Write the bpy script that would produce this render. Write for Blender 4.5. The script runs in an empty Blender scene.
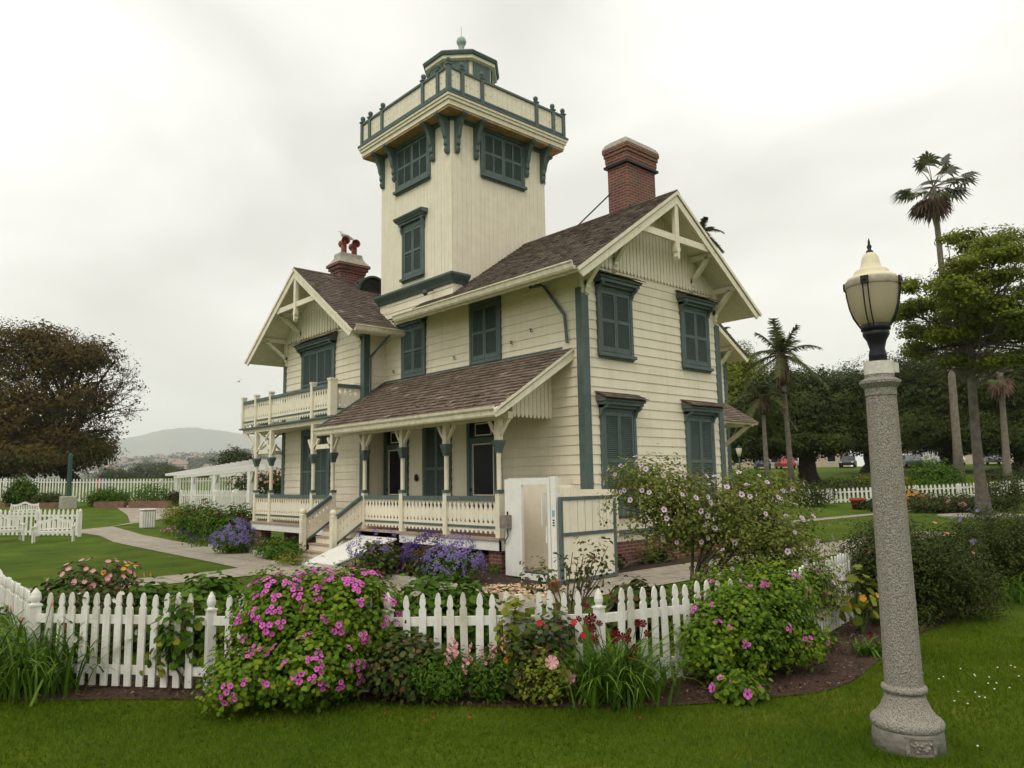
import bpy, bmesh, math, random
import numpy as np
from mathutils import Vector, Matrix
R = math.radians
S = bpy.context.scene
COL = S.collection
random.seed(7)
RNG = np.random.default_rng(7)

# ---------------------------------------------------------------- camera
F_PX, PITCH, ROLL, YAW = 751.417, 0.12634, -0.01697, 0.83527
_d = Vector((math.cos(YAW) * math.cos(PITCH), math.sin(YAW) * math.cos(PITCH), math.sin(PITCH)))
_r = Vector((math.sin(YAW), -math.cos(YAW), 0))
_u = _r.cross(_d)
_R = _r * math.cos(ROLL) + _u * math.sin(ROLL)
_U = -_r * math.sin(ROLL) + _u * math.cos(ROLL)
cam = bpy.data.objects.new("camera", bpy.data.cameras.new("camera"))
COL.objects.link(cam)
m = Matrix.Identity(4)
for i in range(3):
    m[i][0] = _R[i]; m[i][1] = _U[i]; m[i][2] = -_d[i]
m.translation = Vector((-11.276, -10.281, 1.818))
cam.matrix_world = m
cam.data.sensor_width = 36; cam.data.lens = 36 * F_PX / 1024
cam.data.clip_end = 30000; cam.data.clip_start = 0.05
S.camera = cam
HAZE = 0.00014
CAMP = np.array([-11.276, -10.281])

# ---------------------------------------------------------------- sky, sun, exposure
W = bpy.data.worlds.new("World"); S.world = W; W.use_nodes = True
nt = W.node_tree; nt.nodes.clear()
def N(t, kind, **kw):
    n = t.nodes.new(kind)
    for k, v in kw.items():
        if k in n.inputs: n.inputs[k].default_value = v
        else: setattr(n, k, v)
    return n
SUN_EL, SUN_ROT = R(52), R(250)
sky = N(nt, "ShaderNodeTexSky", sky_type='NISHITA', sun_disc=False, sun_elevation=SUN_EL, sun_rotation=SUN_ROT)
tc = N(nt, "ShaderNodeTexCoord")
mp = N(nt, "ShaderNodeMapping"); mp.inputs['Scale'].default_value = (1.0, 1.0, 1.9); mp.inputs['Location'].default_value = (.35, .1, .2)
n1 = N(nt, "ShaderNodeTexNoise", Scale=1.9, Detail=4.0, Roughness=0.45, Distortion=0.6)
rp = N(nt, "ShaderNodeValToRGB")
rp.color_ramp.elements[0].position = 0.30; rp.color_ramp.elements[0].color = (7.5, 7.35, 6.75, 1)
rp.color_ramp.elements[1].position = 0.66; rp.color_ramp.elements[1].color = (11.9, 11.6, 10.85, 1)
sx = N(nt, "ShaderNodeMixRGB", blend_type='MIX'); sx.inputs[0].default_value = 0.95
bg = N(nt, "ShaderNodeBackground", Strength=0.1)
wo = N(nt, "ShaderNodeOutputWorld")
L = nt.links.new
L(tc.outputs['Generated'], mp.inputs[0]); L(mp.outputs[0], n1.inputs['Vector']); L(n1.outputs['Fac'], rp.inputs[0])
L(sky.outputs[0], sx.inputs[1]); L(rp.outputs[0], sx.inputs[2]); L(sx.outputs[0], bg.inputs[0]); L(bg.outputs[0], wo.inputs[0])
sd = bpy.data.lights.new("sun", 'SUN'); sd.energy = 1.15; sd.angle = R(25); sd.color = (1, .95, .86)
so = bpy.data.objects.new("sun", sd); COL.objects.link(so)
sunv = Vector((math.cos(R(205)) * math.cos(SUN_EL), math.sin(R(205)) * math.cos(SUN_EL), math.sin(SUN_EL)))
so.rotation_euler = sunv.to_track_quat('Z', 'Y').to_euler()
S.view_settings.view_transform = 'Standard'; S.view_settings.look = 'None'
S.view_settings.exposure = 0.24; S.view_settings.gamma = 1.0
S.view_settings.use_curve_mapping = False
S.cycles.use_denoising = True
S.cycles.max_bounces = 7; S.cycles.diffuse_bounces = 3; S.cycles.glossy_bounces = 2
S.cycles.transmission_bounces = 5; S.cycles.transparent_max_bounces = 12; S.cycles.volume_bounces = 2
S.cycles.use_adaptive_sampling = True; S.cycles.adaptive_threshold = 0.02
S.cycles.volume_step_rate = 4; S.cycles.volume_max_steps = 64

# ---------------------------------------------------------------- materials
def mat(name, col, rough=.7, streak=0, noise=0.0, nscale=4.0, bump=0.0, bscale=30.0, metal=0.0, col2=None, spec=.3):
    m = bpy.data.materials.new(name); m.use_nodes = True
    t = m.node_tree; b = t.nodes['Principled BSDF']
    b.inputs['Roughness'].default_value = rough; b.inputs['Metallic'].default_value = metal
    b.inputs['Specular IOR Level'].default_value = spec
    if noise or col2:
        tx = N(t, "ShaderNodeTexCoord")
        nz = N(t, "ShaderNodeTexNoise", Scale=nscale, Detail=6.0, Roughness=.65)
        cr = N(t, "ShaderNodeValToRGB")
        c2 = col2 or tuple(c * (1 - noise) for c in col)
        cr.color_ramp.elements[0].position = .32; cr.color_ramp.elements[0].color = (*c2, 1)
        cr.color_ramp.elements[1].position = .62; cr.color_ramp.elements[1].color = (*col, 1)
        t.links.new(tx.outputs['Object'], nz.inputs['Vector']); t.links.new(nz.outputs['Fac'], cr.inputs[0])
        if streak:
            mq = N(t, "ShaderNodeMapping"); mq.inputs['Scale'].default_value = (7, 7, .55); ns = N(t, "ShaderNodeTexNoise", Scale=1.6, Detail=5.0, Roughness=.6)
            rs_ = N(t, "ShaderNodeValToRGB"); rs_.color_ramp.elements[0].position = .28; rs_.color_ramp.elements[0].color = (1 - streak, 1 - streak * 1.15, 1 - streak * 1.5, 1); rs_.color_ramp.elements[1].position = .52; rs_.color_ramp.elements[1].color = (1, 1, 1, 1)
            mm = N(t, "ShaderNodeMixRGB", blend_type='MULTIPLY'); mm.inputs[0].default_value = 1
            t.links.new(tx.outputs['Object'], mq.inputs[0]); t.links.new(mq.outputs[0], ns.inputs['Vector']); t.links.new(ns.outputs['Fac'], rs_.inputs[0])
            t.links.new(cr.outputs[0], mm.inputs[1]); t.links.new(rs_.outputs[0], mm.inputs[2]); t.links.new(mm.outputs[0], b.inputs['Base Color'])
        else: t.links.new(cr.outputs[0], b.inputs['Base Color'])
    else:
        b.inputs['Base Color'].default_value = (*col, 1)
    if bump:
        tx2 = N(t, "ShaderNodeTexCoord"); nb = N(t, "ShaderNodeTexNoise", Scale=bscale, Detail=5.0)
        bp = N(t, "ShaderNodeBump", Strength=bump, Distance=.02)
        t.links.new(tx2.outputs['Object'], nb.inputs['Vector']); t.links.new(nb.outputs['Fac'], bp.inputs['Height'])
        t.links.new(bp.outputs[0], b.inputs['Normal'])
    return m
def island(name, cols, rough=.6, trans=0.0, spec=.12, nmix=0.0, nscale=1.0, pos=None):
    """colour chosen per mesh island, optional translucency (leaves, shingles, chips)"""
    m = bpy.data.materials.new(name); m.use_nodes = True
    t = m.node_tree; b = t.nodes['Principled BSDF']; o = t.nodes['Material Output']
    g = N(t, "ShaderNodeNewGeometry"); cr = N(t, "ShaderNodeValToRGB")
    while len(cr.color_ramp.elements) < len(cols): cr.color_ramp.elements.new(.5)
    for i, c in enumerate(cols):
        cr.color_ramp.elements[i].position = pos[i] if pos else i / max(1, len(cols) - 1)
        cr.color_ramp.elements[i].color = (*c, 1)
    src = g.outputs['Random Per Island']
    if nmix:
        tx = N(t, "ShaderNodeTexCoord"); nz = N(t, "ShaderNodeTexNoise", Scale=nscale, Detail=3.0)
        ms = N(t, "ShaderNodeMapRange"); ms.inputs[1].default_value = .3; ms.inputs[2].default_value = .7
        mx = N(t, "ShaderNodeMix"); mx.inputs[0].default_value = nmix
        t.links.new(tx.outputs['Object'], nz.inputs['Vector']); t.links.new(nz.outputs['Fac'], ms.inputs[0])
        t.links.new(src, mx.inputs[2]); t.links.new(ms.outputs[0], mx.inputs[3]); src = mx.outputs[0]
    t.links.new(src, cr.inputs[0]); t.links.new(cr.outputs[0], b.inputs['Base Color'])
    b.inputs['Roughness'].default_value = rough; b.inputs['Specular IOR Level'].default_value = spec
    if trans:
        tr = N(t, "ShaderNodeBsdfTranslucent"); mx2 = N(t, "ShaderNodeMixShader"); mx2.inputs[0].default_value = trans
        t.links.new(cr.outputs[0], tr.inputs[0]); t.links.new(b.outputs[0], mx2.inputs[1])
        t.links.new(tr.outputs[0], mx2.inputs[2]); t.links.new(mx2.outputs[0], o.inputs[0])
    return m
def brickmat(name, c1, c2, mort, scale=1.0, axis='xz'):
    m = bpy.data.materials.new(name); m.use_nodes = True
    t = m.node_tree; b = t.nodes['Principled BSDF']; b.inputs['Roughness'].default_value = .85
    tx = N(t, "ShaderNodeTexCoord"); sp = N(t, "ShaderNodeSeparateXYZ"); ad = N(t, "ShaderNodeMath", operation='ADD')
    cb = N(t, "ShaderNodeCombineXYZ"); br = N(t, "ShaderNodeTexBrick", Scale=scale)
    br.inputs['Color1'].default_value = (*c1, 1); br.inputs['Color2'].default_value = (*c2, 1); br.inputs['Mortar'].default_value = (*mort, 1)
    br.inputs['Brick Width'].default_value = .21; br.inputs['Row Height'].default_value = .07
    br.inputs['Mortar Size'].default_value = .009; br.inputs['Bias'].default_value = 0.0
    t.links.new(tx.outputs['Object'], sp.inputs[0]); t.links.new(sp.outputs[0], ad.inputs[0]); t.links.new(sp.outputs[1], ad.inputs[1])
    t.links.new(ad.outputs[0], cb.inputs[0]); t.links.new(sp.outputs[2], cb.inputs[1]); t.links.new(cb.outputs[0], br.inputs['Vector'])
    nz = N(t, "ShaderNodeTexNoise", Scale=3.0, Detail=6.0); mx = N(t, "ShaderNodeMixRGB", blend_type='MULTIPLY'); mx.inputs[0].default_value = .6
    t.links.new(tx.outputs['Object'], nz.inputs['Vector']); t.links.new(br.outputs['Color'], mx.inputs[1]); t.links.new(nz.outputs['Color'], mx.inputs[2])
    cr = N(t, "ShaderNodeMapRange"); t.links.new(mx.outputs[0], b.inputs['Base Color'])
    bp = N(t, "ShaderNodeBump", Strength=.5, Distance=.01); inv = N(t, "ShaderNodeMath", operation='SUBTRACT'); inv.inputs[0].default_value = 1
    t.links.new(br.outputs['Fac'], inv.inputs[1]); t.links.new(inv.outputs[0], bp.inputs['Height']); t.links.new(bp.outputs[0], b.inputs['Normal'])
    t.nodes.remove(cr)
    return m
M = {}
CREAM = (.82, .75, .60)
M['cream'] = mat('cream_paint', CREAM, .55, streak=.09, col2=(.75, .675, .52), nscale=1.6, bump=.12, bscale=60)
M['creamb'] = mat('cream_board_paint', (.82, .755, .61), .55, streak=.07, col2=(.75, .68, .53), nscale=3.5, bump=.15, bscale=50)
M['trim'] = mat('cream_trim_paint', (.81, .76, .60), .5, streak=.12, col2=(.72, .65, .49), nscale=6, bump=.1)
M['peel'] = mat('peeling_trim_paint', (.76, .71, .55), .6, col2=(.58, .50, .36), nscale=9, bump=.3)
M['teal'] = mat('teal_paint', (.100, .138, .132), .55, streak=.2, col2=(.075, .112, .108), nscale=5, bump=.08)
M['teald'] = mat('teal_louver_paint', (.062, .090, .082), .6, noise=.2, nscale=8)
M['soffit'] = mat('bare_soffit_wood', (.45, .30, .16), .8, noise=.4, nscale=6)
M['deck'] = mat('pinkish_deck_paint', (.42, .31, .25), .7, noise=.25, nscale=5)
M['white'] = mat('white_paint', (.80, .79, .75), .5, streak=.05, col2=(.73, .72, .66), nscale=4, bump=.1)
M['whitefence'] = mat('white_picket_paint', (.78, .77, .73), .5, streak=.18, col2=(.66, .64, .57), nscale=5, bump=.2, bscale=40)
M['cement'] = mat('mortar_cap', (.42, .39, .33), .9, noise=.4, nscale=8, bump=.5)
M['clay'] = mat('red_clay', (.30, .09, .06), .7, noise=.3, nscale=10)
M['brick'] = brickmat('red_brick', (.26, .075, .045), (.17, .05, .035), (.33, .25, .2))
M['copper'] = mat('green_copper', (.33, .46, .40), .5, noise=.25, nscale=12)
M['dark'] = mat('dark_void', (.012, .012, .014), .9)
M['iron'] = mat('dark_iron', (.02, .02, .025), .45, metal=.4)
M['glassd'] = mat('dark_window_glass', (.008, .008, .011), .3, spec=.15)
M['shingle'] = island('weathered_shingle', [(.065, .052, .042), (.155, .122, .10), (.115, .09, .074), (.28, .24, .20)], .85, nmix=.35, nscale=1.5, pos=[0, .4, .7, 1])
M['shinglep'] = island('porch_shingle', [(.085, .065, .052), (.20, .155, .12), (.14, .105, .083), (.36, .30, .24)], .85, nmix=.3, nscale=1.5, pos=[0, .4, .7, 1])
M['roofbase'] = mat('roof_felt', (.05, .035, .03), .9)
M['bronze'] = mat('dark_vent_metal', (.07, .08, .07), .5, noise=.3)

# ---------------------------------------------------------------- mesh builder
class MB:
    def __init__(s): s.v = []; s.f = []
    def add(s, vs, fs):
        o = len(s.v); s.v += [tuple(v) for v in vs]; s.f += [tuple(i + o for i in f) for f in fs]; return s
    def hexa(s, p):  # 8 points: bottom 4 ccw, top 4 ccw
        return s.add(p, [(3, 2, 1, 0), (4, 5, 6, 7), (0, 1, 5, 4), (1, 2, 6, 5), (2, 3, 7, 6), (3, 0, 4, 7)])
    def box(s, x0, x1, y0, y1, z0, z1):
        return s.hexa([(x0, y0, z0), (x1, y0, z0), (x1, y1, z0), (x0, y1, z0), (x0, y0, z1), (x1, y0, z1), (x1, y1, z1), (x0, y1, z1)])
    def extr(s, pts, dv):  # polygon pts (3d) extruded by dv
        n = len(pts); dv = Vector(dv); a = [Vector(p) for p in pts]; b = [p + dv for p in a]
        return s.add(a + b, [tuple(range(n))[::-1], tuple(range(n, 2 * n))] + [(i, (i + 1) % n, n + (i + 1) % n, n + i) for i in range(n)])
    def bar(s, p0, p1, w, h, up=(0, 0, 1)):
        p0 = Vector(p0); p1 = Vector(p1); d = (p1 - p0).normalized(); up = Vector(up)
        if abs(d.dot(up)) > .98: up = Vector((1, 0, 0))
        x = d.cross(up).normalized() * w / 2; y = x.cross(d).normalized() * h / 2
        return s.hexa([p0 - x - y, p0 + x - y, p0 + x + y, p0 - x + y, p1 - x - y, p1 + x - y, p1 + x + y, p1 - x + y])
    def tube(s, pts, rad, n=7, caps=True):
        pts = [Vector(p) for p in pts]
        if not hasattr(rad, '__len__'): rad = [rad] * len(pts)
        o = len(s.v); prev = None
        for i, p in enumerate(pts):
            d = (pts[min(i + 1, len(pts) - 1)] - pts[max(i - 1, 0)]).normalized()
            if prev is None: a = d.orthogonal().normalized()
            else: a = (prev - d * prev.dot(d)); a = a.normalized() if a.length > 1e-6 else d.orthogonal().normalized()
            prev = a; b = d.cross(a)
            for k in range(n):
                t = 2 * math.pi * k / n; s.v.append(tuple(p + (a * math.cos(t) + b * math.sin(t)) * rad[i]))
        for i in range(len(pts) - 1):
            for k in range(n):
                s.f.append((o + i * n + k, o + i * n + (k + 1) % n, o + (i + 1) * n + (k + 1) % n, o + (i + 1) * n + k))
        if caps:
            s.f.append(tuple(o + k for k in range(n))[::-1]); s.f.append(tuple(o + (len(pts) - 1) * n + k for k in range(n)))
        return s
    def lathe(s, c, prof, n=24, a0=0.0):
        o = len(s.v)
        for r, z in prof:
            for k in range(n):
                t = a0 + 2 * math.pi * k / n; s.v.append((c[0] + r * math.cos(t), c[1] + r * math.sin(t), c[2] + z))
        for i in range(len(prof) - 1):
            for k in range(n):
                s.f.append((o + i * n + k, o + i * n + (k + 1) % n, o + (i + 1) * n + (k + 1) % n, o + (i + 1) * n + k))
        s.f.append(tuple(o + k for k in range(n))[::-1]); s.f.append(tuple(o + (len(prof) - 1) * n + k for k in range(n)))
        return s
    def build(s, name, material, parent=None, smooth=False, bevel=0):
        off = np.zeros(3); p = parent
        while p is not None: off += np.array(p.location); p = p.parent
        me = bpy.data.meshes.new(name)
        me.from_pydata([(v[0] - off[0], v[1] - off[1], v[2] - off[2]) for v in s.v], [], s.f)
        me.materials.append(M[material] if isinstance(material, str) else material); me.update()
        o = bpy.data.objects.new(name, me); COL.objects.link(o)
        if parent is not None: o.parent = parent
        if smooth:
            for q in me.polygons: q.use_smooth = True
        if bevel:
            b = o.modifiers.new('b', 'BEVEL'); b.width = bevel; b.segments = 2; b.limit_method = 'ANGLE'
        return o
def fromnp(name, V, Fq, material, parent=None, nper=4):
    """fast mesh from numpy verts (already local to parent root) and faces of nper corners"""
    off = np.zeros(3); p = parent
    while p is not None: off += np.array(p.location); p = p.parent
    me = bpy.data.meshes.new(name); V = np.asarray(V, float) - off; nv = len(V); nf = len(Fq)
    me.vertices.add(nv); me.vertices.foreach_set('co', V.astype('f').ravel())
    me.loops.add(nf * nper); me.loops.foreach_set('vertex_index', np.asarray(Fq, 'i').ravel())
    me.polygons.add(nf); me.polygons.foreach_set('loop_start', np.arange(0, nf * nper, nper, dtype='i'))
    me.update(calc_edges=True); me.validate()
    me.materials.append(M[material] if isinstance(material, str) else material)
    o = bpy.data.objects.new(name, me); COL.objects.link(o)
    if parent is not None: o.parent = parent
    return o
def tag(o, label=None, cat=None, group=None, kind=None):
    if label: o['label'] = label
    if cat: o['category'] = cat
    if group: o['group'] = group
    if kind: o['kind'] = kind
    return o
def thing(name, loc, label, cat, group=None):
    o = bpy.data.objects.new(name, None); COL.objects.link(o); o.location = loc; o.empty_display_size = .2
    return tag(o, label, cat, group)
def dup(o, loc=None, rotz=None, label=None, parent=None, scale=None):
    c = o.copy(); COL.objects.link(c)
    if parent is not None: c.parent = parent
    if loc is not None: c.location = loc
    if rotz is not None: c.rotation_euler = (0, 0, rotz)
    if scale is not None: c.scale = (scale, scale, scale)
    if label: c['label'] = label
    for ch in o.children: dup(ch, parent=c)
    return c

class Fr:
    """facade frame: u along the wall, z up, d outward"""
    def __init__(s, o, u, n): s.o = Vector(o); s.u = Vector(u); s.n = Vector(n)
    def P(s, u, z, d=0): return s.o + s.u * u + s.n * d + Vector((0, 0, z))
    def box(s, mb, u0, u1, z0, z1, d0, d1):
        p = s.P; return mb.hexa([p(u0, z0, d0), p(u1, z0, d0), p(u1, z0, d1), p(u0, z0, d1), p(u0, z1, d0), p(u1, z1, d0), p(u1, z1, d1), p(u0, z1, d1)])
    def poly(s, mb, pts, d0, d1): return mb.extr([s.P(u, z, d0) for u, z in pts], s.n * (d1 - d0))
    def spoly(s, mb, pts, u0, u1): return mb.extr([s.P(u0, z, d) for d, z in pts], s.u * (u1 - u0))
    def bar(s, mb, a, b, w, d0, d1):
        a = Vector((a[0], a[1])); b = Vector((b[0], b[1])); t = (b - a).normalized(); n = Vector((-t.y, t.x)) * w / 2
        return s.poly(mb, [tuple(a - n), tuple(b - n), tuple(b + n), tuple(a + n)], d0, d1)
    def sbar(s, mb, a, b, w, u0, u1):
        a = Vector((a[0], a[1])); b = Vector((b[0], b[1])); t = (b - a).normalized(); n = Vector((-t.y, t.x)) * w / 2
        return s.spoly(mb, [tuple(a - n), tuple(b - n), tuple(b + n), tuple(a + n)], u0, u1)
def clap(mb, fr, u0, u1, z0, z1, step=.2):
    """lapped boards, each with a real butt edge"""
    z = z0
    while z < z1 - 1e-4:
        zt = min(z + step, z1)
        fr.spoly(mb, [(-.02, z), (.024, z), (.024, z + .004), (.006, zt), (-.02, zt)], u0, u1)
        z = zt
def vboards(mb, fr, u0, u1, zb, zt, step=.15, d=.02, tip=0.0, groove=.012):
    """upright boards; zt may be a function of u; optional scalloped lower tips"""
    n = max(1, round((u1 - u0) / step)); st = (u1 - u0) / n
    for i in range(n):
        a = u0 + i * st + groove / 2; b = u0 + (i + 1) * st - groove / 2; c = (a + b) / 2
        ta = zt(a) if callable(zt) else zt; tb = zt(b) if callable(zt) else zt; tcn = zt(c) if callable(zt) else zt
        if min(ta, tb) < zb + .02: ta = max(ta, zb + .02); tb = max(tb, zb + .02)
        dd = d + random.uniform(-.001, .001)
        if tip:
            lo = [(a, zb), (a + st * .2, zb - tip * .7), (c, zb - tip), (b - st * .2, zb - tip * .7), (b, zb)]
        else: lo = [(a, zb), (b, zb)]
        fr.poly(mb, lo + [(b, tb), (c, max(tcn, zb + .02)), (a, ta)], 0, dd)
def shingles(mb, o, u, v, lu, lv, keep=None, expo=.13, wid=(.09, .2), thick=.016):
    """o: upper corner at ridge; u along eave (unit), v down slope (unit); courses of separate shingles"""
    o = Vector(o); u = Vector(u).normalized(); v = Vector(v).normalized(); n = u.cross(v)
    if n.z < 0: n = -n
    rows = int(lv / expo); ex = lv / rows
    for r in range(rows):
        a = -random.uniform(0, .1)
        while a < lu:
            w = random.uniform(*wid); b = a + w - .006
            a0 = max(a, 0); b0 = min(b, lu)
            if b0 - a0 > .02 and (keep is None or keep((a0 + b0) / 2, (r + .5) * ex)):
                vb = (r + 1) * ex + random.uniform(-.014, .014); vt = r * ex - .03
                if vt < 0: vt = 0
                th = thick * random.uniform(.7, 1.5); lift = random.uniform(0, .006)
                p = [o + u * a0 + v * vt + n * .001, o + u * b0 + v * vt + n * .001, o + u * b0 + v * vb + n * (.006 + lift), o + u * a0 + v * vb + n * (.006 + lift)]
                q = [o + u * a0 + v * vt + n * .006, o + u * b0 + v * vt + n * .006, o + u * b0 + v * vb + n * (th + .008 + lift), o + u * a0 + v * vb + n * (th + .008 + lift)]
                mb.hexa(p + q)
            a += w
# ================================================================ THE LIGHTHOUSE
WD, PK, ZR, ZE, EV, OV = 4.97, 2.485, 8.225, 5.855, .873, .727
SL = (ZR - ZE) / (PK + EV)
YT, T, TO, ZD = 4.325, 3.309, .47, 11.5
YW1, YW2, WP, YM = 7.41, 12.254, .67, 9.834
ZWR, ZWE, HW, WOV = 8.068, 5.72, 3.347, .93
SW = (ZWR - ZWE) / HW
PD, ZF = 1.487, .694
H = thing('lighthouse', (0, 0, 0), 'cream wooden lighthouse house with teal shutters and a square tower', 'lighthouse')
FA = Fr((0, 0, 0), (0, 1, 0), (-1, 0, 0))            # long porch side
FB = Fr((0, 0, 0), (1, 0, 0), (0, -1, 0))            # near gable side
FW = Fr((-WP, 0, 0), (0, 1, 0), (-1, 0, 0))          # wing gable side
FWB = Fr((0, YW1, 0), (1, 0, 0), (0, -1, 0))         # wing near flank
Y2 = 3.5
# --- walls
b = MB()
b.box(.02, WD - .02, .02, YW2, .5, 5.9)
b.extr([(.02, .03, 5.9), (WD - .02, .03, 5.9), (PK, .03, ZR - .06)], (0, 7.0, 0))
clap(b, FA, 0, YW1, .70, 5.9 + .55)
clap(b, FB, 0, WD, .70, 6.32)
FE = Fr((WD, 0, 0), (0, 1, 0), (1, 0, 0)); clap(b, FE, 0, 8, .70, 5.9)
b.build('wall', 'cream', H)
b = MB()
b.box(-WP + .02, 3.0, YW1 + .02, YW2 - .02, .5, 5.9)
b.extr([(-WP + .03, YW1 + .02, 5.9), (-WP + .03, YW2 - .02, 5.9), (-WP + .03, YM, ZWR - .1)], (6.5, 0, 0))
clap(b, FW, YW1, YW2, .70, 6.2); clap(b, FWB, -WP, .0, .70, 6.24)
FWL = Fr((-WP, YW2, 0), (1, 0, 0), (0, 1, 0)); clap(b, FWL, 0, 7, .7, 5.9)
w_ = b.build('wall', 'cream', H); w_['label'] = 'wing wall under the balcony gable'
b = MB()
for fr, u0, u1, zf, zb in ((FB, -.02, WD + .02, lambda u: ZR - abs(u - PK) * SL - .06, 6.33), (FW, YW1, YW2, lambda u: ZWR - abs(u - YM) * SW - .06, 6.28)):
    b = MB(); k_ = fr is FW; vboards(b, fr, u0, u1, zb, zf, .165 if k_ else .122, .055, tip=.08 if k_ else .07, groove=.028 if k_ else .014); b.build('gable_boards', 'creamb', H)
b = MB(); b.box(0.03, WD - .03, .035, YW2 - .1, 0, .68); b.box(-WP + .05, 1, YW1 + .05, YW2 - .05, 0, .68)
b.build('foundation', 'brick', H)
b = MB()
FB.box(b, -.035, WD + .035, .64, .74, 0, .06)
b.build('water_table', 'teal', H)
b = MB()
FB.box(b, -.05, .16, .74, 5.62, 0, .045); FA.box(b, -.003, .13, .74, 5.75, 0, .047)
b.build('corner_trim', 'teal', H); b = MB()
FB.box(b, WD - .14, WD + .05, .74, 5.55, 0, .045); FE.box(b, -.003, .14, .74, 5.6, 0, .047)
b.build('corner_trim', 'teal', H)
b = MB()
FW.box(b, YW1 - .045, YW1 + .15, .74, 5.95, 0, .045); FWB.box(b, -WP - .003, -WP + .14, .74, 6.0, 0, .047)
b.build('corner_trim', 'teal', H); b = MB()
FW.box(b, YW2 - .13, YW2 + .045, .74, 5.95, 0, .045)
b.build('corner_trim', 'teal', H)

# --- main roof
def slab(b, o, u, v, lu, lv, th=.09):
    o = Vector(o); u = Vector(u).normalized() * lu; v = Vector(v).normalized() * lv; n = u.cross(v).normalized()
    if n.z < 0: n = -n
    n = n * th
    b.hexa([o - n, o + u - n, o + u + v - n, o + v - n, o, o + u, o + u + v, o + v])
lv = math.hypot(PK + EV, ZR - ZE); vW = Vector((-(PK + EV), 0, -(ZR - ZE))).normalized(); vE = Vector((-vW.x, 0, vW.z))
ridge0 = Vector((PK, -OV, ZR))
b = MB()
slab(b, ridge0, (0, 1, 0), vW, YT + OV, lv); slab(b, ridge0, (0, 1, 0), vE, 9, lv)
# eave strip running on past the tower corner
o2 = ridge0 + Vector((0, YT + OV, 0)) + vW * (PK / math.cos(math.atan(SL)))
slab(b, o2, (0, 1, 0), vW, 1.35, lv - PK / math.cos(math.atan(SL)))
rf = b.build('roof', 'soffit', H); rf.data.materials.clear(); rf.data.materials.append(M['trim'])
b = MB()
shingles(b, ridge0 + Vector((0, -.02, .0)), (0, 1, 0), vW, YT + OV + .02, lv + .02)
shingles(b, o2, (0, 1, 0), vW, 1.3, lv - PK / math.cos(math.atan(SL)))
shingles(b, ridge0, (0, 1, 0), vE, 5, lv, expo=.2, wid=(.2, .4))
# ridge caps
y = -OV - .02
while y < YT:
    for v_, s_ in ((vW, 1), (vE, -1)):
        slab(b, ridge0 + Vector((0, y + OV, .035)), (0, 1, 0), v_, .2, .12, .018)
    y += .14
b.build('shingles', 'shingle', rf)
b = MB()
gz = ZE - .02
FG = Fr((-EV, 0, 0), (0, 1, 0), (-1, 0, 0))
FG.spoly(b, [(-.03, gz - .02), (.07, gz - .02), (.10, gz + .02), (.12, gz + .10), (.145, gz + .12), (.145, gz + .145), (.12, gz + .145), (.09, gz + .05), (-.03, gz + .05)], -OV + .03, 5.55)
b.build('gutter', 'peel', rf)
b = MB()   # rafter tails under the eave
for i in range(13):
    y = -.35 + i * .44
    FA.sbar(b, (.02, 6.17), (EV - .02, 5.83 - .02), .09, y, y + .06)
b.build('rafter_tail', 'trim', rf)
def barge(fr, uc, hw, zr, ze, d0, d1, parent, w=.22):
    mb = MB(); sl = (zr - ze) / hw; c = math.cos(math.atan(sl)); k = w / c
    fr.poly(mb, [(uc - hw - .02, ze - .03), (uc - hw + .16, ze - .16), (uc, zr - .03 - k), (uc, zr - .03)], d0, d1)
    fr.poly(mb, [(uc + hw + .02, ze - .03), (uc, zr - .03), (uc, zr - .03 - k), (uc + hw - .16, ze - .16)], d0, d1)
    k2 = .07 / c
    fr.poly(mb, [(uc - hw - .04, ze - .02), (uc - hw - .04 + .05, ze - .02 - k2 + .03), (uc, zr - k2), (uc, zr - .005)], d1, d1 + .03)
    fr.poly(mb, [(uc + hw + .04, ze - .02), (uc, zr - .005), (uc, zr - k2), (uc + hw + .04 - .05, ze - .02 - k2 + .03)], d1, d1 + .03)
    return mb.build('bargeboard', 'trim', parent)
def truss(fr, uc, hw, zr, ze, d0, d1, zc, parent):
    sl = (zr - ze) / hw; half = (zr - .2 - zc) / sl
    mb = MB(); fr.bar(mb, (uc - half, zc), (uc + half, zc), .15, d0, d1); mb.build('collar_beam', 'trim', parent)
    mb = MB(); fr.box(mb, uc - .065, uc + .065, zc - .22, zr - .22, d0 - .02, d1 + .02)
    fr.poly(mb, [(uc - .075, zc - .22), (uc + .075, zc - .22), (uc + .06, zc - .3), (uc + .03, zc - .33), (uc + .045, zc - .42), (uc, zc - .5), (uc - .045, zc - .42), (uc - .03, zc - .33), (uc - .06, zc - .3)], d0 - .03, d1 + .03)
    mb.build('king_post', 'trim', parent)
def lookout(fr, u, z, d, parent, drop=.75):
    mb = MB(); w = .055
    fr.box(mb, u - w, u + w, z - .13, z, .02, d - .01)
    fr.spoly(mb, [(d - .01, z), (d + .07, z - .02), (d + .05, z - .06), (d + .02, z - .1), (d - .01, z - .13)], u - w, u + w)
    fr.sbar(mb, (.04, z - drop + .12), (d - .12, z - .1), .09, u - w, u + w)
    fr.spoly(mb, [(.02, z - .12), (.1, z - .12), (.1, z - drop + .06), (.06, z - drop), (.09, z - drop - .06), (.02, z - drop - .12)], u - w, u + w)
    mb.build('bracket', 'trim', parent)
barge(FB, PK, PK + EV, ZR, ZE, OV - .04, OV + .0, rf)
truss(FB, PK, PK + EV, ZR, ZE, OV - .10, OV - .042, 7.13, rf)
for u in (.12, 1.05, WD - 1.05, WD - .12):
    lookout(FB, u, ZR - abs(u - PK) * SL - .12, OV - .06, rf)

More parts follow.
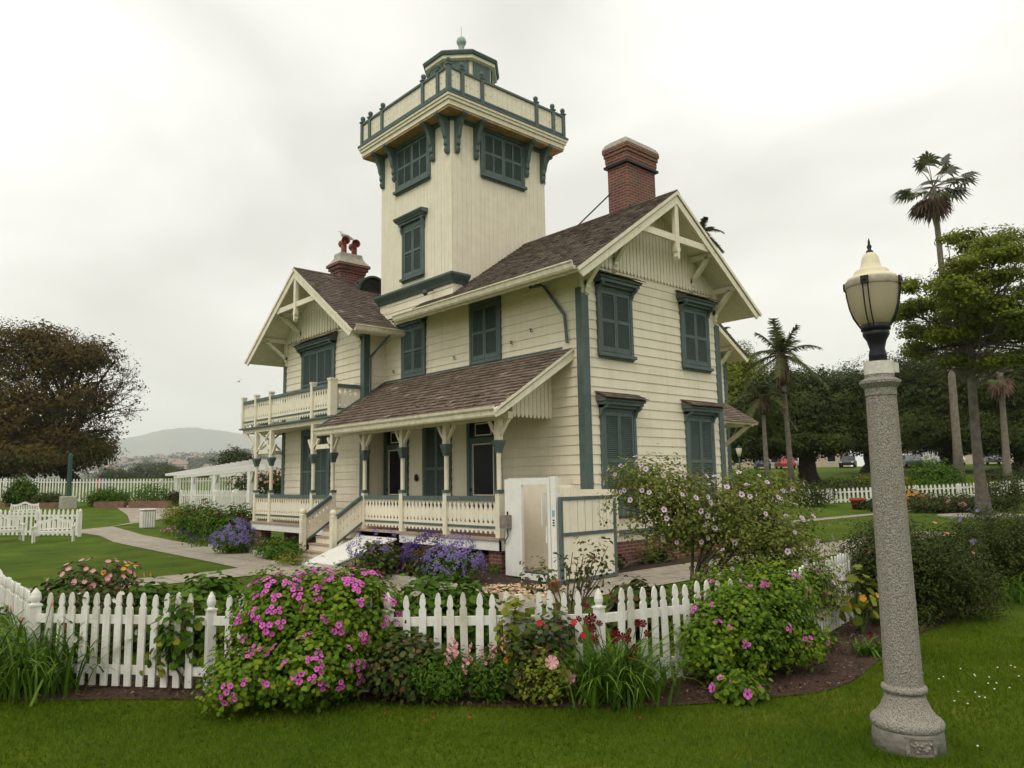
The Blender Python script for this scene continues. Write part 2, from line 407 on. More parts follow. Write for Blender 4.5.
# --- wing roof
lvw = math.hypot(HW, ZWR - ZWE); vS = Vector((0, -HW, -(ZWR - ZWE))).normalized(); vN = Vector((0, -vS.y, vS.z))
wr0 = Vector((-WP - WOV, YM, ZWR))
b = MB()
cut_v = (YM - YT - T) / math.cos(math.atan(SW))
slab(b, wr0, (1, 0, 0), vS, 1.6 + .02, lvw); slab(b, wr0 + Vector((1.62, 0, 0)), (1, 0, 0), vS, 5.0, cut_v - .02); slab(b, wr0, (1, 0, 0), vN, 8, lvw)
wr = b.build('roof', 'trim', H); wr['label'] = 'wing roof with louvred half round vent'
b = MB()
shingles(b, wr0 - Vector((.02, 0, 0)), (1, 0, 0), vS, 1.66, lvw + .02)
shingles(b, wr0 + Vector((1.63, 0, 0)), (1, 0, 0), vS, 2.2, cut_v)
shingles(b, wr0, (1, 0, 0), vN, 3, lvw, expo=.2, wid=(.2, .4))
x = -.02
while x < 2.4:
    for v_ in (vS, vN): slab(b, wr0 + Vector((x, 0, .035)), (1, 0, 0), v_, .2, .12, .018)
    x += .14
b.build('shingles', 'shingle', wr)
FGW = Fr((0, YM - HW, 0), (1, 0, 0), (0, -1, 0)); gz = ZWE - .02
b = MB(); FGW.spoly(b, [(-.03, gz - .02), (.07, gz - .02), (.10, gz + .02), (.12, gz + .10), (.145, gz + .12), (.145, gz + .145), (.12, gz + .145), (.09, gz + .05), (-.03, gz + .05)], -WP - WOV + .05, 0.0)
b.build('gutter', 'peel', wr)
barge(FW, YM, HW, ZWR, ZWE, WOV - .04, WOV, wr)
truss(FW, YM, HW, ZWR, ZWE, WOV - .10, WOV - .042, 6.98, wr)
for u in (YW1 + .15, YW1 + 1.1, YW2 - 1.1, YW2 - .15):
    lookout(FW, u, ZWR - abs(u - YM) * SW - .12, WOV - .06, wr)
# half round louvred vent
b = MB(); xc, yc, rr_ = .60, 8.98, .58
pts = [(xc + rr_ * math.cos(t), yc, 7.42 + rr_ * 1.05 * math.sin(t)) for t in np.linspace(0, math.pi, 17)]
pin = [(xc + rr_ * .9 * math.cos(t), yc, 7.42 + rr_ * .95 * math.sin(t)) for t in np.linspace(0, math.pi, 17)]
for i in range(16):
    a, c, d_, e_ = pts[i], pts[i + 1], pin[i + 1], pin[i]
    b.extr([a, c, d_, e_], (0, 1.25, 0))
b.box(xc - rr_ - .04, xc + rr_ + .04, yc - .03, yc + .2, 7.34, 7.42)
vt = b.build('roof_vent', 'bronze', wr)
b = MB()
for i in range(7):
    z = 7.45 + i * .065; hw_ = .9 * rr_ * math.sqrt(max(0, 1 - ((z + .03 - 7.42) / rr_) ** 2))
    if hw_ > .05: b.bar((xc - hw_, yc + .05, z + .03), (xc + hw_, yc + .05, z + .03), .06, .012, up=(0, .6, .8))
b.build('louvre', 'bronze', vt)
b = MB(); b.box(xc - rr_ * .85, xc + rr_ * .85, yc + .15, yc + .2, 7.4, 7.8); b.build('vent_backing', 'dark', vt)

# --- windows
def shutter_leaf(fr, u0, u1, z0, z1, d, parent, cols=1, rows=2, bolt=True):
    mb = MB(); sw = .05 if (u1 - u0) > .4 else .042
    fr.box(mb, u0, u0 + sw, z0, z1, d, d + .035); fr.box(mb, u1 - sw, u1, z0, z1, d, d + .035)
    cw = (u1 - u0 - sw) / cols
    for c in range(1, cols): fr.box(mb, u0 + cw * c, u0 + cw * c + sw, z0 + .09, z1 - .07, d, d + .033)
    rh = (z1 - z0) / rows
    fr.box(mb, u0 + sw, u1 - sw, z0, z0 + .1, d, d + .032); fr.box(mb, u0 + sw, u1 - sw, z1 - .08, z1, d, d + .032)
    for r in range(1, rows): fr.box(mb, u0 + sw, u1 - sw, z0 + r * rh - .03, z0 + r * rh + .04, d, d + .032)
    o = mb.build('shutter', 'teal', parent)
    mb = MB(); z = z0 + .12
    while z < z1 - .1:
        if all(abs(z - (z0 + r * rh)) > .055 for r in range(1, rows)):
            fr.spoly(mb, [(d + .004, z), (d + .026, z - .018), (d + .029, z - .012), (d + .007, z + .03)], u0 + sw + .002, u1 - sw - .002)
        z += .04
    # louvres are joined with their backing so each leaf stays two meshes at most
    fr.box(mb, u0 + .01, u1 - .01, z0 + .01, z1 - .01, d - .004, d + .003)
    mb2 = mb
    me = o.data; base = len(me.vertices)
    off = np.zeros(3)
    allv = [tuple(v.co) for v in me.vertices] + [tuple(v) for v in mb2.v]
    allf = [tuple(p.vertices) for p in me.polygons] + [tuple(i + base for i in f) for f in mb2.f]
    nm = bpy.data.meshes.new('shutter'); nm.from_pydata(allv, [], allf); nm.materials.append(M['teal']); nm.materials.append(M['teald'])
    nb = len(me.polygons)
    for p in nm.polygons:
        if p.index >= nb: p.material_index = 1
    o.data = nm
    if bolt:
        pass
    return o
def window(fr, u0, u1, z0, z1, hood=None, leaves=2, cols=1, sill=True, d=.03, rows=2, label=None):
    fw = .085; mb = MB()
    fr.box(mb, u0, u0 + fw, z0, z1, 0, d + .04); fr.box(mb, u1 - fw, u1, z0, z1, 0, d + .04)
    fr.box(mb, u0 + fw, u1 - fw, z1 - .11, z1, 0, d + .038); fr.box(mb, u0 + fw, u1 - fw, z0, z0 + .08, 0, d + .038)
    w = mb.build('window', 'teal', H)
    if label: w['label'] = label
    if sill:
        mb = MB(); fr.box(mb, u0 - .03, u1 + .03, z0 - .02, z0 + .05, d + .041, d + .10)
        n = int((u1 - u0) / .09)
        fr.poly(mb, [(u0, z0 - .02)] + [p for i in range(n) for p in ((u0 + (i + .5) * (u1 - u0) / n, z0 - .075), (u0 + (i + 1) * (u1 - u0) / n, z0 - .035))] + [(u1, z0 - .02)], .03, d + .05)
        mb.build('sill', 'teal', w)
    a, c = u0 + fw + .008, u1 - fw - .008; lw = (c - a) / leaves
    for i in range(leaves):
        shutter_leaf(fr, a + i * lw + .004, a + (i + 1) * lw - .004, z0 + .09, z1 - .12, d, w, cols, rows)
    if hood:
        mb = MB(); dp = .30 if hood == 'shingle' else .2
        fr.box(mb, u0 - .07, u1 + .07, z1 + .02, z1 + .09, .0, dp - .06)
        fr.box(mb, u0 - .1, u1 + .1, z1 + .09, z1 + .13, .0, dp - .02)
        fr.box(mb, u0 - .02, u1 + .02, z1 - .04, z1 + .02, 0, dp - .14)
        for uu in (u0 - .02, u1 - .05):
            fr.spoly(mb, [(.0, z1 + .02), (dp - .06, z1 + .02), (dp - .08, z1 - .05), (.12, z1 - .10), (.08, z1 - .2), (.03, z1 - .26), (0, z1 - .26)], uu, uu + .07)
        if hood == 'crown':
            fr.spoly(mb, [(0, z1 + .13), (dp + .0, z1 + .13), (dp + .06, z1 + .2), (dp + .06, z1 + .23), (0, z1 + .25)], u0 - .15, u1 + .15)
        hd = mb.build('hood', 'teal', w)
        if hood == 'shingle':
            mb = MB(); fr.spoly(mb, [(0, z1 + .131), (dp + .02, z1 + .131), (0, z1 + .29)], u0 - .1, u1 + .1)
            v = (fr.n * (dp + .06) + Vector((0, 0, -.17))).normalized()
            shingles(mb, fr.P(u0 - .13, z1 + .305, 0), fr.u, v, u1 - u0 + .26, dp + .09, expo=.1, thick=.014)
            mb.build('hood_shingles', 'shingle', hd)
    return w
window(FB, .43, 1.575, 4.37, 5.90, 'shingle')
window(FB, WD - 1.575, WD - .43, 4.37, 5.90, 'shingle')
window(FB, .43, 1.56, 1.05, 3.30, 'shingle', label='tall ground floor shutter window nearest the porch')
window(FB, WD - 1.56, WD - .43, 1.05, 3.30, 'shingle')
window(FA, 2.49, 3.62, 4.55, 6.05, None, sill=False)
window(FA, 5.46, 6.55, 4.55, 5.98, 'shingle', sill=False)
window(FW, 8.98, 11.02, 3.66, 5.86, 'shingle', leaves=2, cols=2, sill=False, label='balcony shutter doors')
window(FW, 9.2, 10.95, .9, 3.42, None, leaves=2, cols=2, sill=False)
window(FA, 4.40, 5.57, .76, 3.5, None, leaves=2, sill=False, d=.03, label='tall closed shutters on the porch')
# --- doors with white framed screens
def door(u0, u1, z1, parent, leafs):
    mb = MB(); FA.box(mb, u0, u0 + .1, .74, z1, 0, .075); FA.box(mb, u1 - .1, u1, .74, z1, 0, .075); FA.box(mb, u0 + .1, u1 - .1, z1 - .1, z1, 0, .073)
    FA.box(mb, u0 + .1, u1 - .1, 2.72, 2.80, 0, .07)
    dr = mb.build('door', 'teal', parent)
    mb = MB(); FA.box(mb, u0 + .1, u1 - .1, .74, 2.72, .031, .055); mb.build('door_leaf', 'teal', dr)
    mb = MB(); FA.box(mb, u0 + .1, u1 - .1, 2.8, z1 - .1, .031, .045)
    FA.box(mb, u0 + .26, u1 - .26, 1.5, 2.62, .056, .062); mb.build('glass', 'glassd', dr)
    mb = MB(); a, c = u0 + .22, u1 - .22
    for q in ((a, a + .024, 1.46, 2.66), (c - .024, c, 1.46, 2.66), (a + .024, c - .024, 1.46, 1.485), (a + .024, c - .024, 2.635, 2.66)): FA.box(mb, *q, .056, .072)
    FA.box(mb, u0 + .3, u1 - .3, 2.84, 3.14, .046, .056)
    mb.build('screen_frame', 'trim', dr)
    mb = MB(); FA.box(mb, u0 + .335, u1 - .335, 2.87, 3.11, .057, .06); mb.build('transom_glass', 'glassd', dr)
    mb = MB(); mb.lathe(tuple(FA.P(u1 - .17, 1.6, .09)), [(.001, -.03), (.025, -.02), (.025, .02), (.001, .03)], 10); mb.build('handle', 'iron', dr)
door(2.55, 3.75, 3.3, H, 1)
door(6.25, 7.35, 3.3, H, 1)
b = MB(); b.lathe(tuple(FA.P(5.85, 1.9, .06)), [(.001, -.1), (.045, -.07), (.055, 0), (.045, .07), (.001, .1)], 12); b.build('doorbell', 'iron', H)

# --- tower
b = MB(); b.box(.02, T - .02, YT + .02, YT + T - .02, 6.0, 11.1)
FTA = FA; FTB = Fr((0, YT, 0), (1, 0, 0), (0, -1, 0))
vboards(b, FTA, YT, YT + T, 6.9, 11.12, .15, .02, groove=.007); vboards(b, FTB, 0, T, 6.5, 11.12, .15, .02, groove=.007)
vboards(b, Fr((T, 0, 0), (0, 1, 0), (1, 0, 0)), YT, YT + T, 6.5, 11.12, .15, .02); vboards(b, Fr((0, YT + T, 0), (1, 0, 0), (0, 1, 0)), 0, T, 6.5, 11.12, .15, .02)
tw = b.build('tower', 'creamb', H)
b = MB(); clap(b, FA, YW1 - .4, YT + T + .05, 5.9, 6.86); clap(b, FA, YT - .02, YW1, 6.45, 6.86, .2)
b.build('tower_base_boards', 'cream', tw)
b = MB(); prof = [(0, 6.74), (.06, 6.74), (.09, 6.80), (.16, 6.88), (.2, 6.93), (.2, 6.98), (.02, 7.02), (0, 7.02)]

st_ = [[(-d_, YT + T + .1, z_) for d_, z_ in prof], [(-d_, YT - d_, z_) for d_, z_ in prof], [(.42, YT - d_, z_) for d_, z_ in prof]]; np__ = len(prof)
b.add([v for s_ in st_ for v in s_], [tuple(range(np__)), tuple(range(2 * np__, 3 * np__))[::-1]] + [(k * np__ + i, k * np__ + (i + 1) % np__, (k + 1) * np__ + (i + 1) % np__, (k + 1) * np__ + i) for k in (0, 1) for i in range(np__)]); b.build('base_moulding', 'teal', tw)
def twin(fr, u0, u1, z0, z1, **k):
    w = window(fr, u0, u1, z0, z1, **k); w.parent = tw; return w
twin(FA, 5.22, 6.86, 9.80, 11.16, leaves=2, cols=2); twin(FTB, .92, 2.5, 9.80, 11.16, leaves=2, cols=2)
twin(FA, 5.5, 6.52, 7.22, 8.74, hood='crown', leaves=2)
# cornice, deck
b = MB(); x0, x1, y0, y1 = -TO, T + TO, YT - TO, YT + T + TO
def ring(mb, o, z0, z1, inner=None):
    i = o - .06 if inner is None else inner
    X0, X1, Y0, Y1 = x0 - o, x1 + o, y0 - o, y1 + o; a0, a1, c0, c1 = x0 - i, x1 + i, y0 - i, y1 + i
    mb.box(X0, X1, Y0, c0, z0, z1); mb.box(X0, X1, c1, Y1, z0, z1); mb.box(X0, a0, c0, c1, z0, z1); mb.box(a1, X1, c0, c1, z0, z1)
ring(b, -.04, 11.20, 11.32, -.2); ring(b, -.0, 11.325, 11.40, -.2); ring(b, .03, 11.405, 11.47, -.2)
b.build('cornice', 'trim', tw)
b = MB(); b.box(x0 + .06, x1 - .06, y0 + .06, y1 - .06, 11.14, 11.22); b.build('soffit', 'soffit', tw)
b = MB(); b.box(x0 - .05, x1 + .05, y0 - .05, y1 + .05, 11.475, 11.53)
for fr, u0, u1 in ((FA, YT - .02, YT + T + .02), (FTB, -.02, T + .02)): fr.box(b, u0, u1, 11.05, 11.139, .02, .09)
b.build('deck', 'teal', tw)
def tbracket(fr, u):
    mb = MB(); w = .06
    fr.spoly(mb, [(.02, 11.18), (.43, 11.18), (.45, 11.12), (.40, 11.06), (.36, 11.09), (.30, 11.0), (.22, 10.84), (.17, 10.62), (.13, 10.55), (.14, 10.42), (.10, 10.36), (.13, 10.28), (.10, 10.2), (.05, 10.17), (.02, 10.2)], u - w, u + w)
    mb.build('bracket', 'teal', tw)
for u in (YT + .12, YT + .75, YT + T - .75, YT + T - .12): tbracket(FA, u)
for u in (.12, .75, T - .75, T - .12): tbracket(FTB, u)
FTE = Fr((T, 0, 0), (0, 1, 0), (1, 0, 0)); tbracket(FTE, YT + .12); tbracket(FTE, YT + T - .12); tbracket(Fr((0, YT + T, 0), (1, 0, 0), (0, 1, 0)), .12)
# deck railing
rl = MB()
sides = [Fr((x0 + .06, y0 + .06, 0), (0, 1, 0), (-1, 0, 0)), Fr((x0 + .06, y0 + .06, 0), (1, 0, 0), (0, -1, 0)), Fr((x1 - .06, y0 + .06, 0), (0, 1, 0), (1, 0, 0)), Fr((x0 + .06, y1 - .06, 0), (1, 0, 0), (0, 1, 0))]
LT = T + 2 * TO - .12
for fr in sides:
    fr.box(rl, .03, LT - .03, 12.16, 12.22, -.05, .05); fr.box(rl, .03, LT - .03, 11.60, 11.655, -.035, .035)
rail = rl.build('railing', 'teal', tw)
def rpost(p):
    mb = MB(); x, y = p; mb.box(x - .055, x + .055, y - .055, y + .055, 11.53, 12.26); mb.box(x - .075, x + .075, y - .075, y + .075, 12.24, 12.28)
    mb.lathe((x, y, 12.26), [(.05, 0), (.035, .03), (.06, .07), (.072, .11), (.065, .15), (.03, .18), (.005, .19)], 10)
    mb.build('post', 'teal', rail)
seen = set()
for fr in sides:
    mb = MB()
    us = [0, .42, 1.08, LT - 1.08, LT - .42, LT]
    for u in us:
        p = fr.P(u, 0, 0); k = (round(p.x, 2), round(p.y, 2))
        if k not in seen: seen.add(k); rpost((p.x, p.y))
    for a, c in zip(us, us[1:]):
        mb = MB(); n = max(2, round((c - a - .1) / .17)); st = (c - a - .09) / n
        for i in range(n):
            q0 = a + .045 + i * st + .006; q1 = q0 + st - .012; mq = (q0 + q1) / 2; e = .02
            for z0_, z1_ in ((11.656, 11.84), (11.872, 12.0), (12.032, 12.16)):
                fr.box(mb, q0, q1, z0_, z1_, -.008, .008)
            for z0_, z1_ in ((11.84, 11.872), (12.0, 12.032)):
                fr.box(mb, q0, mq - e, z0_, z1_, -.008, .008); fr.box(mb, mq + e, q1, z0_, z1_, -.008, .008)
        mb.build('railing_panel', 'creamb', rail)
# lantern house
cx, cy = T / 2, YT + T / 2
b = MB(); b.lathe((cx, cy, 0), [(.95, 11.53), (.95, 13.66)], 8, math.pi / 8); lan = b.build('lantern_room', 'trim', tw)
b = MB()
for k in range(8):
    t0 = math.pi / 4 * k + math.pi / 4 * .5 + .07; t1 = t0 + math.pi / 4 - .14
    pa = Vector((cx + .955 * math.cos(t0) , cy + .955 * math.sin(t0), 13.0)); pb = Vector((cx + .955 * math.cos(t1), cy + .955 * math.sin(t1), 13.0))
    nn = Vector((math.cos((t0 + t1) / 2), math.sin((t0 + t1) / 2), 0)) * .02
    b.hexa([pa, pb, pb + nn, pa + nn] + [q + Vector((0, 0, .55)) for q in (pa, pb, pb + nn, pa + nn)])
    b.hexa([q - Vector((0, 0, .9)) for q in (pa, pb, pb + nn, pa + nn)] + [q - Vector((0, 0, .2)) for q in (pa, pb, pb + nn, pa + nn)])
b.build('lantern_shutter', 'teal', lan)
b = MB(); b.lathe((cx, cy, 0), [(1.0, 13.52), (1.09, 13.56), (1.09, 13.66)], 8, math.pi / 8); b.build('lantern_frieze', 'trim', lan)
b = MB(); b.lathe((cx, cy, 0), [(1.14, 13.663), (1.17, 13.74), (1.14, 13.78), (.66, 14.06), (.12, 14.34)], 8, math.pi / 8); lr = b.build('lantern_roof', 'teal', lan)
b = MB(); b.lathe((cx, cy, 14.34), [(.10, -.02), (.09, .05), (.07, .1), (.09, .14), (.07, .17), (.12, .22), (.15, .31), (.12, .41), (.05, .46), (.012, .48), (.008, .8)], 20); b.build('finial', 'copper', lan, smooth=True)

# --- chimneys
cx0, cx1, cy0, cy1 = 2.42, 3.50, .60, 1.21
b = MB(); b.box(cx0, cx1, cy0, cy1, 6.8, 9.34)
for o_, z0_, z1_ in ((.03, 9.40, 9.47), (.04, 9.47, 9.62), (.065, 9.62, 9.72), (.09, 9.72, 9.83)): b.box(cx0 - o_, cx1 + o_, cy0 - o_, cy1 + o_, z0_, z1_)
ch = b.build('chimney', 'brick', H)
b = MB(); o_ = .07; b.box(cx0 - o_, cx1 + o_, cy0 - o_, cy1 + o_, 9.342, 9.40); b.build('iron_collar', 'iron', ch)
b = MB(); zz = 9.86
lev = [(.088, 9.832), (.075, 9.88), (.03, 9.96), (-.05, 10.03), (-.15, 10.08), (-.27, 10.095)]
vs = []; fs = []
for o_, z_ in lev: vs += [(cx0 - o_, cy0 - o_, z_), (cx1 + o_, cy0 - o_, z_), (cx1 + o_, cy1 + o_, z_), (cx0 - o_, cy1 + o_, z_)]
for i in range(len(lev) - 1):
    for k in range(4): fs.append((4 * i + k, 4 * i + (k + 1) % 4, 4 * i + 4 + (k + 1) % 4, 4 * i + 4 + k))
fs += [(3, 2, 1, 0), tuple(4 * (len(lev) - 1) + k for k in range(4))]
b.add(vs, fs); b.build('mortar_cap', 'cement', ch)
b = MB(); b.box(cx0 - .05, cx0 + .2, cy0 - .04, cy1 + .04, 8.0, 8.16); b.bar((cx0 + .1, cy0 - .03, 8.05), (PK, cy0 - .03, 8.3), .02, .14); b.build('flashing', 'bronze', ch)
b = MB(); b.tube([(cx0 + .02, cy1 - .1, 8.75), (1.95, 1.9, 7.95)], .02, 6); b.build('stay_rod', 'bronze', ch)
a0, a1, c0, c1 = -.30, .66, YM - .33, YM + .33
b = MB()
for o_, z0_, z1_ in ((-.06, 7.4, 8.16), (-.03, 8.16, 8.26), (.02, 8.26, 8.36), (.07, 8.36, 8.44)): b.box(a0 - o_, a1 + o_, c0 - o_, c1 + o_, z0_, z1_)
ch2 = b.build('chimney', 'brick', H); ch2['label'] = 'wing chimney with two clay pots'
b = MB(); vs = []; fs = []; lev = [(.06, 8.442), (-.04, 8.56), (-.10, 8.66), (-.12, 8.80)]
for o_, z_ in lev: vs += [(a0 - o_, c0 - o_, z_), (a1 + o_, c0 - o_, z_), (a1 + o_, c1 + o_, z_), (a0 - o_, c1 + o_, z_)]
for i in range(len(lev) - 1):
    for k in range(4): fs.append((4 * i + k, 4 * i + (k + 1) % 4, 4 * i + 4 + (k + 1) % 4, 4 * i + 4 + k))
fs += [(3, 2, 1, 0), tuple(4 * (len(lev) - 1) + k for k in range(4))]
b.add(vs, fs); b.build('mortar_cap', 'cement', ch2)
for px_, hh in ((.02, .30), (.38, .27)):
    b = MB(); b.tube([(px_, YM, 8.78), (px_, YM, 8.8 + hh)], .085, 14)
    q = Vector((px_, YM, 8.88 + hh)); dr_ = Vector((-.25, -.95, 0)).normalized()
    b.tube([q - dr_ * .21, q - dr_ * .17, q + dr_ * .17, q + dr_ * .22], [.13, .10, .10, .135], 14, caps=False)
    b.tube([q - dr_ * .1, q + dr_ * .1], [.085, .085], 12)
    b.build('chimney_pot', 'clay', ch2, smooth=True)

# --- porch
PY0, PYE = .86, 12.48
b = MB()
b.box(-PD - .12, -.032, PY0, YW1 + .0, ZF - .05, ZF); b.box(-PD - .12, -WP - .032, YW1, PYE, ZF - .05, ZF)
pf = b.build('porch_floor', 'deck', H)
b = MB()
for q0, q1 in ((PY0, 4.35), (7.62, PYE)):
    b = MB(); FA.box(b, q0, q1, .45, ZF - .052, PD + .05, PD + .085); b.build('fascia', 'white', pf)
b = MB(); FBp = Fr((0, PY0, 0), (1, 0, 0), (0, -1, 0)); FBp.box(b, -PD - .085, -.04, .45, ZF - .052, -.035, 0.0)
b.build('fascia', 'white', pf)
b = MB()
for y_ in (.9, 2.2, 3.9, 7.7, 11.9): b = MB(); b.box(-PD - .02, -PD + .3, y_, y_ + .38, 0, .45); b.build('brick_pier', 'brick', pf)
b = MB(); b.box(-1.2, -.1, PY0, YW1, 0, .3); b.build('underfloor', 'brick', pf)
def post(y, zt, parent, both=True, x=-PD, zc=2.594, zb=ZF, bal=False):
    mb = MB(); w = .062
    mb.box(x - w, x + w, y - w, y + w, zb, zb + .86)
    mb.lathe((x, y, 0), [(.05, zb + .9), (.05, zc - .24)], 8, math.pi / 8)
    mb.box(x - w, x + w, y - w, y + w, zc, zt)
    p = mb.build('porch_post', 'trim', parent)
    mb = MB(); mb.box(x - w - .012, x + w + .012, y - w - .012, y + w + .012, zb + .86, zb + .93); mb.build('base_ring', 'teal', p)
    mb = MB(); c = zc - .25
    vs = []
    for o_, z_ in ((.055, c), (.06, c + .06), (.075, c + .12), (.095, c + .18), (.10, c + .2), (.10, c + .25)):
        vs += [(x - o_, y - o_, z_), (x + o_, y - o_, z_), (x + o_, y + o_, z_), (x - o_, y + o_, z_)]
    fs = [(3, 2, 1, 0), (20, 21, 22, 23)] + [(4 * i + k, 4 * i + (k + 1) % 4, 4 * i + 4 + (k + 1) % 4, 4 * i + 4 + k) for i in range(5) for k in range(4)]
    mb.add(vs, fs); mb.build('capital', 'teal', p)
    mb = MB()
    for s in ((-1, 1) if both else (1,)):
        pts = [(y + s * w, zc + .1), (y + s * (w + .10), zc + .22), (y + s * (w + .22), zc + .40)]
        for a, c_ in zip(pts, pts[1:]): FA.bar(mb, a, c_, .06, PD - .03, PD + .03)
    mb.build('brace', 'trim', p)
    return p
ZEV = 3.06
for y in (.96, 2.672, 4.335, 5.998): post(y, ZEV, H)
for y in (7.591, 8.675, 11.322, 12.375): post(y, 3.42, H)
def balusters(fr, u0, u1, zb, zt, parent, name='balustrade', d=0.0, apron=True):
    """top and bottom rails with sawn flat balusters and a scalloped apron"""
    mb = MB(); fr.box(mb, u0, u1, zt - .09, zt, d - .05, d + .05); fr.box(mb, u0, u1, zb + .17, zb + .215, d - .03, d + .03)
    ra = mb.build(name, 'teal', parent)
    mb = MB(); n = max(2, round((u1 - u0) / .145)); st = (u1 - u0) / n; z0, z1 = zb + .216, zt - .091; h = z1 - z0
    prof = [(0, .0), (.0, .08), (.032, .13), (.036, .16), (.012, .22), (.0, .30), (.0, .56), (.012, .64), (.046, .78), (.014, .90), (.004, .95), (0, 1)]
    for i in range(n):
        a = u0 + i * st + .002; c = a + st - .004
        left = [(a + q, z0 + t * h) for q, t in prof]; right = [(c - q, z0 + t * h) for q, t in prof][::-1]
        fr.poly(mb, left + right, d - .01, d + .01)
    if apron:
        za = zb + .169
        for i in range(n):
            a = u0 + i * st; c = a + st; e = (a + c) / 2
            fr.poly(mb, [(a, za), (a, za - .05), (a + st * .2, za - .055), (e - st * .15, za - .10), (e + st * .15, za - .10), (c - st * .2, za - .055), (c, za - .05), (c, za)], d - .009, d + .011)
    mb.build('baluster_boards', 'creamb', ra)
    return ra
FP = Fr((-PD, 0, 0), (0, 1, 0), (-1, 0, 0))
ys = [.96, 2.672, 4.335, 5.998]
for a, c in zip(ys, ys[1:]): 
    balusters(FP, a + .062, c - .062, ZF, ZF + .80, H)
for a, c in ((7.591, 8.675), (8.675, 11.322), (11.322, 12.375)): balusters(FP, a + .062, c - .062, ZF, ZF + .80, H)
FPL = Fr((0, 12.375, 0), (1, 0, 0), (0, -1, 0)); balusters(FPL, -PD + .062, -WP, ZF, ZF + .8, H)
# lattice braces in the narrow bays of the wing porch
for a, c in ((7.591, 8.675), (11.322, 12.375)):
    mb = MB(); FP.box(mb, a + .062, c - .062, 2.72, 2.84, -.03, .03)
    if a > 9:
        FP.bar(mb, (a + .08, 2.86), (c - .08, 3.40), .05, -.02, .02); FP.bar(mb, (a + .08, 3.40), (c - .08, 2.86), .05, -.018, .022)
    mb.build('cross_brace', 'trim', H)
mb = MB(); FPL.box(mb, -PD + .062, -WP, 2.72, 2.84, -.03, .03); FPL.bar(mb, (-PD + .1, 2.86), (-WP - .05, 3.4), .05, -.02, .02); FPL.bar(mb, (-PD + .1, 3.4), (-WP - .05, 2.86), .05, -.018, .022); mb.build('cross_brace', 'trim', H)
# porch roof
PR0, PR1, ZP, XE = .253, YW1, 4.513, PD + .60
b = MB(); lp = math.hypot(XE, ZP - 3.17); vP = Vector((-XE, 0, -(ZP - 3.17))).normalized()
slab(b, (0, PR0, ZP), (0, 1, 0), vP, PR1 - PR0 - .03, lp, .06)
pr_ = b.build('porch_roof', 'trim', H)
b = MB(); shingles(b, (0, PR0 - .02, ZP), (0, 1, 0), vP, PR1 - PR0 - .01, lp + .02, expo=.155, thick=.026); b.build('shingles', 'shinglep', pr_)
FQ = Fr((-XE, 0, 0), (0, 1, 0), (-1, 0, 0)); gz = 3.0
b = MB(); FQ.spoly(b, [(-.05, gz), (.03, gz), (.05, gz + .03), (.06, gz + .1), (.10, gz + .14), (.11, gz + .19), (.08, gz + .19), (.04, gz + .13), (-.05, gz + .11)], PR0 + .04, PR1 - .01); b.build('gutter', 'peel', pr_)
FR = Fr((0, PR0, 0), (-1, 0, 0), (0, -1, 0)); sp_ = (ZP - 3.17) / XE
b = MB(); FR.poly(b, [(0, ZP - .02), (0, ZP - .24), (XE - .12, 3.17 - .17 + .06), (XE + .06, 2.98), (XE + .10, 3.13)], -.04, .0)
FR.poly(b, [(0, ZP + .01), (0, ZP - .05), (XE + .1, 3.07), (XE + .1, 3.13)], .0, .03); b.build('rake_board', 'trim', pr_)
b = MB(); FR2 = Fr((0, .93, 0), (-1, 0, 0), (0, -1, 0))
vboards(b, FR2, .02, 1.16, 3.14, lambda u: ZP - .07 - u * sp_, .118, .03, tip=.08, groove=.012)
b.build('end_boards', 'creamb', pr_)
b = MB(); FP.box(b, .6, YW1, 3.0, 3.14, -.06, .06); FR3 = Fr((0, .96, 0), (-1, 0, 0), (0, -1, 0)); FR3.bar(b, (PD - .05, 2.72), (PD - .22, 2.98), .07, -.03, .03); FR3.bar(b, (PD - .21, 2.95), (PD - .62, 3.45), .07, -.031, .031); pass
b.build('porch_beam', 'trim', pr_)
b = MB(); b.bar((-.02, YW1 - .03, ZP + .03), (-XE, YW1 - .03, 3.2), .05, .05); b.bar((-.02, PR0 + .3, ZP + .03), (-.02, YW1, ZP + .03), .04, .04); b.build('flashing', 'teal', pr_)
# balcony
XB, YB, ZB = 1.528, 13.4, 3.573
b = MB(); b.box(-XB - .0, -WP - .032, 7.5, YB, 3.40, ZB - .05); b.box(-WP - .032, 4, YW2 + .032, YB, 3.40, ZB - .05)
bl = b.build('balcony', 'trim', H)
b = MB(); b.box(-XB - .1, -WP - .033, 7.45, YB + .08, ZB - .048, ZB); b.box(-WP - .033, 4, YW2 + .032, YB + .08, ZB - .048, ZB); b.build('balcony_floor', 'teal', bl)
FBL = Fr((-XB, 0, 0), (0, 1, 0), (-1, 0, 0))
for a, c in ((7.591, 8.675), (8.675, 11.322), (11.322, 12.375), (12.375, 13.36)): balusters(FBL, a + .07, c - .06, ZB, ZB + .86, bl)
balusters(Fr((0, 7.591, 0), (1, 0, 0), (0, -1, 0)), -XB + .07, -WP - .03, ZB, ZB + .86, bl)
balusters(Fr((0, 13.36, 0), (1, 0, 0), (0, -1, 0)), -XB + .07, 3, ZB, ZB + .86, bl)
for i, y in enumerate((7.591, 8.675, 11.322, 12.375, 13.36)):
    mb = MB(); w = .10 if i == 0 else .065
    mb.box(-XB - w, -XB + w, y - w * .8, y + w * .8, ZB, ZB + .95); mb.box(-XB - w - .015, -XB + w + .015, y - w * .8 - .015, y + w * .8 + .015, ZB + .95, ZB + 1.0); mb.build('balcony_post', 'trim', bl)
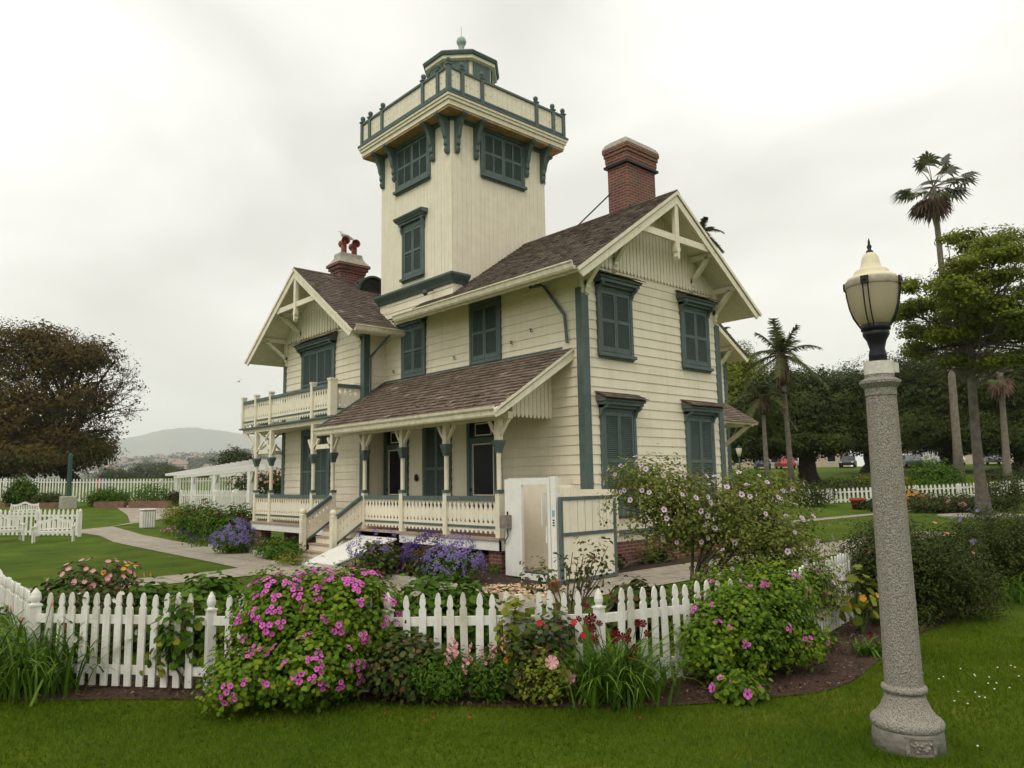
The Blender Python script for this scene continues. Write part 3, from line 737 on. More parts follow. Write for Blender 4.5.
b = MB(); FP.bar(b, (12.44, 2.85), (13.2, 3.4), .07, -.03, .03); b.build('brace', 'trim', bl)
# front stairs
b = MB(); sy0, sy1 = 6.1, 7.5
for i in range(4):
    z1 = ZF - .05 - i * .165; xx = -PD - .12 - i * .19
    b.box(xx - .19, xx + .0, sy0, sy1, 0, z1 - .035)
st = b.build('stairs', 'trim', H)
b = MB()
for i in range(4):
    z1 = ZF - .05 - i * .165; xx = -PD - .12 - i * .19; b.box(xx - .21, xx + .01, sy0 - .02, sy1 + .02, z1 - .034, z1)
b.build('tread', 'deck', st)
for y in (6.02, 7.57):
    f = Fr((0, y, 0), (-1, 0, 0), (0, -1, 0))
    mb = MB(); xn = 2.32
    f.bar(mb, (PD + .06, ZF + .76), (xn - .07, 0.98), .085, -.045, .045); f.bar(mb, (PD + .06, ZF + .14), (xn - .07, .36), .05, -.03, .03)
    sr = mb.build('stair_rail', 'teal', st)
    mb = MB()
    def zt(u): return ZF + .76 - (u - PD - .06) * (ZF + .76 - .98) / (xn - .07 - PD - .06) - .045
    def zb_(u): return ZF + .14 - (u - PD - .06) * (ZF + .14 - .36) / (xn - .07 - PD - .06) + .03
    us = np.linspace(PD + .07, xn - .08, 8)
    for a, c in zip(us, us[1:]):
        n_ = .018
        mm = (a + c) / 2
        def lerp(u, t): return zb_(u) + (zt(u) - zb_(u)) * t
        f.poly(mb, [(a + .002, lerp(a, 0)), (c - .002, lerp(c, 0)), (c - .002, lerp(c, .3)), (c - n_, lerp(c, .36)), (c - .002, lerp(c, .42)), (c - .002, lerp(c, .62)), (c - n_ * 1.4, lerp(c, .72)), (c - .002, lerp(c, .82)), (c - .002, lerp(c, 1)),
                    (a + .002, lerp(a, 1)), (a + .002, lerp(a, .82)), (a + n_ * 1.4, lerp(a, .72)), (a + .002, lerp(a, .62)), (a + .002, lerp(a, .42)), (a + n_, lerp(a, .36)), (a + .002, lerp(a, .3))], -.012, .012)
    f.poly(mb, [(PD + .14, .0), (PD + .14, ZF - .1), (xn - .1, .05), (xn - .1, 0)], -.02, .02)
    mb.build('baluster_boards', 'creamb', sr)
    mb = MB(); mb.box(-xn - .065, -xn + .065, y - .065, y + .065, 0, 1.0)
    mb.lathe((-xn, y, 1.0), [(.085, 0), (.085, .03), (.05, .04), (.075, .07), (.085, .11), (.07, .15), (.03, .18)], 12); mb.build('newel_post', 'trim', st)
# downspouts
b = MB(); b.tube([(-.55, .95, 5.85), (-.10, 1.08, 6.0), (-.09, 1.0, 5.95), (-.08, .42, 5.22), (-.08, .36, 4.62)], .035, 8); b.build('downspout', 'teal', H)
b = MB(); b.tube([(-WP + .2, YM - HW - .02, 5.7), (-WP + .12, YW1 - .1, 5.2), (-WP + .12, YW1 - .09, 4.2)], .035, 8); b.build('downspout', 'teal', H)
b = MB(); b.tube([(-.08, 7.3, 3.6), (-.08, 7.3, .8)], .04, 8); b.build('downspout', 'bronze', H)
b = MB()
# little hooks on the siding
for y, z in ((1.45, 5.03), (2.1, 4.85), (4.2, 4.78), (6.9, 4.75)):
    b.tube([(-.03, y, z), (-.09, y, z), (-.10, y - .03, z + .06)], .012, 5); b.tube([(-.03, y, z + .05), (-.09, y + .04, z + .07)], .01, 5)
b.build('wall_hook', 'iron', H)
b = MB(); b.lathe((-.3, 5.1, 6.52), [(.03, 0), (.07, .06), (.05, .14)], 10); b.bar((-.05, 5.1, 6.7), (-.3, 5.1, 6.6), .03, .03); b.build('flood_lamp', 'bronze', H)

# --- east block seen past the far corner
Y2 = 3.4; EX = 10.74; sE = .57; px0, px1 = 7.0, 11.05
def ez(x): return 5.73 - (x - 10.97) * sE
F2 = Fr((0, Y2, 0), (1, 0, 0), (0, -1, 0))
b = MB(); b.box(WD + .02, EX - .02, Y2 + .02, 10, .5, 5.6); b.extr([(WD + .1, Y2 + .02, 5.6), (EX - .02, Y2 + .02, 5.6), (7.0, Y2 + .02, ez(7.0) - .12), (WD + .1, Y2 + .02, 6.6)], (0, 5, 0))
clap(b, F2, WD + .03, EX, .7, 5.6)
eb = b.build('wall', 'cream', H); eb['label'] = 'rear block wall past the right corner'
b = MB(); b.box(WD + .03, EX - .05, Y2 + .03, 10, 0, .69); b.build('foundation', 'brick', H)
b = MB(); F2.box(b, EX - .14, EX + .03, .7, 5.75, 0, .045); b.build('corner_trim', 'teal', H)
b = MB(); F2_ = Fr((0, Y2 - .73, 0), (1, 0, 0), (0, -1, 0))
slab(b, (px0, Y2 - .73, ez(px0)), (0, 1, 0), (1, 0, -sE), 8, (px1 - px0) * math.hypot(1, sE), .08)
er = b.build('roof', 'trim', H)
b = MB(); shingles(b, (px0, Y2 - .75, ez(px0)), (0, 1, 0), (1, 0, -sE), 3, (px1 - px0) * math.hypot(1, sE) + .02, expo=.2, wid=(.2, .4)); b.build('shingles', 'shingle', er)
b = MB(); F2_.poly(b, [(px0, ez(px0) - .02), (px0, ez(px0) - .26), (px1 - .12, ez(px1) - .17), (px1 + .02, ez(px1) - .03)], -.04, .0); b.build('bargeboard', 'trim', er)
lookout(F2, 10.3, ez(10.3) - .1, .68, er); lookout(F2, 9.3, ez(9.3) - .1, .68, er)
# lean-to hood below it
b = MB(); lh = math.hypot(1.22, .76); vh = Vector((0, -1.22, -.76)).normalized()
slab(b, (7.4, Y2, 4.22), (1, 0, 0), vh, 3.15, lh, .07); lr_ = b.build('lean_to_roof', 'trim', H)
b = MB(); shingles(b, (7.4, Y2, 4.225), (1, 0, 0), vh, 3.17, lh + .03); b.build('shingles', 'shinglep', lr_)
b = MB(); F2.sbar(b, (.03, 2.75), (1.05, 3.42), .1, 10.25, 10.36); F2.box(b, 10.25, 10.36, 3.36, 3.47, .02, 1.15); b.build('bracket', 'trim', lr_)
# ================================================================ GROUND AND PATHS
def gh(x, y):
    r = np.hypot(np.asarray(x) - CAMP[0], np.asarray(y) - CAMP[1])
    return np.clip(.045 * (r - 44), 0, 2.7)
def ghf(x, y): return float(gh(x, y))
def lawnmat(name='lawn_grass', c1=(.088, .138, .008), c2=(.048, .088, .005), c3=(.165, .175, .024)):
    m = bpy.data.materials.new(name); m.use_nodes = True
    t = m.node_tree; b = t.nodes['Principled BSDF']; b.inputs['Roughness'].default_value = .9; b.inputs['Specular IOR Level'].default_value = .1
    tx = N(t, "ShaderNodeTexCoord"); a = N(t, "ShaderNodeTexNoise", Scale=.7, Detail=5.0, Roughness=.7); c = N(t, "ShaderNodeTexNoise", Scale=38.0, Detail=4.0, Roughness=.8)
    r1 = N(t, "ShaderNodeValToRGB"); r1.color_ramp.elements[0].position = .36; r1.color_ramp.elements[0].color = (*c2, 1); r1.color_ramp.elements[1].position = .58; r1.color_ramp.elements[1].color = (*c1, 1)
    e = r1.color_ramp.elements.new(.78); e.color = (*c3, 1)
    mx = N(t, "ShaderNodeMixRGB", blend_type='MULTIPLY'); mx.inputs[0].default_value = .75
    r2 = N(t, "ShaderNodeValToRGB"); r2.color_ramp.elements[0].position = .3; r2.color_ramp.elements[0].color = (.4, .4, .4, 1); r2.color_ramp.elements[1].position = .7; r2.color_ramp.elements[1].color = (1.5, 1.5, 1.4, 1)
    t.links.new(tx.outputs['Object'], a.inputs['Vector']); t.links.new(tx.outputs['Object'], c.inputs['Vector']); t.links.new(a.outputs['Fac'], r1.inputs[0]); t.links.new(c.outputs['Fac'], r2.inputs[0])
    t.links.new(r1.outputs[0], mx.inputs[1]); t.links.new(r2.outputs[0], mx.inputs[2]); t.links.new(mx.outputs[0], b.inputs['Base Color'])
    bp = N(t, "ShaderNodeBump", Strength=.9, Distance=.03); t.links.new(c.outputs['Fac'], bp.inputs['Height']); t.links.new(bp.outputs[0], b.inputs['Normal'])
    return m
M['lawn'] = lawnmat()
M['concrete'] = mat('path_concrete', (.40, .355, .28), .85, col2=(.30, .26, .205), nscale=1.3, bump=.25, bscale=25)
def slabmat():
    m = mat('jointed_concrete', (.40, .355, .28), .85, col2=(.30, .26, .205), nscale=1.3, bump=.25, bscale=25); t = m.node_tree; b = t.nodes['Principled BSDF']
    br = N(t, "ShaderNodeTexBrick", Scale=1.0); br.offset = 0.0; br.inputs['Brick Width'].default_value = 1.25; br.inputs['Row Height'].default_value = 1.45; br.inputs['Mortar Size'].default_value = .011
    br.inputs['Color1'].default_value = (1, 1, 1, 1); br.inputs['Color2'].default_value = (.86, .87, .88, 1); br.inputs['Mortar'].default_value = (.35, .33, .3, 1)
    tx = N(t, "ShaderNodeTexCoord"); mx = N(t, "ShaderNodeMixRGB", blend_type='MULTIPLY'); mx.inputs[0].default_value = 1
    src = b.inputs['Base Color'].links[0].from_socket; t.links.new(tx.outputs['Object'], br.inputs['Vector']); t.links.new(src, mx.inputs[1]); t.links.new(br.outputs['Color'], mx.inputs[2])
    ns = N(t, "ShaderNodeTexNoise", Scale=5.0, Detail=8.0, Roughness=.75); rr_ = N(t, "ShaderNodeValToRGB"); rr_.color_ramp.elements[0].position = .35; rr_.color_ramp.elements[0].color = (.72, .70, .66, 1); rr_.color_ramp.elements[1].position = .55; rr_.color_ramp.elements[1].color = (1, 1, 1, 1)
    m2 = N(t, "ShaderNodeMixRGB", blend_type='MULTIPLY'); m2.inputs[0].default_value = 1; t.links.new(tx.outputs['Object'], ns.inputs['Vector']); t.links.new(ns.outputs['Fac'], rr_.inputs[0]); t.links.new(mx.outputs[0], m2.inputs[1]); t.links.new(rr_.outputs[0], m2.inputs[2]); t.links.new(m2.outputs[0], b.inputs['Base Color'])
    return m
M['concrete'] = slabmat()
M['kerb'] = mat('kerb_concrete', (.46, .43, .36), .85, noise=.25, nscale=3)
M['mulch'] = mat('bark_mulch', (.085, .045, .03), .95, col2=(.025, .016, .012), nscale=45, bump=1.0, bscale=60)
M['soil'] = mat('garden_soil', (.06, .035, .025), .95, noise=.6, nscale=20, bump=.8, bscale=40)
nr = 70; na = 128
rad = np.concatenate([[0], np.geomspace(2, 11200, nr)]); rad = np.sort(np.concatenate([rad, [43.9, 44.1, 103.9, 104.1, 60, 75, 90, 130, 180, 260]]))
V = []; 
for r_ in rad:
    for k in range(na):
        t = 2 * math.pi * k / na; V.append((CAMP[0] + r_ * math.cos(t), CAMP[1] + r_ * math.sin(t), 0))
V = np.array(V); V[:, 2] = gh(V[:, 0], V[:, 1])
rr = np.hypot(V[:, 0] - CAMP[0], V[:, 1] - CAMP[1]); V[:, 2] -= np.clip((rr - 300) * .02, 0, 80) * (rr > 300)
F_ = [(i * na + k, i * na + (k + 1) % na, (i + 1) * na + (k + 1) % na, (i + 1) * na + k) for i in range(len(rad) - 1) for k in range(na)]
g = fromnp('ground', V, F_, 'lawn'); tag(g, kind='structure')
for p in g.data.polygons: p.use_smooth = True
def sheet(name, pts, z, m_, thick=0):
    b = MB(); b.extr([(x, y, z - max(thick, .002)) for x, y in pts], (0, 0, max(thick, .002)))
    o = b.build(name, m_); tag(o, kind='structure'); return o
def draped(name, pts, z, m_):
    bm = bmesh.new(); vs = [bm.verts.new((x, y, 0)) for x, y in pts]; f = bm.faces.new(vs); bmesh.ops.triangulate(bm, faces=[f])
    for k in range(6):
        ed = [e for e in bm.edges if e.calc_length() > 2.2]
        if not ed: break
        bmesh.ops.subdivide_edges(bm, edges=ed, cuts=1); bmesh.ops.triangulate(bm, faces=[q for q in bm.faces if len(q.verts) > 3])
    for v in bm.verts: v.co.z = ghf(v.co.x, v.co.y) + z
    for q in bm.faces:
        q.normal_update()
        if q.normal.z < 0: q.normal_flip()
    me = bpy.data.meshes.new(name); bm.to_mesh(me); bm.free(); me.materials.append(M[m_]); o = bpy.data.objects.new(name, me); COL.objects.link(o); return tag(o, kind='structure')
def smooth_poly(pts, n=6):
    out = []; L_ = len(pts)
    for i in range(L_):
        p0, p1, p2, p3 = [np.array(pts[(i + k) % L_], float) for k in (-1, 0, 1, 2)]
        for j in range(n):
            t = j / n; out.append(tuple(.5 * ((2 * p1) + (-p0 + p2) * t + (2 * p0 - 5 * p1 + 4 * p2 - p3) * t * t + (-p0 + 3 * p1 - 3 * p2 + p3) * t ** 3)))
    return out
# front walk past the porch, branch to the left, walk round the near gable, back walk and forecourt
sheet('path', [(-4.6, -2.3), (-3.35, -2.3), (-3.35, 4.55), (-4.6, 4.55)], .016, 'concrete')
sheet('path', [(-9.0, 4.551), (-3.35, 4.551), (-3.35, 6.1), (-4.55, 6.1), (-5.2, 5.9), (-9.0, 5.9)], .016, 'concrete')
draped('path', [(-4.55, 6.101), (-3.35, 6.101), (-2.9, 6.4), (-2.9, 12.6), (-2.55, 19.5), (-1.6, 27.5), (1.2, 31.5), (6.0, 36), (8.2, 44.5), (2.8, 45.0), (1.3, 36), (0, 30.6), (-1.6, 27.6), (-3.0, 26.3), (-4.3, 25.6), (-4.3, 23.3), (-3.75, 23.0), (-3.7, 21), (-4.25, 17), (-4.4, 12), (-4.5, 7.0)], .016, 'concrete')
sheet('path', [(-3.34, -2.3), (14, -2.3), (14, -.75), (-3.34, -.75)], .016, 'concrete')
sheet('path', [(-3.34, 5.6), (-1.6, 5.6), (-1.6, 7.7), (-3.34, 7.7)], .016, 'concrete')
sheet('path', [(14, 4.1), (32, 3.6), (32, 4.2), (14, 4.9)], .016, 'concrete')
b = MB()
for q in ((-3.36, -3.26, -.7, 5.0), (-2.9, -2.8, 7.9, 12.4)): b.box(q[0], q[1], q[2], q[3], 0, .09)
b.build('kerb', 'kerb'); tag(bpy.data.objects['kerb'], kind='structure')
sheet('planting_bed', [(-3.25, -.7), (-1.4, -.7), (-1.4, 5.55), (-3.25, 5.55)], .03, 'soil')
sheet('planting_bed', [(-2.79, 7.75), (-1.3, 7.75), (-1.0, 13), (1.6, 18.5), (2.2, 23.5), (.2, 23.5), (-1.3, 18.5), (-1.9, 12.5), (-2.79, 12.4)], .02, 'soil')
sheet('planting_bed', [(0, -.74), (9, -.74), (9, -.1), (0, -.1)], .02, 'soil')
bed = smooth_poly([(-10.9, 1.5), (-10.6, -1.0), (-10.05, -2.27), (-9.11, -3.2), (-7.94, -4.5), (-7.1, -5.55), (-6.3, -6.35), (-5.34, -6.94), (-4.5, -7.15), (-2.42, -6.85), (1.4, -6.76), (6, -6.4), (12, -5.8), (12, -4.6), (5, -4.9), (-1.4, -5.0), (-4.2, -5.5), (-6.0, -4.9), (-7.2, -3.7), (-9.0, -1.6), (-9.2, 1.5)], 4)
sheet('mulch_bed', bed, .012, 'mulch')
disk = MB(); disk.lathe((23.9, -.05, 0), [(1.7, .0), (1.7, .05), (1.6, .06)], 32); tag(disk.build('tree_kerb', 'concrete'), kind='structure')

# bark chips on the mulch
def inpoly(P, poly):
    x, y = P[:, 0], P[:, 1]; c = np.zeros(len(P), bool); n = len(poly)
    for i in range(n):
        x1, y1 = poly[i]; x2, y2 = poly[(i + 1) % n]
        if y1 == y2: continue
        k = ((y1 > y) != (y2 > y)) & (x < (x2 - x1) * (y - y1) / (y2 - y1) + x1); c ^= k
    return c
P = RNG.uniform((-10.9, -7.4), (3, 1), (42000, 2)); P = P[inpoly(P, bed)]; n = len(P)
def quads(C, A, B):  # centre, half axes
    V = np.stack([C - A - B, C + A - B, C + A + B, C - A + B], 1).reshape(-1, 3); return V, np.arange(len(V)).reshape(-1, 4)
th = RNG.uniform(0, 6.28, n); le = RNG.uniform(.006, .022, n); wi = RNG.uniform(.003, .008, n)
C = np.c_[P, .018 + RNG.uniform(0, .012, n)]; A = np.c_[np.cos(th) * le, np.sin(th) * le, RNG.normal(0, .3, n) * le]; B = np.c_[-np.sin(th) * wi, np.cos(th) * wi, RNG.normal(0, .4, n) * wi]
M['chips'] = island('bark_chips', [(.035, .02, .014), (.10, .055, .035), (.16, .10, .07), (.26, .20, .15)], .9, pos=[0, .5, .85, 1])
tag(fromnp('bark_chips', *quads(C, A, B), 'chips'), kind='stuff')
# short grass blades on the near lawn
M['blade'] = island('grass_blades', [(.050, .095, .005), (.090, .148, .008), (.14, .19, .014), (.28, .22, .06)], .8, .3, spec=.02, nmix=.5, nscale=.9, pos=[0, .45, .85, 1])
NB = 330000
th = RNG.uniform(R(-8), R(104), NB); rr = np.sqrt(RNG.uniform(2.6 ** 2, 11.5 ** 2, NB)) * RNG.uniform(.55, 1, NB) ** .4
P = np.c_[CAMP[0] + rr * np.cos(th), CAMP[1] + rr * np.sin(th)]
front = ~inpoly(P, bed) & ((P[:, 1] < -4.8 - .0 * P[:, 0]) | (P[:, 0] + P[:, 1] < -10.8))
lampd = np.hypot(P[:, 0] + 5.77, P[:, 1] + 8.1)
P = P[front & (lampd > .27)]; n = len(P)
dist = np.hypot(P[:, 0] - CAMP[0], P[:, 1] - CAMP[1])
hh = RNG.uniform(.018, .042, n) * (1 + .5 * np.exp(-((np.hypot(P[:, 0] + 5.77, P[:, 1] + 8.1) - .3) / .12) ** 2))
an = RNG.uniform(0, 6.28, n); w = RNG.uniform(.0018, .0034, n) * (.7 + dist / 9); ben = RNG.normal(0, .014, (n, 2))
a = np.c_[P[:, 0] - np.cos(an) * w, P[:, 1] - np.sin(an) * w, np.zeros(n)]; b_ = np.c_[P[:, 0] + np.cos(an) * w, P[:, 1] + np.sin(an) * w, np.zeros(n)]
c = np.c_[P + ben, hh]
V = np.stack([a, b_, c], 1).reshape(-1, 3)
tag(fromnp('lawn_grass', V, np.arange(len(V)).reshape(-1, 3), 'blade', nper=3), kind='stuff')
# clover flowers and fallen petals
M['clover'] = mat('white_clover', (.7, .7, .62), .8); M['petal'] = mat('fallen_red_petal', (.35, .03, .03), .7)

# ================================================================ LEAF TOOLS
LEAF = {
 'geranium': island('geranium_leaf', [(.028, .070, .006), (.075, .150, .010), (.15, .245, .014), (.27, .30, .03)], .55, .3, nmix=.35, nscale=2.5),
 'hibiscus': island('mallow_leaf', [(.065, .095, .015), (.125, .165, .028), (.21, .245, .05), (.25, .20, .06)], .6, .3, nmix=.2, nscale=2),
 'dark': island('dark_shrub_leaf', [(.014, .024, .005), (.030, .045, .008), (.058, .078, .012), (.085, .085, .018)], .5, .15, nmix=.3, nscale=2),
 'ficus': island('fig_leaf', [(.010, .018, .003), (.024, .036, .005), (.048, .066, .008), (.070, .090, .012)], .5, .1, nmix=.55, nscale=.35),
 'coral': island('coral_tree_leaf', [(.05, .070, .007), (.11, .145, .012), (.19, .225, .02), (.25, .25, .03)], .5, .3, nmix=.4, nscale=.6),
 'brown': island('rusty_leaf', [(.038, .026, .006), (.085, .052, .012), (.11, .075, .016), (.055, .075, .008)], .6, .2, nmix=.5, nscale=.25),
 'fresh': island('fresh_leaf', [(.035, .085, .007), (.07, .145, .011), (.12, .205, .018)], .5, .3, nmix=.3, nscale=2),
 'yellow': island('yellow_green_leaf', [(.11, .15, .015), (.19, .22, .025), (.26, .26, .03)], .5, .3),
 'strap': island('strap_leaf', [(.040, .095, .008), (.08, .165, .014), (.15, .25, .025)], .5, .25),
 'rose': island('rose_leaf', [(.03, .055, .012), (.05, .085, .018), (.085, .11, .025), (.12, .06, .03)], .5, .2),
 'palm': island('palm_blade', [(.035, .055, .014), (.06, .085, .02), (.09, .11, .03), (.12, .10, .04)], .55, .2),
 'dead': island('dead_frond', [(.11, .07, .05), (.17, .11, .08), (.22, .15, .11)], .8, .1),
 'hill': island('far_tree_leaf', [(.05, .065, .04), (.07, .085, .05), (.09, .10, .06)], .9),
}
def petalmat(name, c, c2=None): return island(name, [c, c2 or tuple(x * .75 for x in c)], .5, .25)
M['magenta'] = petalmat('magenta_petal', (.72, .09, .48), (.80, .20, .62))
M['pink'] = petalmat('pink_petal', (.72, .30, .36), (.8, .45, .45)); M['lilac'] = petalmat('lilac_petal', (.62, .47, .62), (.70, .58, .68))
M['redp'] = petalmat('dark_red_petal', (.13, .005, .010), (.08, .004, .008)); M['red2'] = petalmat('scarlet_petal', (.6, .03, .03))
M['purple'] = petalmat('purple_petal', (.17, .13, .34), (.28, .22, .46)); M['violet'] = petalmat('violet_petal', (.07, .035, .16), (.10, .05, .22))
M['whitep'] = petalmat('white_petal', (.75, .68, .55), (.8, .76, .68)); M['orange'] = petalmat('orange_petal', (.70, .25, .03), (.75, .40, .05)); M['salmon'] = petalmat('salmon_petal', (.70, .22, .12), (.75, .3, .2))
M['eye'] = mat('flower_eye', (.16, .02, .12), .6); M['stem'] = mat('green_stem', (.06, .09, .025), .6); M['bark'] = mat('shrub_bark', (.15, .11, .08), .9, noise=.4, nscale=12, bump=.5)
M['trunk'] = mat('grey_trunk', (.20, .175, .15), .9, col2=(.11, .09, .075), nscale=4, bump=.8, bscale=14); M['trunkd'] = mat('dark_trunk', (.055, .042, .035), .9, noise=.4, nscale=4, bump=.5)
M['palmtrunk'] = mat('palm_trunk_bark', (.24, .205, .17), .9, col2=(.14, .115, .095), nscale=5, bump=.6, bscale=10); M['skirt'] = mat('palm_fibre', (.10, .06, .045), .9, noise=.5, nscale=6)
def rnd(n):
    v = RNG.normal(size=(n, 3)); return v / np.linalg.norm(v, axis=1)[:, None]
def cross_n(a, b):
    c = np.cross(a, b); return c / (np.linalg.norm(c, axis=1)[:, None] + 1e-9)
def leafmesh(C, Nn, size, asp, k=4, fold=.25):
    """leaf polygons with centre C, normal Nn; k=4: folded diamond, k=6: rounded lobe"""
    n = len(C); up = rnd(n); a = cross_n(Nn, up); b = np.cross(Nn, a)
    L_ = (size * RNG.uniform(.65, 1.35, n))[:, None]; W_ = L_ * asp
    if k == 4:
        V = np.stack([C - a * L_, C - b * W_ + Nn * L_ * fold, C + a * L_, C + b * W_ + Nn * L_ * fold], 1)
    else:
        V = np.stack([C - a * L_, C - a * L_ * .45 - b * W_ + Nn * L_ * fold, C + a * L_ * .5 - b * W_ * .9 + Nn * L_ * fold, C + a * L_, C + a * L_ * .5 + b * W_ * .9 + Nn * L_ * fold, C - a * L_ * .45 + b * W_ + Nn * L_ * fold], 1)
    return V.reshape(-1, 3), np.arange(n * k).reshape(-1, k)
def cloudpts(lumps, nclump, nper, spread, zmin=.0, shell=.3, flat=1.0):
    L_ = np.array(lumps, float); C = L_[:, :3]; Rd = L_[:, 3:6]
    w = (Rd.prod(1)) ** .67; w /= w.sum(); idx = RNG.choice(len(L_), nclump, p=w)
    d = rnd(nclump); r = RNG.uniform(0, 1, nclump) ** shell
    lob = 1 + .10 * np.sin(5 * d[:, 0] + idx * 1.7) * np.cos(4 * d[:, 2] + idx) + .07 * np.sin(11 * d[:, 1] + 3 * idx)
    c = C[idx] + d * Rd[idx] * (r * lob)[:, None] + RNG.normal(size=(nclump, 3)) * Rd[idx] * .065
    ci = np.repeat(np.arange(nclump), nper); n = len(ci)
    off = RNG.normal(size=(n, 3)) * spread; off[:, 2] *= flat
    P = c[ci] + off; nn = d[ci] * .55 + off / (np.linalg.norm(off, axis=1)[:, None] + 1e-6) * .35 + np.array([0, 0, .45]) + rnd(n) * .45
    nn /= np.linalg.norm(nn, axis=1)[:, None]
    k = P[:, 2] > zmin
    return P[k], nn[k], c, d
def foliage(name, lumps, nclump, nper, spread, size, asp, m_, parent, k=4, zmin=.03, shell=.3, flat=1.0):
    P, nn, c, d = cloudpts(lumps, nclump, nper, spread, zmin, shell, flat)
    V, F_ = leafmesh(P, nn, size, asp, k); fromnp(name, V, F_, LEAF[m_], parent, nper=k)
    return c, d
def twigs(name, base, targets, m_, parent, r0=.02, r1=.005, wob=.08, n=5, nb=1):
    b = MB()
    for t in targets:
        s = Vector(base if nb == 1 else random.choice(base)); e = Vector(t); mid = s.lerp(e, .5) + Vector((random.uniform(-1, 1), random.uniform(-1, 1), random.uniform(0, 1))) * wob
        mid.x = s.x + (mid.x - s.x) * .7; mid.y = s.y + (mid.y - s.y) * .7
        b.tube([s, s.lerp(mid, .5) + Vector((0, 0, .02)), mid, mid.lerp(e, .5), e], [r0, r0 * .8, r0 * .6, r1 * 1.5, r1], n, caps=False)
    return b.build(name, m_, parent, smooth=True)
BL = {}
def bloom_mesh(key, r, petal, eye=None, np_=5, cup=.25, er=.28):
    if key in BL: return BL[key]
    V = []; F_ = []
    for k in range(np_):
        t = 2 * math.pi * k / np_; wd = math.pi / np_ * .92; o = len(V)
        V.append((0, 0, 0))
        for a, q, z in ((-wd, .55, .08), (-wd * .85, .95, cup), (0, 1.0, cup * .8), (wd * .85, .95, cup), (wd, .55, .08)):
            V.append((r * q * math.cos(t + a), r * q * math.sin(t + a), r * z))
        F_.append(tuple(range(o, o + 6)))
    npet = len(F_)
    if eye:
        o = len(V); m_ = 8
        for k in range(m_): t = 2 * math.pi * k / m_; V.append((r * er * math.cos(t), r * er * math.sin(t), r * .1))
        V.append((0, 0, r * .16))
        for k in range(m_): F_.append((o + k, o + (k + 1) % m_, o + m_))
    me = bpy.data.meshes.new('blossom'); me.from_pydata(V, [], F_); me.materials.append(M[petal])
    if eye:
        me.materials.append(M[eye])
        for p in me.polygons:
            if p.index >= npet: p.material_index = 1
    BL[key] = me; return me
def cluster_mesh(key, r, petal, eye, n=3, spread=.03):
    if key in BL: return BL[key]
    src = bloom_mesh(key + '_single', r, petal, eye, cup=.2); V = []; F_ = []; MI = []; rs = random.Random(4)
    for k in range(n):
        a = 6.28 * k / n + .4; off = Vector((math.cos(a) * spread, math.sin(a) * spread, rs.uniform(-.008, .008)))
        off = Vector((rs.gauss(0, spread), rs.gauss(0, spread), rs.gauss(0, spread * .6))) if n > 5 else off; q = Matrix.Rotation(rs.uniform(.2, .5), 4, Vector((-math.sin(a), math.cos(a), 0))) @ Matrix.Rotation(rs.uniform(0, 6), 4, 'Z'); o = len(V)
        V += [tuple(q @ v.co + off) for v in src.vertices]; F_ += [tuple(i + o for i in p.vertices) for p in src.polygons]; MI += [p.material_index for p in src.polygons]
    me = bpy.data.meshes.new('blossom'); me.from_pydata(V, [], F_)
    for m_ in src.materials: me.materials.append(m_)
    for p, i in zip(me.polygons, MI): p.material_index = i
    BL[key] = me; return me
def blooms(parent, pts, dirs, key, name='blossom', s=(.8, 1.2), **k):
    me = bloom_mesh(key, **k); off = Vector(parent.location)
    for p, d in zip(pts, dirs):
        o = bpy.data.objects.new(name, me); COL.objects.link(o); o.parent = parent
        d = Vector(d); d.normalize(); q = d.to_track_quat('Z', 'Y'); sc = random.uniform(*s)
        o.location = Vector(p) - off; o.rotation_euler = (q @ Matrix.Rotation(random.uniform(0, 6.28), 4, 'Z').to_quaternion()).to_euler(); o.scale = (sc, sc, sc)
def surface_pts(lumps, n, out=1.02, face=None, zmin=.1, zlo=-.4, mind=0):
    """points on the outer skin of the lumps, leaning to the side `face`"""
    L_ = np.array(lumps, float); res = []; dd = []
    w = L_[:, 3] * L_[:, 5]; w /= w.sum(); tries = 0
    while len(res) < n and tries < n * 400:
        tries += 1
        i = RNG.choice(len(L_), p=w); d = rnd(1)[0]
        if d[2] < zlo: continue
        if face is not None and d[0] * face[0] + d[1] * face[1] < -.15: continue
        p = L_[i, :3] + d * L_[i, 3:6] * out
        if p[2] < zmin: continue
        ok = True
        for j in range(len(L_)):
            if j != i and (((p - L_[j, :3]) / L_[j, 3:6]) ** 2).sum() < .95: ok = False; break
        if ok and mind and any(np.linalg.norm(p - q) < mind for q in res): ok = False
        if ok: res.append(p); dd.append(d + np.array([0, 0, .15]) + RNG.normal(size=3) * .15)
    return res, dd
def tocam(p):
    v = np.array([CAMP[0] - p[0], CAMP[1] - p[1]]); return v / np.linalg.norm(v)
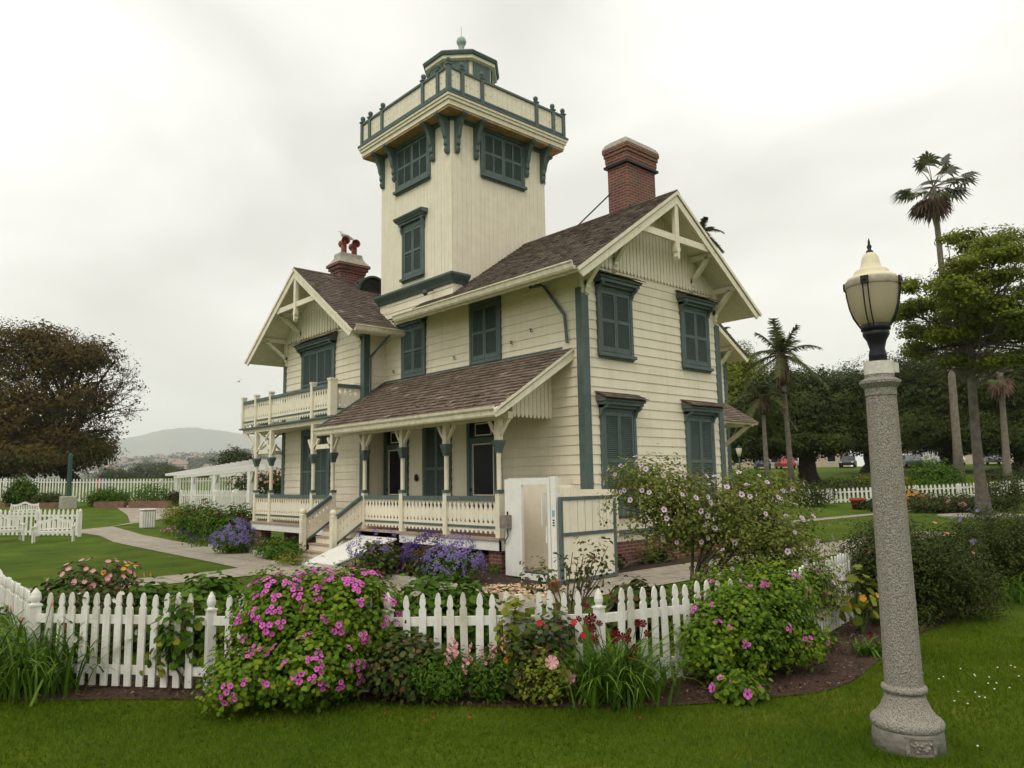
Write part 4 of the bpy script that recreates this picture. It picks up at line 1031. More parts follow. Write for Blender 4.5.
def straps(name, base, n, L_, w, parent, m_='strap', spread=.12, seg=6, h=1.0):
    V = []; F_ = []
    for i in range(n):
        a = random.uniform(0, 6.28); l = L_ * random.uniform(.6, 1.1); t0 = random.uniform(.9, 1.45); x, y = base[0] + random.gauss(0, spread), base[1] + random.gauss(0, spread); z = base[2]; pp = []
        r = 0; hh = 0; ang = t0; st = l / seg
        for s_ in range(seg + 1):
            pp.append((r, hh)); r += math.cos(ang) * st; hh += math.sin(ang) * st * h; ang -= random.uniform(.22, .42) * (.5 + s_ / seg * 1.3)
        ca, sa = math.cos(a), math.sin(a); o = len(V); ww = w * random.uniform(.7, 1.2)
        for s_, (r, hh) in enumerate(pp):
            q = ww * (1 - (s_ / seg) ** 2 * .95); V.append((x + ca * r - sa * q, y + sa * r + ca * q, max(z + hh, .01))); V.append((x + ca * r + sa * q, y + sa * r - ca * q, max(z + hh, .01)))
        for s_ in range(seg): F_.append((o + 2 * s_, o + 2 * s_ + 1, o + 2 * s_ + 3, o + 2 * s_ + 2))
    return fromnp(name, np.array(V), np.array(F_), LEAF[m_], parent)

# ================================================================ PICKET FENCES
M['whitefence2'] = mat('worn_picket_paint', (.62, .60, .52), .6, col2=(.45, .43, .36), nscale=5, bump=.3)
def picket_profile(w, h):
    a = w / 2
    return [(-a, .035), (a, .035), (a, h - .15), (a * .95, h - .135), (a * .62, h - .122), (a * .60, h - .112), (a * .80, h - .098), (a * .86, h - .085), (a * .72, h - .045), (a * .42, h - .014), (0, h), (-a * .42, h - .014), (-a * .72, h - .045), (-a * .86, h - .085), (-a * .80, h - .098), (-a * .60, h - .112), (-a * .62, h - .122), (-a * .95, h - .135), (-a, h - .15)]
    return [(-a, .035), (a, .035), (a, h - .155), (a * .6, h - .125), (a * .58, h - .115), (a * .86, h - .10), (a * .95, h - .075), (a * .80, h - .035), (a * .42, h - .008), (0, h), (-a * .42, h - .008), (-a * .80, h - .035), (-a * .95, h - .075), (-a * .86, h - .10), (-a * .58, h - .115), (-a * .6, h - .125), (-a, h - .155)]
def acorn_post(b, x, y, h, w=.045, z0=0):
    b.box(x - w, x + w, y - w, y + w, z0, z0 + h - .16); b.box(x - w - .008, x + w + .008, y - w - .008, y + w + .008, z0 + h - .16, z0 + h - .145)
    b.lathe((x, y, z0 + h - .145), [(w * .95, 0), (w * .8, .015), (w * 1.08, .04), (w * 1.1, .065), (w * .8, .105), (w * .35, .135), (.003, .15)], 12)
def picket_fence(pts, label, h=.85, pitch=.119, w=.064, post_every=2.2, single=True, group=None, z=None, face=1, first_post=True, last_post=True, simple=False):
    t = thing('picket_fence', (pts[0][0], pts[0][1], z(*pts[0]) if z else 0), label, 'fence', group)
    rails = MB(); base = MB()
    proto = None; allp = MB(); first = True
    for si, (a, c) in enumerate(zip(pts, pts[1:])):
        a = Vector((a[0], a[1], 0)); c = Vector((c[0], c[1], 0)); u = (c - a).normalized(); nrm = Vector((u.y, -u.x, 0)) * face; Ln = (c - a).length
        na_ = max(1, round(Ln / post_every)); za = z(a.x, a.y) if z else 0; zc_ = z(c.x, c.y) if z else 0
        for q in range(na_ + 1):
            if q == na_ and si < len(pts) - 2: continue
            if q == 0 and si == 0 and not first_post: continue
            if q == na_ and si == len(pts) - 2 and not last_post: continue
            p = a.lerp(c, q / na_); corner_ = (q in (0, na_)); pb = MB(); acorn_post(pb, p.x, p.y, h + (.03 if corner_ and si == 0 and q == 0 else .01), z0=za + (zc_ - za) * q / na_, w=(.045 if corner_ and si == 0 and q == 0 else .036) if not simple else .06); pb.build('post', 'whitefence', t)
        for zz in (.17, h - .24):
            rails.bar(a + Vector((0, 0, za + zz)) - nrm * .0, c + Vector((0, 0, zc_ + zz)), .035, .075)
        n = int(Ln / pitch); st = Ln / n
        for i in range(n):
            if abs((i + .5) * st % (Ln / na_)) < .075 or (Ln / na_) - ((i + .5) * st % (Ln / na_)) < .075: continue
            p = a + u * (i + .5) * st + nrm * .020; zz = za + (zc_ - za) * (i + .5) / n
            hv = h + random.uniform(-.014, .012) if not simple else h
            prof = picket_profile(w * (1 if simple else random.uniform(.95, 1.05)), hv)
            tl = random.gauss(0, .016) if not simple else 0
            if simple: prof = [(-w / 2, .035), (w / 2, .035), (w / 2, h - .09), (w * .3, h - .03), (0, h), (-w * .3, h - .03), (-w / 2, h - .09)]
            mb = MB() if single else allp
            mb.extr([p + u * (x_ + tl * z_) + Vector((0, 0, z_ + zz)) for x_, z_ in prof], nrm * .02)
            if single: mb.build('picket', 'whitefence2' if (random.random() < .12) else 'whitefence', t)
    if not single: allp.build('picket_panel', 'whitefence', t)
    rails.build('rail', 'whitefence', t)
    return t
picket_fence([(-9.76, -1.9), (-8.65, -3.31), (-7.59, -4.55), (-6.23, -5.78), (-4.34, -6.36)], 'white picket fence with acorn topped posts running across the front flower bed', face=1, post_every=1.7)
picket_fence([(-9.76, -1.9), (-9.69, .59), (-9.6, 3.4)], 'short white picket fence run going back at the left edge', face=-1, first_post=False)
picket_fence([(-4.34, -6.36), (-1.52, -5.88), (1.6, -5.45)], 'white picket fence run going back beside the dark shrubs on the right', face=1, first_post=False, post_every=2.2)
# far fences
picket_fence([(-5.48, 55.30), (1.10, 49.37), (6.16, 46.18), (13.65, 46.23)], 'tall white picket fence closing the garden behind the left lawn', h=1.62, pitch=.20, w=.09, post_every=4.2, single=False, z=ghf, simple=True)
picket_fence([(27.11, 16.43), (31.36, 9.88), (36.88, 4.90), (43.57, 1.59)], 'low white picket fence behind the right lawn under the palms', h=.86, pitch=.24, w=.12, post_every=2.4, single=False, z=ghf, simple=True)
picket_fence([(-7.31, 26.55), (-4.29, 21.37)], 'low grey white fence panel standing behind the garden bench', h=1.0, pitch=.22, w=.10, post_every=2.0, single=False, simple=True)
picket_fence([(2.35, 30.55), (2.68, 26.64), (1.76, 20.17)], 'white picket fence standing under the pergola', h=1.55, pitch=.2, w=.09, post_every=3.5, single=False, simple=True)

# ================================================================ LAMP POST
def lathe_thing(t, name, c, prof, m_, n=24, smooth=True, a0=0):
    b = MB(); b.lathe(c, prof, n, a0); return b.build(name, m_, t, smooth)
M['aggregate'] = mat('exposed_aggregate', (.36, .33, .28), .85, col2=(.13, .12, .10), nscale=125, bump=.9, bscale=70)
M['aggregate'].node_tree.nodes['Color Ramp'].color_ramp.elements[0].position = .40; M['aggregate'].node_tree.nodes['Color Ramp'].color_ramp.elements[1].position = .54
M['concr2'] = mat('worn_lamp_concrete', (.27, .245, .21), .9, col2=(.15, .135, .115), nscale=9, bump=.6, bscale=30)
M['globe'] = bpy.data.materials.new('frosted_globe'); M['globe'].use_nodes = True
bs = M['globe'].node_tree.nodes['Principled BSDF']; bs.inputs['Base Color'].default_value = (.72, .65, .50, 1); bs.inputs['Roughness'].default_value = .28; bs.inputs['Transmission Weight'].default_value = .35; bs.inputs['Subsurface Weight'].default_value = .0
tg = M['globe'].node_tree; tr_ = N(tg, "ShaderNodeBsdfTranslucent"); tr_.inputs[0].default_value = (.95, .90, .78, 1); mxg = N(tg, "ShaderNodeMixShader"); mxg.inputs[0].default_value = .6
tg.links.new(bs.outputs[0], mxg.inputs[1]); tg.links.new(tr_.outputs[0], mxg.inputs[2]); tg.links.new(mxg.outputs[0], tg.nodes['Material Output'].inputs[0])
M['lampcap'] = mat('lamp_cap_cream', (.74, .67, .47), .45, col2=(.64, .57, .39), nscale=6); M['collarw'] = mat('pale_collar_paint', (.68, .66, .58), .6, noise=.25, nscale=14, bump=.2)
M['rimtan'] = mat('lamp_rim_tan', (.40, .35, .27), .6, noise=.3, nscale=30)
LX, LY = -5.77, -8.1
def street_lamp(x, y, z, label):
    t = thing('street_lamp', (x, y, z), label, 'street lamp')
    lathe_thing(t, 'plinth', (x, y, z), [(.228, -.05), (.218, .13), (.216, .135)], 'concr2', 28)
    lathe_thing(t, 'base', (x, y, z), [(.216, .13), (.226, .145), (.228, .17), (.215, .19), (.195, .20), (.158, .25), (.132, .31), (.122, .355)], 'aggregate', 28)
    lathe_thing(t, 'base_ring', (x, y, z), [(.122, .35), (.14, .36), (.145, .375), (.14, .39), (.122, .40)], 'aggregate', 28)
    lathe_thing(t, 'shaft', (x, y, z), [(.120, .395), (.100, 2.36)], 'aggregate', 10, False)
    lathe_thing(t, 'capital', (x, y, z), [(.100, 2.36), (.104, 2.365), (.104, 2.415), (.114, 2.425), (.136, 2.45), (.137, 2.468), (.112, 2.482), (.097, 2.49), (.097, 2.515)], 'aggregate', 24, False)
    c = lathe_thing(t, 'collar', (x, y, z), [(.099, 2.515), (.099, 2.605)], 'collarw', 24, False)
    b = MB(); b.box(x + .03, x + .085, y - .105, y - .085, z + 2.525, z + 2.595); b.build('clamp', 'collarw', c)
    lathe_thing(t, 'neck', (x, y, z), [(.06, 2.615), (.06, 2.66), (.05, 2.70), (.065, 2.76), (.088, 2.80), (.09, 2.82), (.075, 2.83), (.098, 2.835), (.10, 2.875), (.085, 2.88)], 'iron', 24)
    g_ = lathe_thing(t, 'globe', (x, y, z), [(.088, 2.872), (.112, 2.90), (.134, 2.94), (.154, 3.0), (.168, 3.08), (.176, 3.15), (.177, 3.19), (.172, 3.192), (.163, 3.08), (.149, 3.0), (.13, 2.94), (.08, 2.874)], 'globe', 32)
    lathe_thing(t, 'lamp_insert', (x, y, z), [(.04, 2.87), (.05, 2.98), (.045, 3.08), (.02, 3.1)], 'concr2', 16)
    lathe_thing(t, 'rim', (x, y, z), [(.177, 3.15), (.181, 3.155), (.181, 3.195), (.174, 3.205)], 'rimtan', 32)
    lathe_thing(t, 'cap', (x, y, z), [(.176, 3.20), (.165, 3.22), (.150, 3.232), (.120, 3.24), (.118, 3.262), (.108, 3.278), (.072, 3.295), (.064, 3.33), (.056, 3.37), (.040, 3.40), (.02, 3.412)], 'lampcap', 32)
    lathe_thing(t, 'finial', (x, y, z), [(.022, 3.405), (.026, 3.42), (.010, 3.435), (.018, 3.455), (.008, 3.475), (.009, 3.49), (.002, 3.52)], 'iron', 14)
    for k in range(4):
        a = math.atan2(CAMP[1] - y, CAMP[0] - x) - .25 + k * math.pi / 2; b = MB()
        for da in (-.10, .10):
            b.tube([(x + r_ * math.cos(a + da * .19 / max(r_, .1) * .9), y + r_ * math.sin(a + da * .19 / max(r_, .1) * .9), z + zz) for r_, zz in ((.183, 3.17), (.178, 3.10), (.163, 3.01), (.142, 2.94), (.118, 2.895), (.098, 2.86))], .0045, 6)
        q = Vector((math.cos(a), math.sin(a), 0)); s_ = Vector((-q.y, q.x, 0)); p = Vector((x, y, z + 3.15)) + q * .180
        b.hexa([p - s_ * .026, p + s_ * .026, p + s_ * .026 + q * .014, p - s_ * .026 + q * .014] + [v + Vector((0, 0, .055)) for v in (p - s_ * .026, p + s_ * .026, p + s_ * .026 + q * .014, p - s_ * .026 + q * .014)])
        p = Vector((x, y, z + 3.178)) + q * .193; b.tube([p - s_ * .0, p + q * .008], [.014, .008], 8)
        b.build('strap', 'iron', t)
    # relief plate on the foot
    a = math.atan2(CAMP[1] - y, CAMP[0] - x) + .35; b = MB()
    N_ = 8; w_ = .42
    for i in range(N_):
        a0_ = a - w_ + 2 * w_ * i / N_; a1_ = a - w_ + 2 * w_ * (i + 1) / N_
        if i in (0, N_ - 1): b.hexa([(x + r_ * math.cos(t_), y + r_ * math.sin(t_), z + zz) for zz in (.01, .115) for r_, t_ in ((.215, a0_), (.215, a1_), (.230, a1_), (.230, a0_))])
        for z0_, z1_ in ((.005, .018), (.112, .125)): b.hexa([(x + r_ * math.cos(t_), y + r_ * math.sin(t_), z + zz) for zz in (z0_, z1_) for r_, t_ in ((.215, a0_), (.215, a1_), (.230, a1_), (.230, a0_))])
    rs = random.Random(3)
    for i in range(26):
        t_ = a + rs.uniform(-.3, .3); zz = rs.uniform(.03, .09); c_ = Vector((x + .222 * math.cos(t_), y + .222 * math.sin(t_), z + zz)); r_ = rs.uniform(.006, .013)
        b.lathe(tuple(c_ - Vector((0, 0, r_))), [(.001, 0), (r_ * .8, r_ * .5), (r_, r_), (r_ * .7, r_ * 1.6), (.001, 2 * r_)], 8)
    b.build('relief_plate', 'concr2', t)
    return t
street_lamp(LX, LY, 0, 'large concrete lamp post with frosted urn globe in the right foreground')
M['green_pole'] = mat('green_pole_paint', (.03, .07, .06), .5)
def far_lamp(x, y, z, label, h=3.4):
    t = thing('street_lamp', (x, y, z), label, 'street lamp')
    lathe_thing(t, 'shaft', (x, y, z), [(.12, 0), (.1, .3), (.06, .35), (.05, h - .7)], 'green_pole', 12)
    lathe_thing(t, 'globe', (x, y, z), [(.08, h - .7), (.16, h - .45), (.2, h - .2), (.19, h - .15)], 'lampcap', 16)
    lathe_thing(t, 'cap', (x, y, z), [(.2, h - .15), (.12, h - .05), (.03, h + .02), (.01, h + .12)], 'green_pole', 16)
p = (33.70, 16.95, 2.02); far_lamp(p[0], p[1], ghf(p[0], p[1]), 'small yellow lantern lamp far off between palms beside the house')
p = (-0.09, 43.64, 0.98)
t = thing('flagpole', (p[0], p[1], 0), 'slim dark green pole on a square stone block by the far fence', 'pole')
b = MB(); b.tube([(p[0], p[1], .9), (p[0], p[1], 3.8)], [.15, .12], 10); b.lathe((p[0], p[1], 3.8), [(.13, 0), (.05, .12)], 10); b.build('pole', 'green_pole', t)
b = MB(); b.box(p[0] - .42, p[0] + .42, p[1] - .42, p[1] + .42, .3, 1.25); b.build('stone_block', 'cement', t, bevel=.06)

# ================================================================ LIFT, SCREEN FENCE, RAMP
M['wood_floor'] = mat('worn_lift_floor', (.38, .31, .22), .8, noise=.3)
t = thing('wheelchair_lift', (-1.8, -.2, 0), 'white boxed platform lift with open doorway standing at the porch end', 'lift')
FL = Fr((-1.82, -.92, 0), (0, 1, 0), (-1, 0, 0))   # u from right to left
b = MB(); FL.box(b, .93, 1.35, .06, 1.82, -.05, 0); FL.box(b, .0, .13, .02, 1.86, -.06, .0); FL.box(b, .14, .20, .04, 1.83, -.05, .012)
FL.box(b, .20, .93, 1.72, 1.84, -.05, 0.0); FL.box(b, .20, .93, .0, .14, -.05, 0.0); FL.box(b, .88, .929, .141, 1.719, -.05, .012)
b.build('front_frame', 'white', t)
b = MB(); b.box(-1.77, -.45, -.92, -.88, .02, 1.5); b.box(-1.77, -.10, .34, .375, .02, 1.84); b.box(-.14, -.10, -.88, .34, .72, 1.6); b.build('side_panel', 'creamb', t)
b = MB(); b.box(-1.76, -.14, -.875, .335, .10, .135); b.build('platform', 'wood_floor', t)
b = MB(); FL.box(b, .27, .87, .76, .83, -.66, -.64); FL.box(b, .27, .87, .17, .74, -.66, -.64); FL.box(b, .27, .52, .85, 1.66, -.66, -.64); FL.box(b, .56, .87, .85, 1.66, -.66, -.64); FL.box(b, .22, .90, .14, 1.70, -.70, -.662); b.build('inner_door', 'creamb', t)
b = MB(); FL.box(b, .22, .86, .141, .16, -.12, -.01); b.build('threshold', 'bronze', t)
M['metal'] = mat('weathered_metal_box', (.28, .23, .20), .6, noise=.5, nscale=18)
b = MB(); FL.box(b, 1.16, 1.36, .92, 1.16, .0, .13); cb_ = b.build('control_box', 'metal', t)
b = MB(); b.tube([FL.P(1.22, .92, .06), FL.P(1.20, .78, .06), FL.P(1.3, .68, .05), FL.P(1.36, .64, .0)], .012, 6); b.lathe(tuple(FL.P(1.22, 1.2, .05)), [(.012, -.04), (.02, 0), (.012, .03)], 8); b.build('cable', 'iron', cb_)
M['bluesign'] = mat('blue_label', (.16, .42, .58), .5)
b = MB(); FL.box(b, .035, .095, 1.16, 1.27, .002, .006); b.build('blue_sign', 'bluesign', t)
b = MB()
for i, z_ in enumerate((1.11, 1.065, 1.02)): FL.box(b, .04, .085, z_ - .025, z_, .002, .005)
b.build('sign_marks', 'iron', t)
b = MB(); FL.box(b, .21, .235, .7, .98, .012, .03); b.build('handle', 'white', t)
t = thing('screen_fence', (-1.2, -1.0, 0), 'cream board screen with teal frame beside the white lift', 'screen')
FS = Fr((-1.85, -1.03, 0), (1, 0, 0), (0, -1, 0)); LW = 1.47
b = MB(); FS.box(b, 0, .06, .0, 1.50, -.03, .03); FS.box(b, LW - .06, LW, .0, 1.50, -.03, .03); FS.box(b, .06, LW - .06, 1.44, 1.5, -.03, .03); FS.box(b, .06, LW - .06, .82, .88, -.03, .03); FS.box(b, .06, LW - .06, .03, .09, -.03, .03)
b.build('frame', 'teal', t)
b = MB(); n = 7; st_ = (LW - .12) / n
for i in range(n): FS.box(b, .06 + i * st_ + (.012 if i > 1 else .004), .06 + (i + 1) * st_ - .004, .882, 1.438, -.012, .012)
b.build('board', 'creamb', t)
b = MB(); FS.box(b, .062, LW - .062, .092, .818, -.012, .012); b.build('lower_panel', 'creamb', t)
b = MB(); FS.box(b, .1, .62, 1.0, 1.57, -.55, -.53); b.build('back_panel', 'white', t)
# loading ramp
t = thing('ramp', (-2.5, 5.1, 0), 'white painted board ramp leaning on the porch beside the steps', 'ramp')
b = MB(); b.hexa([(-3.37, 4.35, .02), (-1.62, 4.38, .50), (-1.62, 5.95, .50), (-3.37, 5.5, .02), (-3.37, 4.35, .05), (-1.62, 4.38, .54), (-1.62, 5.95, .54), (-3.37, 5.5, .05)]); b.build('ramp_board', 'white', t)
b = MB(); b.hexa([(-3.0, 4.45, .0), (-1.65, 4.45, .0), (-1.65, 4.5, .0), (-3.0, 4.5, .0), (-3.0, 4.45, .09), (-1.65, 4.45, .46), (-1.65, 4.5, .46), (-3.0, 4.5, .09)]); b.build('ramp_support', 'creamb', t)
# pile of pale bark and a clay pot
C = np.c_[RNG.normal(-2.75, .30, 900), RNG.normal(-.75, .42, 900), np.zeros(900)]; C[:, 2] = .022 + RNG.uniform(0, .06, 900) * np.exp(-((C[:, 0] + 2.75) ** 2 + (C[:, 1] + .75) ** 2) / .12)
th = RNG.uniform(0, 6.28, 900); le = RNG.uniform(.02, .055, 900)
A = np.c_[np.cos(th) * le, np.sin(th) * le, RNG.normal(0, .12, 900) * le]; B = np.c_[-np.sin(th) * le * .5, np.cos(th) * le * .5, RNG.normal(0, .12, 900) * le]
M['wood'] = island('fresh_bark', [(.45, .28, .16), (.60, .42, .27), (.70, .55, .40)], .8)
tag(fromnp('wood_chips', *quads(C, A, B), 'wood'), 'pale scattered wood chips on the path before the white lift', 'wood chips', kind='stuff')
M['terracotta'] = mat('terracotta', (.34, .13, .07), .8, noise=.3, nscale=8)
def pot(p, s, label, m_='terracotta', plant=None):
    t = thing('flower_pot', p, label, 'flower pot')
    lathe_thing(t, 'pot', p, [(.07 * s, 0), (.095 * s, .12 * s), (.11 * s, .125 * s), (.11 * s, .16 * s), (.095 * s, .16 * s), (.09 * s, .13 * s)], m_, 20)
    lathe_thing(t, 'soil', p, [(.088 * s, .12 * s), (.088 * s, .135 * s)], 'soil', 16)
    return t
pot((-2.45, -1.45, .016), 1.1, 'small terracotta pot on the path beside the lift')
M['redpaint'] = mat('red_planter', (.35, .05, .04), .7)
p = (27.76, 6.74, 0.0); t = pot((p[0], p[1], 0), 3.6, 'large red planter far off before the low fence on the right lawn', 'redpaint')

# ================================================================ PERGOLA, BENCHES, BIN
pA, pB = np.array((8.29, 49.18)), np.array((1.71, 20.25))
t = thing('pergola', (float(pB[0]), float(pB[1]), 0), 'long white timber pergola reaching back from the left side of the house', 'pergola')
dirp = (pB - pA) / np.linalg.norm(pB - pA); nrm = np.array([dirp[1], -dirp[0]]); nrm = nrm if nrm[0] > 0 else -nrm
Lp = np.linalg.norm(pB - pA)
for off_ in (0, 2.6):
    for k in range(-0, 6):
        s_ = Lp * k / 3; q = pA + dirp * s_ + nrm * off_
        if s_ > Lp * 1.12: continue
        mb = MB(); mb.box(q[0] - .13, q[0] + .13, q[1] - .13, q[1] + .13, 0, 2.3)
        pp_ = mb.build('post', 'white', t)
        mb = MB()
        for s2 in (-1, 1):
            a = Vector((q[0], q[1], 1.9)) + Vector((dirp[0], dirp[1], 0)) * s2 * .05; mb.bar(a, a + Vector((dirp[0] * s2 * .55, dirp[1] * s2 * .55, .45)), .10, .12)
        mb.build('brace', 'white', pp_)
    mb = MB(); a = pA - dirp * 1.8 + nrm * off_; c = pA + dirp * Lp * 1.12 + nrm * off_
    for e in (-.1, .1): mb.bar((a[0] + nrm[0] * e, a[1] + nrm[1] * e, 2.42), (c[0] + nrm[0] * e, c[1] + nrm[1] * e, 2.42), .06, .17)
    mb.build('beam', 'white', t)
for k in range(26):
    s_ = -1.6 + k * (Lp * 1.12 + 1.6) / 25; a = pA + dirp * s_ - nrm * .75; c = pA + dirp * s_ + nrm * 3.2
    mb = MB(); mb.bar((a[0], a[1], 2.63), (c[0], c[1], 2.63), .07, .17); mb.build('rafter', 'white', t)
def bench(x, y, rz, label):
    t = thing('garden_bench', (0, 0, 0), label, 'bench', 'white garden benches on the left lawn'); W_ = 1.5
    for sx_ in (-W_ / 2 + .03, W_ / 2 - .03):
        for y_, h_ in ((-.05, .95), (.5, .62)):
            b = MB(); b.box(sx_ - .03, sx_ + .03, y_ - .03, y_ + .03, 0, h_); b.build('leg', 'whitefence', t)
        b = MB(); b.box(sx_ - .045, sx_ + .045, -.02, .56, .62, .66); b.lathe((sx_, .56, .62), [(.05, -.03), (.06, .0), (.05, .05)], 8); b.build('armrest', 'whitefence', t)
    b = MB()
    for k in range(6): b.box(-W_ / 2 + .04, W_ / 2 - .04, -.02 + k * .09, .05 + k * .09, .41, .44)
    b.box(-W_ / 2 + .06, W_ / 2 - .06, .46, .50, .34, .41); b.build('seat', 'whitefence', t)
    b = MB(); us = np.linspace(-W_ / 2, W_ / 2, 25)
    top = [(u, .92 + .10 * math.exp(-(u / .22) ** 2) + .03 * math.cos(u / W_ * 2 * math.pi * 1.5)) for u in us]
    b.extr([(u, -.05, z_) for u, z_ in top] + [(u, -.05, z_ - .13) for u, z_ in top[::-1]], (0, .03, 0))
    b.box(-W_ / 2 + .05, W_ / 2 - .05, -.045, -.015, .50, .56)
    for k in range(15):
        u = -W_ / 2 + .12 + k * (W_ - .24) / 14; b.box(u - .025, u + .025, -.042, -.022, .56, .86)
    b.build('backrest', 'whitefence', t)
    t.location = (x, y, 0); t.rotation_euler = (0, 0, rz)
    return t
p = (-3.43, 37.27); b1 = bench(p[0], p[1], R(172), 'distant white garden bench with curved back seen from the front beyond the small fence')
b2_ = dup(b1, (*(-5.49, 19.29), 0), R(162), 'white garden bench in front of the small fence, right of the two nearer benches')
b3_ = dup(b1, (*(-6.82, 21.11), 0), R(182), 'white garden bench cut by the left picture edge')
b1.scale = (.85,) * 3; b2_.scale = (.8,) * 3; b3_.scale = (.9,) * 3; b1.location.z = ghf(b1.location.x, b1.location.y)
p = (-1.03, 24.44)
t = thing('litter_bin', (p[0], p[1], 0), 'square white bin at the bend of the left path by the yellow shrub', 'bin')
b = MB(); b.box(p[0] - .25, p[0] + .25, p[1] - .25, p[1] + .25, .0, .78); b.build('body', 'cement', t, bevel=.03)
b = MB(); b.box(p[0] - .28, p[0] + .28, p[1] - .28, p[1] + .28, .78, .83); b.build('lid', 'white', t, bevel=.02)
b = MB()
for k in range(5): b.box(p[0] - .23 + k * .093, p[0] - .165 + k * .093, p[1] - .262, p[1] - .251, .06, .72); b.box(p[0] - .262, p[0] - .251, p[1] - .23 + k * .093, p[1] - .165 + k * .093, .06, .72)
b.build('slat', 'whitefence', t)
# ================================================================ NEAR PLANTS
def bush(name, loc, label, lumps, nclump, nper, spread, size, asp, leaf, k=4, cat='bush', twig=14, stem='bark', group=None, flat=1.0, shell=.3, r0=.016):
    t = thing(name, loc, label, cat, group)
    c, d = foliage('leaves', lumps, nclump, nper, spread, size, asp, leaf, t, k, shell=shell, flat=flat)
    if twig:
        tg = random.sample(list(map(tuple, c)), min(twig, len(c))); twigs('stems', (loc[0], loc[1], loc[2]), tg, stem, t, r0, .004)
    return t
cluster_mesh('stFalse', .017, 'purple', None, 16, .040); cluster_mesh('stTrue', .017, 'violet', None, 16, .040); cluster_mesh('bfviolet', .017, 'violet', None, 7, .03)
cluster_mesh('mag3', .024, 'magenta', 'eye', 3, .027)
# magenta geranium, left of centre
g0 = (-8.02, -4.12, 0)
lumps = [(-8.02, -4.02, .52, .62, .55, .50), (-7.85, -4.25, .66, .48, .45, .38), (-8.25, -3.98, .68, .42, .40, .34), (-8.62, -4.12, .26, .34, .36, .24), (-8.22, -4.45, .32, .42, .34, .28), (-7.55, -4.42, .36, .30, .30, .30)]
t = bush('geranium_bush', g0, 'big rounded magenta geranium bush spilling over the fence left of centre', lumps, 2300, 13, .045, .020, .8, 'geranium', 6, twig=26, stem='stem')
pts, dd = surface_pts(lumps, 100, 1.10, tocam(g0), .12, -.35, mind=.055); blooms(t, pts, dd, 'mag3', r=.03, petal='magenta', s=(.7, 1.25))
# geranium right
g1 = (-4.95, -6.45, 0)
lumps2 = [(-4.49, -6.45, 0.72, 0.34, 0.3, 0.22), (-3.47, -5.99, 0.59, 0.5, 0.4, 0.3), (-3.95, -5.82, 0.55, 0.4, 0.35, 0.26), (-4.95, -6.35, .42, .52, .5, .38), (-4.55, -6.3, .48, .45, .45, .34), (-5.40, -6.3, .34, .26, .30, .24), (-4.45, -6.6, .28, .30, .30, .22), (-4.75, -6.1, .62, .42, .4, .22)]
t = bush('geranium_bush', g1, 'broad green geranium bush with few pink flowers under the tall mallow', lumps2, 2500, 13, .05, .019, .8, 'geranium', 6, twig=22, stem='stem')
pts, dd = surface_pts(lumps2, 34, 1.07, tocam(g1), .12, -.2, mind=.10); blooms(t, pts, dd, 'mag3', r=.03, petal='magenta', s=(.55, 1.1))
g2 = (-5.62, -6.72, 0); lumps3 = [(-5.62, -6.72, .1, .22, .2, .11)]
t = bush('geranium_bush', g2, 'small low geranium clump at the lawn edge before the bigger one', lumps3, 90, 12, .035, .024, .8, 'geranium', 6, twig=6, stem='stem')
pts, dd = surface_pts(lumps3, 5, 1.1, tocam(g2), .08, .0, mind=.08); blooms(t, pts, dd, 'mag', r=.037, petal='magenta', eye='eye')
# tall mallow
mb_ = ((-3.74, -4.95)[0], (-3.74, -4.95)[1], 0)
hl = [(-3.79, -4.76, 1.48, 0.75, 0.7, 0.42), (-3.97, -4.65, 1.78, 0.55, 0.5, 0.28), (-3.19, -5.29, 1.40, 0.75, 0.7, 0.45), (-3.00, -5.68, 1.06, 0.65, 0.6, 0.42), (-3.49, -4.85, 1.17, 0.6, 0.5, 0.28), (-2.80, -5.41, 1.63, 0.5, 0.5, 0.22), (-2.75, -5.83, 0.64, 0.42, 0.4, 0.35), (-3.41, -5.51, 0.63, 0.6, 0.5, 0.4), (-3.21, -5.94, 0.53, 0.5, 0.45, 0.35), (-2.77, -6.08, 0.55, 0.3, 0.3, 0.3)]
t = thing('mallow_shrub', mb_, 'tall open mallow shrub with pale lilac flowers in front of the house corner', 'shrub')
c, d = foliage('leaves', [(a0_, b0_, c0_, d0_ * 1.08, e0_ * 1.08, f0_ * 1.12) for a0_, b0_, c0_, d0_, e0_, f0_ in hl], 2100, 13, .06, .017, .75, 'hibiscus', t, 6, shell=.6)
mainst = []
for i in range(9):
    e = c[random.randrange(len(c))]; a = Vector((mb_[0] + random.uniform(-.12, .12), mb_[1] + random.uniform(-.12, .12), 0)); f_ = Vector(tuple(e)); mid = a.lerp(f_, .45); mid.x = a.x + (mid.x - a.x) * .6; mid.y = a.y + (mid.y - a.y) * .6; mid.z = .55 + random.uniform(0, .25)
    mainst.append((a, mid, f_))
b = MB()
for a, m_, e in mainst: b.tube([a, a.lerp(m_, .5) + Vector((random.gauss(0, .03), random.gauss(0, .03), 0)), m_, m_.lerp(e, .5), e], [.036, .030, .024, .014, .006], 7)
b.build('stems', 'bark', t, smooth=True)
b = MB()
for e in random.sample(list(map(tuple, c)), 190):
    e = Vector(e); m_ = min((q[1].lerp(q[2], k_) for q in mainst for k_ in (.2, .5, .8)), key=lambda q: (q - e).length)
    b.tube([m_, m_.lerp(e, .5) + Vector((0, 0, .03)), e + (e - m_).normalized() * .1], [.007, .005, .002], 4, caps=False)
b.build('twigs', 'bark', t)
